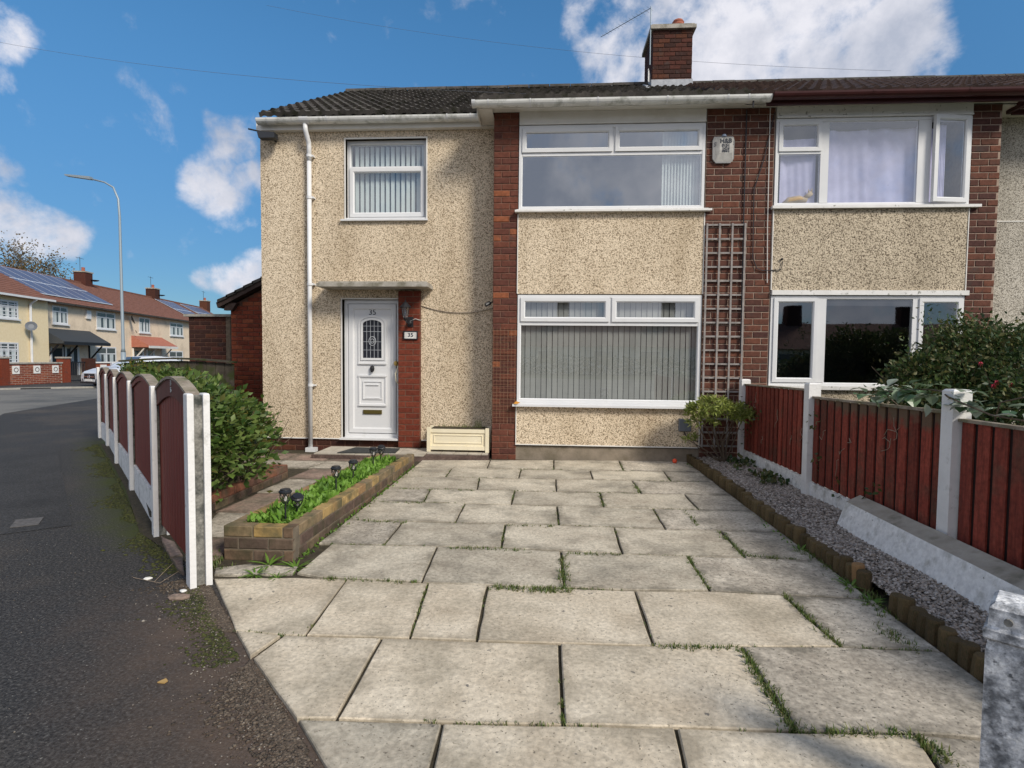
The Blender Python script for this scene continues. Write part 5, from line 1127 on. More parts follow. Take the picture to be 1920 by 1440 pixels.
# old boarded fence further back with mossy curved top
of = thing('old_fence', 'old dark timber fence with sagging mossy top beyond the hedge', 'fence', (-6.6, 9.4, 0))
for k in range(12):
    xa = -7.55+k*.17; zt_ = 1.37+.05*math.sin(math.pi*(k+.5)/12)
    obj('board', MB().box(xa, xa+.16, 9.42, 9.44, 0, zt_-.02), 'oldwood', of)
mb = MB()
for k in range(12):
    a, b = k/12, (k+1)/12; mb.prism([(-7.6+2.1*a,9.36,1.37+.055*math.sin(math.pi*a)),(-7.6+2.1*b,9.36,1.37+.055*math.sin(math.pi*b)),(-7.6+2.1*b,9.36,1.40+.055*math.sin(math.pi*b)),(-7.6+2.1*a,9.36,1.40+.055*math.sin(math.pi*a))], (0,.14,0))
obj('capping', mb, 'oldwood', of)

# ------------------------------------------------------------------ right fence
FX = 2.76
rfence = thing('fence', 'vertical red board fence with white concrete posts along the gravel strip', 'fence', (0, 0, 0))
rposts = [(FX, 7.98, 1.24, 'rear white concrete post of the right fence beside the trellis'), (FX, 5.98, 1.275, 'middle white concrete post of the red board fence'), (FX, 3.93, 1.32, 'nearest white concrete post of the red board fence, bramble across its top')]
def solid_post(x, y, h, lab, wx=.12, wy=.11):
    return (obj('fence_post', MB().add([(-wx/2,-wy/2,-.1),(wx/2,-wy/2,-.1),(wx/2,wy/2,-.1),(-wx/2,wy/2,-.1),(-wx/2,-wy/2,h-.012),(wx/2,-wy/2,h-.012),(wx/2,wy/2,h-.012),(-wx/2,wy/2,h-.012),(-wx/2+.012,-wy/2+.012,h),(wx/2-.012,-wy/2+.012,h),(wx/2-.012,wy/2-.012,h),(-wx/2+.012,wy/2-.012,h)],
        [(0,3,2,1),(0,1,5,4),(1,2,6,5),(2,3,7,6),(3,0,4,7),(4,5,9,8),(5,6,10,9),(6,7,11,10),(7,4,8,11),(8,9,10,11)]), 'post', rfence, local=True))
for x, y, h, lab in rposts: solid_post(x, y, h, lab).location = (x, y, 0)
def board_panel(y0, y1, z0, z1, zb0, zb1, n, lab):
    rb_ = random.Random(int(y0*10)); t = obj('fence_panel', MB().prism([(FX+.0,y0,zb0),(FX+.0,y1,zb1),(FX+.0,y1,z1-.02),(FX+.0,y0,z0-.02)], (.012,0,0)), 'gap_shade', rfence)
    for k in range(n):
        a, b = (k)/n, (k+1)/n; ya, yb = y0+(y1-y0)*a, y0+(y1-y0)*b; zt_ = z0+(z1-z0)*(a+b)/2; zl = zb0+(zb1-zb0)*(a+b)/2
        j = rb_.uniform(-.004, .004); s_ = -.028+j
        # feather-edge board: thick on one side, lapping the next
        g1 = .014+rb_.uniform(0,.006); s_ = -.012+j
        obj('board', MB().prism([(FX+s_,ya-g1,zl+rb_.uniform(0,.012)),(FX+s_+rb_.uniform(-.002,.002),yb+g1,zl),(FX-.001,yb+g1,zl),(FX-.001,ya-g1,zl)], (0,rb_.uniform(-.004,.004),zt_-zl-.012)), 'fence_worn' if 5 < y0 < 7 else 'fence_red', t)
    obj('capping', MB().prism([(FX-.03,y0,z0-.012),(FX-.03,y1,z1-.012),(FX-.03,y1,z1+.008),(FX-.03,y0,z0+.008)], (.06,0,0)), 'fence_trim', t)
    if zb0 > .12: obj('gravel_board', MB().prism([(FX-.025,y0,-.1),(FX-.025,y1,-.1),(FX-.025,y1,zb1-.006),(FX-.025,y0,zb0-.006)], (.05,0,0)), 'gboard', t)
board_panel(7.92, 6.04, 1.17, 1.20, .26, .27, 15, 'rear red board fence panel between trellis and middle post')
board_panel(5.92, 3.99, 1.13, 1.16, .25, .26, 14, 'middle red board fence panel with peeling greenish board tops')
board_panel(3.87, 1.7, 1.12, 1.14, .25, .26, 16, 'nearest red board fence panel at the right edge behind fallen concrete beam')

# fallen concrete beam
bm_ = thing('concrete_beam', 'fallen white and grey concrete beam resting on gravel against the red fence', 'concrete beam', (2.6, 3.4, .1))
fa = Vector((2.50, 4.90, .085)); fb = Vector((2.42, 1.9, .085))
def beam_sec(o, t): # bottom front, top front, top back, bottom back
    return [o, o+Vector((.07, .0, .215)), o+Vector((.20, .02, .265)), o+Vector((.235, 0, .06))]
s1_, s2_ = beam_sec(fa, 0), beam_sec(fb, 1)
nseg = 12; vs = []
for i in range(nseg+1):
    t = i/nseg
    for a, b in zip(s1_, s2_): vs.append(a.lerp(b, t)+Vector((random.uniform(-.003,.003), 0, random.uniform(-.003,.003))))
fs = []; mi_ = []
mb = MB()
for i in range(nseg): 
    for k in range(4):
        mb.add([vs[i*4+k], vs[i*4+(k+1) % 4], vs[(i+1)*4+(k+1) % 4], vs[(i+1)*4+k]], [(0,1,2,3)], 0 if k == 0 else 1)
mb.add(vs[:4], [(0,1,2,3)], 1); mb.add(vs[-4:], [(3,2,1,0)], 1)
obj('beam_body', mb, ['gboard', MT['beam_grey'] if 'beam_grey' in MT else M('beam_grey', [(.3,(.30,.27,.22)),(.7,(.44,.40,.34))], scale=7, rough=.9, bump=.005, dirt=(.16,.15,.11), dscale=5, drange=(.52,.72))], bm_)

# near concrete post at the right edge
np_ = thing('gate_post', 'stubby lichen spotted white concrete post at the lower right corner', 'post', (1.62, 1.85, 0))
gh = .785; GW, GD_ = .17, .17
prof = [(-.1, 0), (.62, 0), (.655, .004), (.665, -.007), (.69, -.007), (.70, .003), (.755, .004), (.770, .016)]; vs = []
for z, ins in prof:
    vs += [(ins,ins,z),(GW-ins,ins,z),(GW-ins,GD_-ins,z),(ins,GD_-ins,z)]
fs = []
for i in range(len(prof)-1):
    for k in range(4): fs.append((i*4+k, i*4+(k+1) % 4, (i+1)*4+(k+1) % 4, (i+1)*4+k))
fs.append(tuple(range(4*(len(prof)-1), 4*len(prof))))
np_.location = (1.345, 1.75, 0); np_.rotation_euler = (0, 0, R(-42))
obj('shaft', MB().add(vs, fs), 'lichen', np_, local=True)
for hx_ in (.05, .10): obj('bolt_hole', MB().tube([(hx_, -.006, .725), (hx_, .01, .725)], .011, 10), 'concrete', np_, local=True)

# ------------------------------------------------------------------ gravel strip and log edging
gv = MB(); gv.add([(2.10,1.9,.085),(FX+.06,1.9,.085),(FX+.06,8.12,.085),(2.12,8.12,.07)], [(0,1,2,3)]); struct(obj('gravel_bed', gv, M('gravel_base', [(.3,(.05,.042,.035)),(.7,(.14,.12,.10))], scale=45, rough=1, bump=.01)))
n = 26000
yy = 2.0+6.1*rng.random(n)**1.35; xx = 2.10+(FX+.04-2.10)*rng.random(n); s = rng.uniform(.007,.017, n)*np.where(yy < 4, 1, 1.12)
octv = np.array([(1,0,0),(0,1,0),(-1,0,0),(0,-1,0),(0,0,1),(0,0,-1)], float); octf = np.array([(0,1,4),(1,2,4),(2,3,4),(3,0,4),(1,0,5),(2,1,5),(3,2,5),(0,3,5)])
ang = rng.uniform(0, 6.28, n); sc = np.stack([s*rng.uniform(.8,1.5,n), s*rng.uniform(.7,1.1,n), s*rng.uniform(.4,.8,n)], 1)
V = octv[None]*sc[:, None]+rng.normal(size=(n, 6, 3))*.0015; ca, sa = np.cos(ang)[:, None], np.sin(ang)[:, None]
tl = rng.uniform(-.5,.5,n)[:, None]; X2 = V[..., 0]*ca-V[..., 1]*sa; Y2 = V[..., 0]*sa+V[..., 1]*ca; Z2 = V[..., 2]+X2*tl*.5
zz = .090+rng.uniform(0,.012,n)+.012*np.sin(xx*9+yy*3)+.02*np.clip((xx-2.4)/.4,0,1)
V = np.stack([X2+xx[:, None], Y2+yy[:, None], Z2+zz[:, None]], -1).reshape(-1, 3); Fc = (octf[None]+np.arange(n)[:, None, None]*6).reshape(-1, 3)
pm = leafmat('pebble_mix', [(.26,.225,.195),(.42,.37,.33),(.12,.105,.09),(.32,.26,.21),(.55,.50,.45),(.17,.14,.115)], rough=.85, trans=0)
struct(np_obj('gravel', [(V, Fc)], pm), 'stuff')
le = thing('log_edging', 'row of short upright wooden logs edging the gravel strip', 'edging', (2.07, 5, 0)); rl = random.Random(9)
lm = []
for sd_ in range(4):
    r0 = random.Random(sd_); mb = MB(); k = 9; pr2 = [(1,0),(1.02,.5),(1,.93),(.9,1.0)]
    vs = []
    rad = [1+r0.uniform(-.07,.07) for _ in range(k)]
    for rr_, z in pr2: vs += [(rr_*rad[i]*math.cos(2*math.pi*i/k), rr_*rad[i]*math.sin(2*math.pi*i/k), z) for i in range(k)]
    fs = [(j*k+i, j*k+(i+1) % k, (j+1)*k+(i+1) % k, (j+1)*k+i) for j in range(3) for i in range(k)]+[tuple(range(3*k, 4*k))]
    mb.add(vs, fs); m_ = mb.mesh('log'); m_.materials.append(MT['log']); lm.append(m_)
lf = lm[0].copy(); lf.materials.clear(); lf.materials.append(MT['log_fresh'])
y = 2.15; ki = 0
while y < 8.08:
    rad = rl.uniform(.036,.046); y += rad; x = 2.075+.012*math.sin(y*2.1)+rl.uniform(-.006,.006); h = rl.uniform(.13,.165)
    if 3.42 < y < 3.62: y += rad; continue          # gap hidden by weeds
    fresh = abs(y-3.75) < .05 or abs(y-2.33) < .08
    o = bpy.data.objects.new('log', lf if fresh else lm[ki % 4]); ki += 1; col.objects.link(o); o.parent = le
    o.location = Vector((x, y, -.02))-WL[le.name]; o.scale = (rad, rad, h+(.03 if fresh else 0)); o.rotation_euler = (rl.uniform(-.07,.07), rl.uniform(-.08,.05), rl.uniform(0,6)); y += rad+.001
    if fresh: o['label'] = 'pale freshly exposed log'

# ------------------------------------------------------------------ small plants in joints
def blades(P, hgt, n_, spread, mat_name, name, lab=None, cat=None, width=.004, group=None, kind=None):
    """tufts of narrow blades"""
    parts = []
    P = np.repeat(np.asarray(P, float), n_, 0); m = len(P); a = rng.uniform(0, 6.28, m); d = np.stack([np.cos(a), np.sin(a), np.zeros(m)], 1); h = hgt*rng.uniform(.4,1.1,m)[:, None]; sp = spread*rng.uniform(.2,1.2,m)[:, None]
    w = np.stack([-np.sin(a), np.cos(a), np.zeros(m)], 1)*width*rng.uniform(.6,1.3,m)[:, None]; o = rng.normal(size=(m, 3))*[.008,.008,0]; B = P+o
    M1 = B+d*sp*.4+np.array([0,0,1])*h*.65; T = B+d*sp+np.array([0,0,1])*h
    V = np.stack([B-w, B+w, M1-w*.8, M1+w*.8, T], 1).reshape(-1, 3); b5 = np.arange(m)[:, None]*5
    Fc = np.concatenate([b5+[[0,1,3]], b5+[[0,3,2]], b5+[[2,3,4]]])
    o_ = np_obj(name, [(V, Fc)], mat_name)
    if kind: o_['kind'] = kind
    if lab: tag(o_, lab, cat, group)
    return o_
JP = []
for (a, b) in joint_lines:
    L_ = (b-a).length; m = int(L_*55)
    for _ in range(m):
        t = rng.random(); p = a.lerp(b, t)
        f = math.sin(p.x*5.3+p.y*3.7)+math.sin(p.x*2.1-p.y*4.9)+rng.normal()*.5
        if f > .75: JP.append((p.x, p.y, .012))
blades(JP, .020, 4, .014, 'grass', 'grass', 'short grass and moss growing in the joints of the paving', 'grass', kind='stuff', width=.0025)
JP = []
for (xa, ya, xb, yb, m, r_) in ((1392,1224,1490,1380,130,.014),(1470,1120,1570,1212,80,.012),(1350,1000,1396,1045,50,.014),(1056,1048,1058,1106,60,.018),(925,1106,1070,1112,90,.02),(1283,960,1308,990,26,.012),(1125,932,1131,953,16,.012),(1187,908,1200,927,20,.012),
        (750,919,850,921,24,.012),(860,922,900,923,10,.01),(950,989,1040,990,24,.012),(670,979,760,983,40,.016),(700,943,790,946,24,.014),(1290,1047,1329,1110,30,.012),(830,1030,1000,1036,40,.012),(1060,1042,1160,1044,30,.012),(1400,1046,1500,1054,36,.02),
        (1720,1390,1790,1440,50,.014),(1510,1378,1715,1385,50,.010),(1240,1218,1390,1221,40,.010),(396,1040,410,1070,40,.03),(1590,1085,1660,1160,90,.05),(1500,1030,1560,1075,60,.03),(1650,1180,1720,1225,40,.03),(600,1088,780,1097,50,.012)):
    a_, b_ = at(xa, ya, Z=.01), at(xb, yb, Z=.01)
    for _ in range(m): c = a_.lerp(b_, rng.random()); JP.append((c.x+rng.normal()*r_, c.y+rng.normal()*r_, .010))
blades(JP, .036, 5, .026, 'grass', 'grass_tuft', 'longer grass tufts sprouting between driveway slabs', 'grass', kind='stuff', width=.003)
# weeds along planter foot and log edging
pw = []
for k in range(230):
    y = rng.uniform(3.9, 7.4); pw.append((AX1+abs(rng.normal())*.035, y, .01))
for k in range(260):
    y = rng.uniform(2.6, 8.0); 
    if math.sin(y*4.1)+math.sin(y*1.7) > .1: pw.append((2.02-abs(rng.normal())*.035, y, .01))
pw = np.array(pw); dn = rng.normal(size=(len(pw), 3)); dn[:, 2] = np.abs(dn[:, 2])*.6+.1
o_ = np_obj('ground_weeds', [leaves_np(np.repeat(pw, 3, 0)+rng.normal(size=(len(pw)*3, 3))*[.015,.015,.006], np.repeat(dn, 3, 0)+rng.normal(size=(len(pw)*3, 3))*.6, .030, .5, .1, rng)], 'weed'); struct(o_, 'stuff')
def rosette(x, y, z, n, L_, name, lab, cat, mat='weed', group=None, wd=.12):
    t = thing(name, lab, cat, (x, y, z), 0, group); m1 = leaf_mesh(1, wd, 1); m1.materials.append(MT[mat])
    for k in range(n):
        o = bpy.data.objects.new('leaf', m1); col.objects.link(o); o.parent = t; a = 2*math.pi*k/n+random.uniform(-.3,.3); e = random.uniform(.12, .85); dr = Vector((math.cos(a), math.sin(a), math.tan(e)*.8)); o.rotation_mode = 'QUATERNION'; o.rotation_quaternion = dr.to_track_quat('Y', 'Z'); s = L_*random.uniform(.7,1.2); o.scale = (s, s, s)
    return t
for (px_, py_, L_, lab) in ((505,1062,.17,'tall dandelion clump against the planter front wall'), (555,1068,.15,'dandelion clump at the planter corner on the driveway side'), (478,1080,.12,'small dandelion clump in the joint before the planter'), (520,1085,.09,'tiny dandelion rosette beside the broken slab edge')):
    c = at(px_, py_, Z=.01); rosette(c.x, c.y, .012, 24, L_*.8, 'dandelion', lab, 'weed', group='dandelions by the planter')
for (px_, py_, L_, lab) in ((1635,1105,.13,'leafy weed clump at the break in the log edging'), (1500,1035,.10,'fresh green weed at the foot of the logs, mid driveway'), (1690,1135,.10,'leafy weed by the logs nearest the corner post')):
    c = at(px_, py_, Z=.01); rosette(min(c.x,2.0), c.y, .012, 18, L_, 'weed_clump', lab, 'weed', group='weeds by the log edging')
# planter leaves
n = 2600; px2 = rng.uniform(AX0+.10, AX1-.10, n); py2 = rng.uniform(AY0+.12, AY1-.55, n); pz = .20-(py2-AY0)*.02+rng.uniform(0,.05,n)
dn = rng.normal(size=(n, 3))*.8; dn[:, 2] = np.abs(dn[:, 2])*.7+.5
pfo = thing('leafy_ground_cover', 'bright green lettuce-like leaves filling the long brick planter', 'plants', (-2.1, 5.4, .2))
scatter_leaves(pfo, np.stack([px2[:290], py2[:290]**1.0, pz[:290]], 1), dn[:290], (.055,.10), .5, 'lettuce')
f_ = np_obj('foliage', [leaves_np(np.stack([px2, py2, pz], 1)[290:], dn[290:], .075, .45, .15, rng)], 'lettuce', pfo); f_['kind'] = 'stuff'
# solar garden lights
def solar_light(x, y, z, lab, tilt=0):
    t = thing('garden_light', lab, 'garden light', (x, y, z), 0, 'solar stake lights in the planter'); t.rotation_euler = (tilt, tilt*.6, 0); t.scale = (.85, .85, 1)
    obj('light_cap', MB().lathe([(.052,0),(.058,.006),(.058,.016),(.046,.024),(.044,.032),(0,.035)], (0,0,.19), 16), 'black', t, local=True)
    mb = MB()
    for k in range(6):
        for s in (1, -1):
            pth = [(.05*math.cos(2*math.pi*k/6), .05*math.sin(2*math.pi*k/6), .19)]
            for q in (.33,.66,1): a = 2*math.pi*k/6+s*q*1.05; r_ = .05-.034*q*q; pth.append((r_*math.cos(a), r_*math.sin(a), .19-.085*q))
            mb.tube(pth, .0032, 4)
    obj('lattice_shade', mb, 'black', t, local=True)
    obj('stake', MB().tube([(0,0,.105),(0,0,-.06)], .008, 6), 'black', t, local=True); obj('bulb', MB().lathe([(.0,.12),(.014,.13),(.016,.17),(.012,.188)], (0,0,0), 8), MT['wirewhite'], t, local=True)
for px_, py_, Yp, lab, tl_ in ((535,922,4.12,'front black solar light in the planter',0),(556,925,4.30,'solar light leaning just behind the front one',.35),(630,878,5.05,'third black solar light, middle of the planter',0),(662,866,5.55,'fourth solar light beyond the planter middle',.05),(700,842,6.5,'fifth solar light near the door end of planter',0),(713,836,6.7,'sixth solar light, leaning toward the door mat',.3)):
    c = at(px_, py_, Y=Yp); solar_light(min(max(c.x, AX0+.12), AX1-.10), Yp, c.z-.20, lab, tl_)

# pieris shrub at the foot of the trellis
ps = thing('evergreen_shrub', 'small yellow-green evergreen shrub in front of the trellis foot', 'shrub', (2.45, 7.75, .09))
P_, N_ = [], []
for c, r, k in (((2.22,7.62,.82),(.33,.28,.18),110), ((2.48,7.6,.76),(.24,.26,.18),75), ((1.98,7.66,.74),(.12,.14,.11),14), ((1.97,7.75,.42),(.08,.08,.10),8), ((2.10,7.6,.64),(.22,.18,.12),18), ((2.60,7.6,.70),(.12,.14,.11),10)):
    p, d = blob_points(k, c, r, .75); P_.append(p); N_.append(d)
P_ = np.concatenate(P_); N_ = np.concatenate(N_)
lp = np.repeat(P_, 11, 0)+rng.normal(size=(len(P_)*11, 3))*.01; ln_ = np.repeat(N_, 11, 0)*.5+rng.normal(size=(len(P_)*11, 3))*.75; ln_[:, 2] -= .1
f_ = np_obj('foliage', [leaves_np(lp, ln_, .075, .26, .15, rng)], 'pieris', ps); f_['kind'] = 'stuff'
mb = MB(); base = Vector((2.42, 7.75, .08)); rs = random.Random(6)
for k in range(13):
    e = Vector(P_[rs.randrange(len(P_))]); mb.tube([base+Vector((rs.uniform(-.03,.03), 0, 0)), base.lerp(e, .45)+Vector((rs.uniform(-.1,.05), rs.uniform(-.06,.06), 0)), e], [.012,.009,.004], 5)
obj('branch', mb, 'bark', ps)
# ivy at the fence foot
p = np.stack([rng.uniform(2.45,2.70,420), rng.uniform(6.3,7.9,420), .10+rng.random(420)*.07], 1); ok = np.sin(p[:,1]*6)+.8 > rng.random(420)*1.6
o_ = np_obj('ivy', [leaves_np(p[ok], rng.normal(size=(ok.sum(), 3))+[0,0,.8], .06, .8, .1, rng)], 'bushleaf'); tag(o_, 'dark ivy creeping over the gravel at the white gravel board', 'ivy')
# climbing stems on the red fence
mb = MB(); rs = random.Random(12)
for k in range(14):
    y = rs.uniform(4.1, 7.6); z = rs.uniform(.35,.95); p0 = Vector((FX-.02, y, z)); pth = [p0]; 
    for q in range(4): pth.append(pth[-1]+Vector((rs.uniform(-.008,.002), rs.uniform(-.07,.05), rs.uniform(-.03,.08))))
    mb.tube(pth, .0028, 4)
cs = obj('climber_stems', mb, 'twig'); tag(cs, 'dry climbing stems clinging to the red boards', 'climber')
p = []
for c in ((4.75,.42),(4.85,.36),(5.3,.32),(5.7,.5),(7.3,.8),(7.55,.6),(7.7,.9),(7.8,.5),(5.8,.9)):
    for _ in range(9): p.append((FX-.06+rng.uniform(-.02,.005), c[0]+rng.normal()*.06, c[1]+rng.normal()*.06))
np_obj('leaf_cluster', [leaves_np(np.array(p), rng.normal(size=(len(p), 3)), .05, .6, .1, rng)], 'bushleaf', cs)['kind'] = 'stuff'

# neighbour's bush
nbh = thing('garden_bush', "big dark green bush with a few red flowers behind the right fence", 'bush', (5.0, 6.4, 0))
lob = [((4.55,6.6,1.05),(.75,.6,.60)), ((5.2,6.5,1.25),(.8,.7,.70)), ((4.15,6.3,.75),(.55,.5,.55)), ((4.95,6.9,1.60),(.5,.4,.45)), ((5.9,6.3,1.3),(.8,.7,.65)), ((5.0,5.7,.9),(.9,.6,.7)), ((4.3,6.7,1.35),(.30,.3,.30)), ((5.7,6.7,1.75),(.35,.3,.30))]
P_, N_ = [], []
for c, r in lob:
    k = int(11000*r[0]*r[2]); p, d = blob_points(k, c, r, .55); P_.append(p+rng.normal(size=p.shape)*.045); N_.append(d)
P_ = np.concatenate(P_); N_ = np.concatenate(N_); ok = (P_[:,0] > FX+.15) & (P_[:,1] < D-.1); P_, N_ = P_[ok], N_[ok]
f_ = np_obj('foliage', [leaves_np(P_, N_+rng.normal(size=N_.shape)*.7, .062, .5, .12, rng)], 'bushleaf', nbh); f_['kind'] = 'stuff'
mb = MB(); rs = random.Random(8)
for k in range(60):
    i = rs.randrange(len(P_)); e = Vector(P_[i])+Vector(N_[i])*.12; b0 = Vector((5.0+rs.uniform(-.4,.4), 6.5, .1)); mb.tube([b0, b0.lerp(e, .6)+Vector((0,0,.06)), e], [.014,.008,.003], 4)
obj('branch', mb, 'bark', nbh)
# stray twigs with leaves poking from the outline
tp = []; 
for (px_, py_) in ((1745,585),(1752,610),(1762,622),(1730,605),(1695,640),(1712,660),(1680,690),(1800,585),(1815,600),(1835,615),(1860,625),(1890,640),(1905,655)):
    c = at(px_, py_, Y=6.6)
    for _ in range(16): tp.append(np.array(c)+rng.normal(size=3)*[.05,.05,.06])
np_obj('sprig', [leaves_np(np.array(tp), rng.normal(size=(len(tp), 3))+[0,0,.4], .05, .4, .1, rng)], 'bushleaf', nbh)
for (px_, py_) in ((1838,680),(1868,715),(1893,718),(1862,722)):
    c = at(px_, py_, Y=5.55); mb = MB()
    for k in range(6):
        a = k*1.05; mb.add([c, c+Vector((.016*math.cos(a), -.02, .016*math.sin(a)-.01)), c+Vector((.024*math.cos(a+.25), -.01, .024*math.sin(a+.25)-.02)), c+Vector((.016*math.cos(a+.5), 0, .016*math.sin(a+.5)))], [(0,1,2,3)])
    obj('flower', mb, 'petal', nbh)
# bramble along the fence top
br = thing('bramble', 'bramble stems with broad leaves trailing over the right fence top', 'bramble', (FX, 4.4, 1.2))
pth = [(FX+.25,5.3,1.12),(FX+.08,5.0,1.22),(FX+.06,4.6,1.28),(FX+.05,4.3,1.30),(FX-.02,4.05,1.30),(FX-.08,3.9,1.27),(FX-.03,3.6,1.18),(FX+.05,3.2,1.15)]
obj('stem', MB().tube(pth, .006, 5).tube([(FX+.25,4.9,1.1),(FX+.05,4.75,1.2),(FX-.02,4.7,1.24)], .005, 5).tube([(FX+.2,3.9,1.0),(FX+.1,3.7,1.25),(FX+.04,3.45,1.30)], .005, 5), 'bark', br)
P_, N_ = [], []
for k in range(80):
    t = rng.random(); y = 5.05-t*1.35; P_.append((FX-.01+rng.normal()*.05, y, 1.19+abs(rng.normal())*.05+(.06 if 4.1 < y < 4.5 else 0))); N_.append((rng.normal()-.5, rng.normal(), .15+rng.normal()*.5))
for k in range(16): P_.append((FX-.01+rng.normal()*.05, 3.85-rng.random()*.9, 1.17+abs(rng.normal())*.05)); N_.append((rng.normal()-.3, rng.normal(), .3))
scatter_leaves(br, P_, N_, (.07,.12), .95, 'bramble')

# ------------------------------------------------------------------ small items
tag(obj('ball', MB().lathe([(.034*math.sin(math.pi*i/10), -.034*math.cos(math.pi*i/10)) for i in range(11)], (*at(1265,868,Y=8.02).xy, .055), 14), 'ball', smooth=True), 'small bright orange ball against the bay plinth', 'ball')
def shape_stone(px_, py_, r_, mat, lab, flat_=.35, seed=0):
    c = at(px_, py_, Z=.01); rr_ = random.Random(seed); k = 9; mb = MB(); rads = [rr_.uniform(.75,1.2) for _ in range(k)]; vs = []
    for s_, z in ((1,0),(1.02,.5),(.7,1)): vs += [(c.x+r_*s_*rads[i]*math.cos(6.283*i/k)*1.4, c.y+r_*s_*rads[i]*math.sin(6.283*i/k), .004+r_*flat_*z) for i in range(k)]
    mb.add(vs, [(j*k+i, j*k+(i+1) % k, (j+1)*k+(i+1) % k, (j+1)*k+i) for j in range(2) for i in range(k)]+[tuple(range(2*k, 3*k))]); return tag(obj('stone', mb, mat), lab, 'stone')
shape_stone(277, 1084, .020, 'whiteblock', 'white chip lying on dark pavement left of nearest post', .5, 1)
shape_stone(335, 1119, .042, 'slab_pink', 'flat pinkish stone fragment at the foot of nearest post', .4, 2)
shape_stone(343, 1107, .018, 'whiteblock', 'small pale chip between the post and the flat stone', .5, 3)
mb = MB(); c = at(305, 1278, Z=.006); mb.prism([(c.x-.018,c.y-.01,.004),(c.x+.016,c.y-.012,.004),(c.x+.020,c.y+.006,.004),(c.x,c.y+.022,.004)], (0,0,.006)); tag(obj('leaf', mb, 'leafdead'), 'single orange-brown leaf on the asphalt', 'leaf')
tag(obj('twig', MB().tube([at(250,1083,Z=.006), at(300,1093,Z=.02), at(345,1065,Z=.01)], .002, 4).tube([at(290,1090,Z=.01), at(330,1050,Z=.015)], .002, 4), 'twig'), 'thin dry twigs on the pavement beside the nearest post', 'twig')
tag(obj('drain_cover', MB().prism([at(x,y,Z=.0055) for x,y in ((18,990),(72,984),(82,970),(30,975))], (0,0,.004)), 'iron_cover'), 'small rectangular iron utility cover set in the pavement', 'cover')
n = 900; a = rng.random(n); ex = -2.35+a*1.6+rng.normal(size=n)*.10-.10; ey = 3.55-a*1.72+rng.normal(size=n)*.10-.06
ex2 = rng.uniform(-4.5,-.5,260); ey2 = rng.uniform(1.8,6,260); ok = ex2+ey2*.93 < 1.0; ex = np.concatenate([ex, ex2[ok]]); ey = np.concatenate([ey, ey2[ok]]); n = len(ex)
inside = (ex > -.86-(ey-1.95)*.88+.02); ex[inside] -= .25
s = rng.uniform(.002,.0065,n)*np.where(rng.random(n) < .06, 2, 1); V = (octv[None]*np.stack([s,s,s*.6],1)[:, None]+np.stack([ex,ey,np.full(n,.003)],1)[:, None]).reshape(-1,3); Fc = (octf[None]+np.arange(n)[:, None, None]*6).reshape(-1,3)
struct(np_obj('loose_grit', [(V, Fc)], leafmat('grit_mix', [(.10,.08,.065),(.15,.12,.095),(.30,.27,.23),(.08,.06,.05),(.12,.10,.08)], rough=.9, trans=0)), 'stuff')
def scatter_band(pts_, n, wd, name, mat, smin, smax, seed, bias=0):
    g_ = np.random.default_rng(seed); P = np.array(pts_, float); sl_ = np.linalg.norm(np.diff(P, axis=0), axis=1); cum = np.concatenate([[0], np.cumsum(sl_)]); u = g_.random(n)*cum[-1]
    k = np.clip(np.searchsorted(cum, u)-1, 0, len(sl_)-1); t = (u-cum[k])/sl_[k]; c = P[k]+(P[k+1]-P[k])*t[:, None]; d = (P[k+1]-P[k])/sl_[k][:, None]; nn = np.stack([-d[:, 1], d[:, 0]], 1)
    off = np.abs(g_.normal(size=n))*wd*(.5+.5*np.sin(u*3.1)+.35*np.sin(u*7.7+1))+bias; c = c+nn*off[:, None]; s_ = g_.uniform(smin, smax, n); a = g_.uniform(0, 6.28, n)
    sc = np.stack([s_*g_.uniform(.8,1.6,n), s_, s_*g_.uniform(.15,.4,n)], 1); V = octv[None]*sc[:, None]; ca, sa = np.cos(a)[:, None], np.sin(a)[:, None]
    V = np.stack([V[..., 0]*ca-V[..., 1]*sa+c[:, :1], V[..., 0]*sa+V[..., 1]*ca+c[:, 1:], V[..., 2]+.002], -1).reshape(-1, 3); Fc = (octf[None]+np.arange(n)[:, None, None]*6).reshape(-1, 3)
    return struct(np_obj(name, [(V, Fc)], mat), 'stuff')
mossm = leafmat('moss_mix', [(.025,.03,.01),(.05,.058,.015),(.075,.08,.02),(.04,.036,.02)], rough=1, trans=0)
gritm = leafmat('brown_grit_mix', [(.07,.052,.038),(.12,.09,.065),(.05,.04,.03),(.17,.135,.10)], rough=1, trans=0)
scatter_band([(-.72,1.66),(-.95,1.98),(-1.5,2.60),(-1.95,3.08),(-2.36,3.55)], 9000, .12, 'edge_grit', gritm, .003, .012, 1, -.045)
scatter_band([(-1.5,2.58),(-1.95,3.05),(-2.33,3.50)], 1500, .09, 'edge_moss', mossm, .004, .012, 2)
scatter_band([(-2.5,3.66),(-3.40,4.40),(-4.75,5.85),(-6.1,7.28),(-7.5,8.75)], 4200, .10, 'edge_moss', mossm, .005, .018, 4)
scatter_band([(XL+.03,7.4),(XL+.03,3.9)], 1800, .03, 'planter_foot_moss', mossm, .004, .012, 5, -.05)

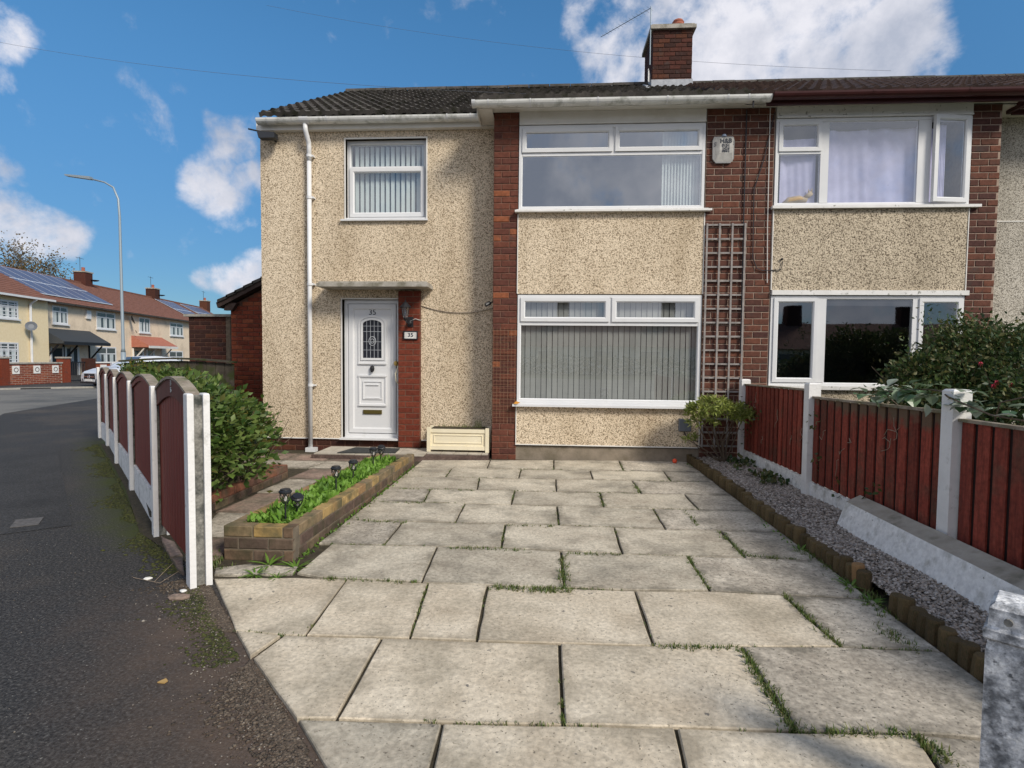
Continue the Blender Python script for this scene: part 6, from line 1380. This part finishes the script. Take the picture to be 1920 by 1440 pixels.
tag(obj('orange_leaf', MB().add([(-.50,D-.1,.84),(-.44,D-.13,.84),(-.40,D-.1,.86),(-.46,D-.08,.88)], [(0,1,2,3)]), 'orange_growth'), 'dead orange leaves caught at the left end of the big window sill', 'leaf')
blades([( -1.72+rng.random()*.8, 8.3+rng.random()*.1, .44) for _ in range(40)], .06, 3, .04, 'grass', 'sprouts', 'thin sprouts growing in the cream trough planter', 'plant', width=.002)
blades([(-1.05+rng.normal()*.03, 8.32, .44) for _ in range(14)], .15, 2, .06, 'grass', 'sprouts', 'tall wispy grass at the right end of cream trough', 'plant', width=.002)

# ------------------------------------------------------------------ outbuilding at the left of the house
ob = thing('outbuilding', 'red brick outbuilding with dark gabled roof behind the house corner', 'outbuilding', (-5.3, 10.3, 0))
obj('wall', MB().prism([(-6.085,10.31,-.1),(-4.55,10.31,-.1),(-4.55,10.31,3.1),(-5.0,10.31,3.0),(-6.085,10.31,2.45)], (0,3,0)), 'mortar_dark', ob)
wob = [c for c in col.objects if c.name.startswith('wall') and c.parent == ob][0]
brick_face(wob, -6.08, -4.60, .62, 2.95, 10.305, 'brick_red', cl=.225, ch=.084, joint=.009, skip=lambda x, z: z > 2.45+(x+6.08)*.50-.05)
obj('gable_roof', MB().prism([(-6.25,10.15,2.40),(-4.5,10.15,3.28),(-4.5,10.15,3.40),(-6.28,10.15,2.50)], (0,3.4,0)).prism([(-6.16,10.20,2.36),(-6.0,10.20,2.36),(-5.9,10.20,2.50),(-6.1,10.20,2.50)], (0,.1,0)), 'tile_brown', ob)
for k in range(8):
    x = -6.24+k*.17; obj('verge_tile', MB().prism([(x,10.12,2.50+(k*.085)),(x+.20,10.12,2.50+(k*.085)+.085),(x+.20,10.12,2.55+(k*.085)+.085),(x,10.12,2.555+(k*.085))], (0,.3,0)), 'tile', ob)
gw = thing('garden_wall', 'tall dark brick wall with flat coping beside the outbuilding', 'wall', (-6.55, 10.4, 0))
obj('core', MB().box(-7.0, -6.14, 10.42, 10.62, -.1, 2.25), 'mortar_dark', gw)
brick_face(gw, -7.0, -6.25, .6, 2.25, 10.415, 'brick_dark', cl=.225, ch=.084, joint=.009)
obj('coping', MB().box(-7.07, -6.10, 10.36, 10.68, 2.252, 2.30), 'cement', gw); obj('end_strip', MB().box(-6.235, -6.14, 10.39, 10.42, -.1, 2.25), 'bark', gw)

# ------------------------------------------------------------------ street lamp
sl = thing('street_lamp', 'tall slim grey street lamp with curved arm on the far side of the fence', 'street lamp', (-16.6, 20.7, 0))
mb = MB(); mb.tube([(-16.6,20.7,-.1),(-16.6,20.7,1.6)], .085, 12).tube([(-16.6,20.7,1.6),(-16.6,20.7,1.75),(-16.62,20.7,6.8),(-16.66,20.7,7.5),(-16.85,20.7,7.95),(-17.2,20.7,8.15),(-17.9,20.7,8.32)], [.085,.06,.045,.04,.035,.03,.03], 10); obj('column', mb, 'galv', sl, smooth=True)
obj('lantern_head', MB().prism([(-17.75,20.62,8.25),(-18.75,20.62,8.40),(-18.78,20.62,8.46),(-17.75,20.62,8.36)], (0,.18,0)), 'galv', sl)

# ------------------------------------------------------------------ far terrace across the road
E0 = Vector((-32.373,33.41,0)); E1 = Vector((-36.1,53.164,0)); ed = (E1-E0).normalized(); en = Vector((ed.y, -ed.x, 0))   # en points to the street
fang = math.atan2(ed.y, ed.x)
def far_local(px_, py_, off=0):       # photo point -> (s along terrace, z) on the facade plane
    d = Vector(ray(px_, py_)); p0 = E0+en*off; t = (p0-Vector(CAM)).dot(en)/d.dot(en); p = Vector(CAM)+d*t; return (p-E0).dot(ed), p.z
# local frame of each far house: x along the street, y away from the street, z up
def far_house(s0, s1, lab, wallmat, roofmat, off=0, tiles=True, eave=5.0, ridge_z=7.35, depth=8.4):
    t = thing('terraced_house', lab, 'house', E0+ed*s0+en*off, fang); L_ = s1-s0
    obj('wall', MB().box(0, L_, 0, depth, -.3, eave), wallmat, t, local=True)
    th = .12; rise = ridge_z-eave; hd = depth/2
    mb = MB(); mb.prism([(-.05,-.35,eave-.10),(-.05,hd,ridge_z-.0),(-.05,depth+.3,eave-.10),(-.05,depth+.3,eave-.22),(-.05,hd,ridge_z-.2),(-.05,-.35,eave-.22)], (L_+.1,0,0))
    rf_ = obj('roof', mb, roofmat, t, local=True)
    n = 16; mb = MB(); mb2 = MB()
    for r in range(n):   # courses of tiles read as steps
        y0 = -.37+(hd+.37)*r/n; y1 = -.37+(hd+.37)*(r+1)/n; z0 = eave-.09+(rise+.09)*r/n; z1 = eave-.09+(rise+.09)*(r+1)/n
        mb.add([(-.06,y0,z0+.05),(L_+.06,y0,z0+.05),(L_+.06,y1,z1+.012),(-.06,y1,z1+.012),(-.06,y0,z0),(L_+.06,y0,z0)], [(0,1,2,3),(4,5,1,0)])
    o = obj('tile_course', mb, roofmat, rf_, local=True); o['kind'] = 'stuff'
    obj('ridge_tiles', MB().box(-.06, L_+.06, hd-.12, hd+.12, ridge_z-.02, ridge_z+.10), roofmat, rf_, local=True)
    obj('gutter', MB().box(-.05, L_+.05, -.47, -.36, eave-.20, eave-.08), 'upvc' if 'cream coloured' in lab else 'tile', t, local=True)
    return t
def far_window(t, s0, a, b, off=0, cols=2, curtain_m='blind_white', toplight=True, grid=False):
    (sa, zt_), (sb, zb_) = far_local(*a, off), far_local(*b, off); sa -= s0; sb -= s0
    if sb < sa: sa, sb = sb, sa
    zt_ = min(zt_, 4.75)
    obj_ = obj('window', frame(sa, sb, zb_, zt_, -.03, .11, .06), 'upvc', t, local=True); mb = MB()
    for k in range(1, cols): x = sa+(sb-sa)*k/cols; mb.box(x-.045, x+.045, -.028, .01, zb_+.05, zt_-.05)
    if toplight: mb.box(sa+.05, sb-.05, -.0285, .01, zt_-(zt_-zb_)*.32-.04, zt_-(zt_-zb_)*.32+.04)
    if grid:
        for k in range(1, 5): z = zb_+(zt_-zb_)*k/5; mb.box(sa+.05, sb-.05, -.027, .01, z-.025, z+.025)
        for k in (1, 3, 5): x = sa+(sb-sa)*k/6; mb.box(x-.02, x+.02, -.0272, .01, zb_+.05, zt_-.05)
    obj('glazing_bar', mb, 'upvc', obj_, local=True)
    obj('pane', MB().box(sa+.05, sb-.05, -.012, -.004, zb_+.05, zt_-.05), 'farwin', obj_, local=True)
    mb = MB(); nsl = 3
    for k in range(nsl): x = sa+.12+(sb-sa-.2)*k/nsl; mb.box(x, x+(sb-sa)/nsl*.55, -.016, -.0125, zb_+.08, zt_-(zt_-zb_)*.32)
    obj('blind', mb, curtain_m, obj_, local=True); obj('window_sill', MB().box(sa-.08, sb+.08, -.12, .0, zb_-.08, zb_-.002), 'upvc', obj_, local=True)
def far_chimney(t, x, y=4.2, z=7.1, dish=False):
    c_ = obj('chimney', MB().box(x, x+.95, y-.45, y+.45, z-.4, z+1.15), 'brick_dark', t, local=True); 
    obj('chimney_cap', MB().box(x-.06, x+1.01, y-.5, y+.5, z+1.15, z+1.25), 'cement', c_, local=True)
    obj('chimney_pot', MB().lathe([(.14,0),(.12,.3),(.15,.32),(.1,.36)], (x+.5, y, z+1.25), 10), 'terracotta', c_, local=True)
    obj('aerial', MB().tube([(x+.1,y,z+.8),(x+.1,y,z+2.4)], .02, 4).tube([(x-.4,y,z+2.3),(x+.6,y,z+2.3)], .015, 4), 'wire', c_, local=True)
    if dish: obj('satellite_dish', MB().lathe([(.02,0),(.25,.05),(.35,.12),(.33,.13),(.2,.07)], (0,0,0), 12), 'black', c_, local=True).location = (x+.95, y-.6, z+.5)
def slope_pt(x, u, eave=5.0, ridge_z=7.35, hd=4.2, lift=.10):     # u 0 eave .. 1 ridge
    return Vector((x, -.37+(hd+.37)*u, eave-.09+(ridge_z-eave+.09)*u+lift))
def solar_array(t, x0, x1, u0, u1, nc, nr, skew=0):
    ar = obj('solar_array', MB().prism([slope_pt(x0,u0,lift=.09), slope_pt(x1,u0,lift=.09), slope_pt(x1,u1,lift=.09), slope_pt(x0,u1,lift=.09)], (0,0,.03)), 'solar_frame', t, local=True)
    for i in range(nc):
        for j in range(nr):
            a, b = x0+(x1-x0)*i/nc+.07, x0+(x1-x0)*(i+1)/nc-.07; c_, d_ = u0+(u1-u0)*j/nr+.018, u0+(u1-u0)*(j+1)/nr-.018
            obj('solar_panel', MB().prism([slope_pt(a,c_,lift=.125), slope_pt(b,c_,lift=.125), slope_pt(b,d_,lift=.125), slope_pt(a,d_,lift=.125)], (0,0,.01)), 'solar', ar, local=True)
sA = far_local(72,600)[0]; sB = far_local(226,600)[0]; sC = far_local(349,640)[0]
redtile = M('far_red_tile', [(.3,(.16,.072,.05)),(.7,(.25,.115,.08))], scale=4, rough=.9)
hA = far_house(sA, sB-.01, 'cream terraced house with large roof solar array and grey porch canopy', 'farcream', redtile)
hB = far_house(sB, sC+1.2, 'cream terraced house with red porch canopy across the road', 'farcream', redtile)
hL = far_house(sA-9, sA-.05, 'yellowish cream coloured terraced house at the far left edge', 'faryellow', redtile, off=.6)
hC = far_house(sC+1.3, sC+14, 'farthest terraced house with solar panels behind the brick wall', 'farcream', redtile)
far_window(hA, sA, (97,572), (127,609)); far_window(hA, sA, (180,583), (216,619)); far_window(hA, sA, (180,650), (218,690))
far_window(hB, sB, (260,594), (281,625), toplight=False); far_window(hB, sB, (318,604), (343,631)); far_window(hB, sB, (317,658), (343,692))
far_window(hL, sA-9, (-6,560), (34,599), .6, grid=True); far_window(hL, sA-9, (-6,641), (35,682), .6, grid=True)
def far_canopy(t, s0, a, b, drop, mat, brm):
    (sa, za), (sb, zb_) = far_local(*a), far_local(*b); sa -= s0; sb -= s0; z = (za+zb_)/2; out = 1.35
    cn = obj('porch_canopy', MB().prism([(sa,0,z),(sa,-out,z-drop),(sa,-out,z-drop-.15),(sa,0,z-drop-.15)], (sb-sa,0,0)), mat, t, local=True)
    obj('canopy_trim', MB().box(sa-.03, sb+.03, -out-.04, -out-.002, z-drop-.22, z-drop-.02), brm, cn, local=True)
    for x in (sa+.15, (sa+sb)/2-.4, sb-.15):
        obj('canopy_bracket', MB().prism([(x-.05,-.02,z-drop-.2),(x-.05,-.9,z-drop-.2),(x-.05,-.9,z-drop-.32),(x-.05,-.14,z-drop-1.2),(x-.05,-.02,z-drop-1.3)], (.1,0,0)) if False else MB().tube([(x,-.02,z-drop-1.3),(x,-.9,z-drop-.25)], .06, 5).tube([(x,-.04,z-drop-.2),(x,-.04,z-drop-1.4)], .06, 5), brm, cn, local=True)
    return sa, sb, z-drop
sa, sb, cz = far_canopy(hA, sA, (76,613), (168,622), .85, 'slate', 'black_iron')
dr = obj('front_door', MB().box(sa+.9, sa+1.9, -.04, .0, 0, cz-.45), 'black_iron', hA, local=True); [obj('door_frame', MB().box(q, q+.12, -.06, 0, 0, cz-.35), 'upvc', dr, local=True) for q in (sa+.78, sa+1.9)]
dr = obj('front_door', MB().box(sb-2.6, sb-1.5, -.04, .0, 0, cz-.45), 'black_iron', hA, local=True); [obj('door_frame', MB().box(q, q+.2, -.06, 0, 0, cz-.35), 'upvc', dr, local=True) for q in (sb-2.8, sb-1.5)]
obj('letterplate', MB().box(sb-2.2, sb-1.9, -.06, -.04, 1.0, 2.0), 'wirewhite', dr, local=True)
sa, sb, cz = far_canopy(hB, sB, (246,629), (303,633), .8, 'redfelt', 'soffit')
dr = obj('front_door', MB().box(sb-2.5, sb-1.7, -.04, .0, 0, cz-.45), 'farwin', hB, local=True); [obj('door_frame', MB().box(q, q+.3, -.06, 0, 0, cz-.35), 'upvc', dr, local=True) for q in (sb-2.8, sb-1.7)]
dr = obj('front_door', MB().box(sa+.4, sa+1.5, -.04, .0, 0, cz-.45), 'farwin', hB, local=True); obj('door_frame', MB().box(sa+1.5, sa+1.8, -.06, 0, 0, cz-.35), 'upvc', dr, local=True)
far_chimney(hA, far_local(149,520,-4.2)[0]-sA, dish=True); far_chimney(hB, far_local(282,548,-4.2)[0]-sB, dish=True); far_chimney(hC, far_local(381,570,-4.2)[0]-sC-1.3)
print('SOLAR', sA, sB, sC, far_local(2,499,-4.2), far_local(178,533,-4.2), far_local(78,552,-.6), far_local(220,573,-.6)); solar_array(hA, .3, sB-sA-.3, .16, .97, 7, 2); solar_array(hC, .5, 4.5, .1, .9, 4, 2); solar_array(hC, 6, 11, .2, .9, 4, 2)
(sx, zx) = far_local(164,590); obj('alarm_box', MB().box(sx-sA-.25, sx-sA+.25, -.12, 0, zx-.3, zx+.3), 'upvc', hA, local=True)
for (px_, py_, hh, s0) in ((238,600,hB,sB), (246,622,hB,sB)):
    (sx, zx) = far_local(px_, py_); o = obj('satellite_dish', MB().lathe([(.02,0),(.25,.05),(.36,.12),(.34,.13),(.2,.07)], (0,0,0), 12), 'black' if py_ < 610 else 'wire', hh, local=True); o.location = (sx-s0, -.35, zx); o.rotation_euler = (R(70), 0, R(30)); o.scale = (1,1,1) if py_ < 610 else (.4,.4,.4)
sx = far_local(55,620,.6)[0]-(sA-9); obj('downpipe', MB().tube([(sx,-.10,0),(sx,-.10,4.5),(sx+.1,-.4,4.8)], .07, 6), 'upvc', hL, local=True)
(sx, zx) = far_local(45,612,.6); o = obj('satellite_dish', MB().lathe([(.02,0),(.3,.05),(.42,.14),(.4,.15),(.2,.07)], (0,0,0), 12), 'steelgrey', hL, local=True); o.location = (sx-(sA-9), -.4, zx); o.rotation_euler = (R(75), 0, R(-60)); o.scale = (.7,.7,.7)
# front garden walls of the far terrace
W0 = at(17,724,Z=0); W1 = at(117,719,Z=0)
fw = thing('brick_garden_wall', 'red brick garden wall with white pierced blocks across the road', 'wall', (W0.x, W0.y, 0), math.atan2(W1.y-W0.y, W1.x-W0.x)); L_ = (W1-W0).length; hz = at(17,684,X=W0.x).z
obj('wall_body', MB().box(.0, L_, 0, .22, -.1, 1.02), 'mortar', fw, local=True)
WL[fw.name] = Vector((0,0,0)); nr = 11
for r in range(nr):
    x = -(r % 2)*.15
    while x < L_:
        a, b = max(0, x), min(x+.30, L_); x += .30
        if b-a > .08: brick(fw, ((a+b)/2, -.004, .02+(r+.5)*.088), b-a-.012, .076, .05, 'brick_red')
obj('coping', MB().box(-.02, L_+.02, -.05, .27, 1.022, 1.09), 'cement', fw, local=True)
for k in (.12, .50, .86):
    x = L_*k; b_ = obj('pierced_block', MB().box(x-.17, x+.17, -.03, .0, .55, .93), 'whiteblock', fw, local=True); obj('block_pattern', MB().tube([(x+.10*math.cos(q), -.034, .74+.10*math.sin(q)) for q in [2*math.pi*i/10 for i in range(11)]], .015, 4), 'brick_dark', b_, local=True)
for x in (L_+.02, -.42): 
    pl = obj('pillar', MB().box(x, x+.40, -.08, .32, -.1, 1.28), 'brick_red', fw, local=True); obj('pillar_cap', MB().box(x-.04, x+.44, -.12, .36, 1.28, 1.36), 'cement', pl, local=True)
w2_ = thing('brick_garden_wall', 'low orange-red brick wall at the left picture edge across the road', 'wall', (W0.x, W0.y, 0), fw.rotation_euler.z); WL[w2_.name] = Vector(); obj('wall_body', MB().box(-6, -.45, 0, .2, -.1, .95), M('orange_brickwork', [(.3,(.36,.12,.07)),(.7,(.46,.17,.10))], scale=10), w2_, local=True); obj('coping', MB().box(-6, -.44, -.04, .25, .952, 1.02), 'terracotta', w2_, local=True)
w3_ = thing('brick_garden_wall', 'brick wall with white block behind the parked car', 'wall', (W0.x, W0.y, 0), fw.rotation_euler.z); WL[w3_.name] = Vector()
obj('pillar', MB().box(L_+1.55, L_+2.0, -.08, .35, -.1, 1.28), 'brick_dark', w3_, local=True); obj('wall_body', MB().box(L_+2.0, L_+9, .02, .22, -.1, 1.02), 'brick_red', w3_, local=True); obj('coping', MB().box(L_+2.0, L_+9, -.04, .27, 1.022, 1.09), 'whiteblock', w3_, local=True); obj('pierced_block', MB().box(L_+2.4, L_+2.8, -.03, .019, .55, .93), 'whiteblock', w3_, local=True)
gt = thing('iron_gate', 'black iron garden gate between brick pillars across the road', 'gate', (W0.x, W0.y, 0), fw.rotation_euler.z)
mb = MB()
for k in range(9): mb.tube([(L_+.5+k*.12, .1, .05), (L_+.5+k*.12, .1, 1.1)], .018, 4)
obj('gate_bar', mb, 'black_iron', gt, local=True); obj('gate_rail', MB().box(L_+.44, L_+1.52, .08, .12, 1.05, 1.1).box(L_+.44, L_+1.52, .08, .12, .1, .15), 'black_iron', gt, local=True)

# ------------------------------------------------------------------ parked car (front three-quarter, partly hidden)
cp_ = at(165, 727, Z=0); ca = thing('parked_car', 'silver white hatchback parked facing the road across the junction', 'car', (cp_.x, cp_.y+.1, -.01), R(-22))
# local: car faces -y, x right
def sec(y, hw, zb, zs, zt, tw): return [(-hw*.93,y,zb),(-hw,y,zb+.18),(-hw,y,zs-.12),(-hw*.93,y,zs),(-tw,y,zt),(tw,y,zt),(hw*.93,y,zs),(hw,y,zs-.12),(hw,y,zb+.18),(hw*.93,y,zb)]
S = [sec(0,.70,.28,.58,.66,.5), sec(.12,.84,.22,.68,.74,.6), sec(.5,.90,.2,.80,.86,.65), sec(1.25,.91,.2,.92,.98,.66), sec(1.95,.91,.2,.98,1.40,.58), sec(2.6,.91,.2,.99,1.46,.58), sec(3.5,.90,.2,1.0,1.38,.54), sec(4.2,.86,.25,.96,1.02,.6), sec(4.35,.8,.3,.8,.85,.6)]
mb = MB(); k = 10; mb.add([v for s in S for v in s], [(i*k+j, i*k+(j+1) % k, (i+1)*k+(j+1) % k, (i+1)*k+j) for i in range(len(S)-1) for j in range(k)]+[tuple(range(k)), tuple(range((len(S)-1)*k, len(S)*k))[::-1]])
bd = obj('body', mb, 'carpaint', ca, local=True)
obj('windscreen', MB().add([(-.74,1.30,.995),(.74,1.30,.995),(.56,1.93,1.405),(-.56,1.93,1.405)], [(0,1,2,3)]), 'farwin', ca, local=True)
obj('grille', MB().prism([(-.44,-.012,.40),(.44,-.012,.40),(.40,-.012,.64),(-.40,-.012,.64)], (0,.03,0)), 'black', ca, local=True)
obj('grille_bar', MB().box(-.40,.40,-.03,-.013,.49,.515), 'chrome', ca, local=True)
mb = MB(); mb.tube([(.085*math.cos(q), -.035, .505+.085*math.sin(q)) for q in [2*math.pi*i/16 for i in range(17)]], .010, 5)
for q in (90, 210, 330): mb.tube([(0,-.035,.505), (.085*math.cos(R(q)), -.035, .505+.085*math.sin(R(q)))], .008, 4)
obj('badge', mb, 'chrome', ca, local=True)
for s in (-1, 1):
    obj('headlight', MB().prism([(s*.50,.02,.56),(s*.80,.16,.60),(s*.84,.26,.74),(s*.56,.06,.66)], (0,-.04,0)), glassmat('lamp_lens', .5), ca, local=True)
    obj('air_intake', MB().prism([(s*.46,.0,.24),(s*.82,.10,.26),(s*.80,.09,.46),(s*.52,-.0,.40)], (0,-.03,0)), 'black', ca, local=True)
    for yy_ in (.85, 3.5):
        wl = obj('wheel', MB().tube([(s*.72,yy_,.32),(s*.92,yy_,.32)], .32, 18), 'tyre', ca, local=True); obj('rim', MB().tube([(s*.90,yy_,.32),(s*.935,yy_,.32)], .2, 12), 'chrome', wl, local=True)
    obj('wing_mirror', MB().box(s*.93, s*1.08, 1.45, 1.6, .98, 1.12), 'carpaint', ca, local=True)
obj('lower_bumper', MB().box(-.72,.72,-.02,.02,.20,.25), 'black', ca, local=True)
npt = obj('number_plate', MB().box(-.27,.27,-.05,-.036,.30,.40), 'whiteblock', ca, local=True)

# ------------------------------------------------------------------ far trees
def bare_tree(loc, h, spread, lab, seed, leafn, lmat):
    t = thing('tree', lab, 'tree', loc); rs = random.Random(seed); mb = MB(); tips = []
    def grow(p, d, L_, r, lv):
        e = p+d*L_; m = p.lerp(e, .5)+Vector((rs.uniform(-.1,.1), rs.uniform(-.1,.1), rs.uniform(-.05,.1)))*L_*.4; mb.tube([p, m, e], [r, r*.8, r*.6], 5 if lv < 2 else 3, caps=False)
        if lv >= 5: tips.append(e); return
        for k in range(3 if lv < 4 else 2):
            nd = (d+Vector((rs.uniform(-1,1), rs.uniform(-1,1), rs.uniform(-.35,.7)))*spread).normalized(); grow(e, nd, L_*rs.uniform(.62,.82), r*.58, lv+1)
        tips.append(e)
    grow(Vector((0,0,-.3)), Vector((0,0,1)), h*.28, h*.022, 0)
    obj('trunk', mb, 'bark', t, local=True); tp = np.array([list(v) for v in tips]); pts2 = np.repeat(tp, leafn, 0)+rng.normal(size=(len(tp)*leafn, 3))*h*.035
    f_ = np_obj('crown', [leaves_np(pts2, rng.normal(size=pts2.shape), h*.014, .7, .1, rng)], lmat, t); f_['kind'] = 'stuff'; f_.matrix_parent_inverse = Matrix.Identity(4); return t
bare_tree((-60,58,0), 16.5, .85, 'half bare autumn tree rising behind the solar roof', 3, 9, 'autumn')
bare_tree((-68,66,0), 15, .85, 'second half bare autumn tree at far left edge', 5, 9, 'autumn')
bare_tree((-60,108,0), 15, .8, 'distant bare tree beyond the farthest roofs', 8, 3, 'autumn')

# ------------------------------------------------------------------ bungalows behind the camera, seen only in the window panes
for k in range(3):
    x0 = -30+k*26
    t = thing('bungalow', ['bungalow opposite mirrored in the window, left one', 'bungalow opposite mirrored in the window, middle one', 'bungalow opposite mirrored in the window, right one'][k], 'house', (x0, -45, 0), 0, 'houses across the street behind the viewer')
    obj('wall', MB().box(0,24,-8,0,-.1,2.9), 'farcream', t, local=True)
    obj('roof', MB().prism([(-.3,.5,2.8),(-.3,-4,5.7),(-.3,-8.5,2.8)], (24.6,0,0)), redtile, t, local=True)
    for x in (5, 17): obj('chimney', MB().box(x, x+1.3, -4.5, -3.5, 5, 7.6), 'brick_dark', t, local=True)
    for x in (3, 9, 14, 20): obj('window', MB().box(x, x+2, -.01, .05, 1, 2.3), 'farwin', t, local=True)
    hg = np.stack([rng.uniform(0,24,2500), rng.uniform(5,6.5,2500), rng.random(2500)*1.7], 1)
    f_ = np_obj('hedge', [leaves_np(hg, rng.normal(size=hg.shape), .35, .6, .1, rng)], 'bushleaf', t); f_['kind'] = 'stuff'; f_.matrix_parent_inverse = Matrix.Identity(4)

# anything past 300 roof tiles on one slope: fold the rows nearest the ridge into one joined part
for roof_o in (rf, rn):
    tl_ = [o for o in bpy.data.objects if o.parent == roof_o and o.name.startswith('roof_tile')]
    if len(tl_) > 290:
        tl_.sort(key=lambda o: o.location.z); V = []; Fq = MB()
        for o in tl_[288:]:
            m4 = Matrix.LocRotScale(o.location, o.rotation_euler, None)
            Fq.add([m4@v.co for v in o.data.vertices], [tuple(p.vertices) for p in o.data.polygons]); mt0 = o.data.materials[0]
        for o in tl_[288:]: bpy.data.objects.remove(o)
        o = obj('roof_tiles', Fq, mt0, roof_o); o['kind'] = 'stuff'
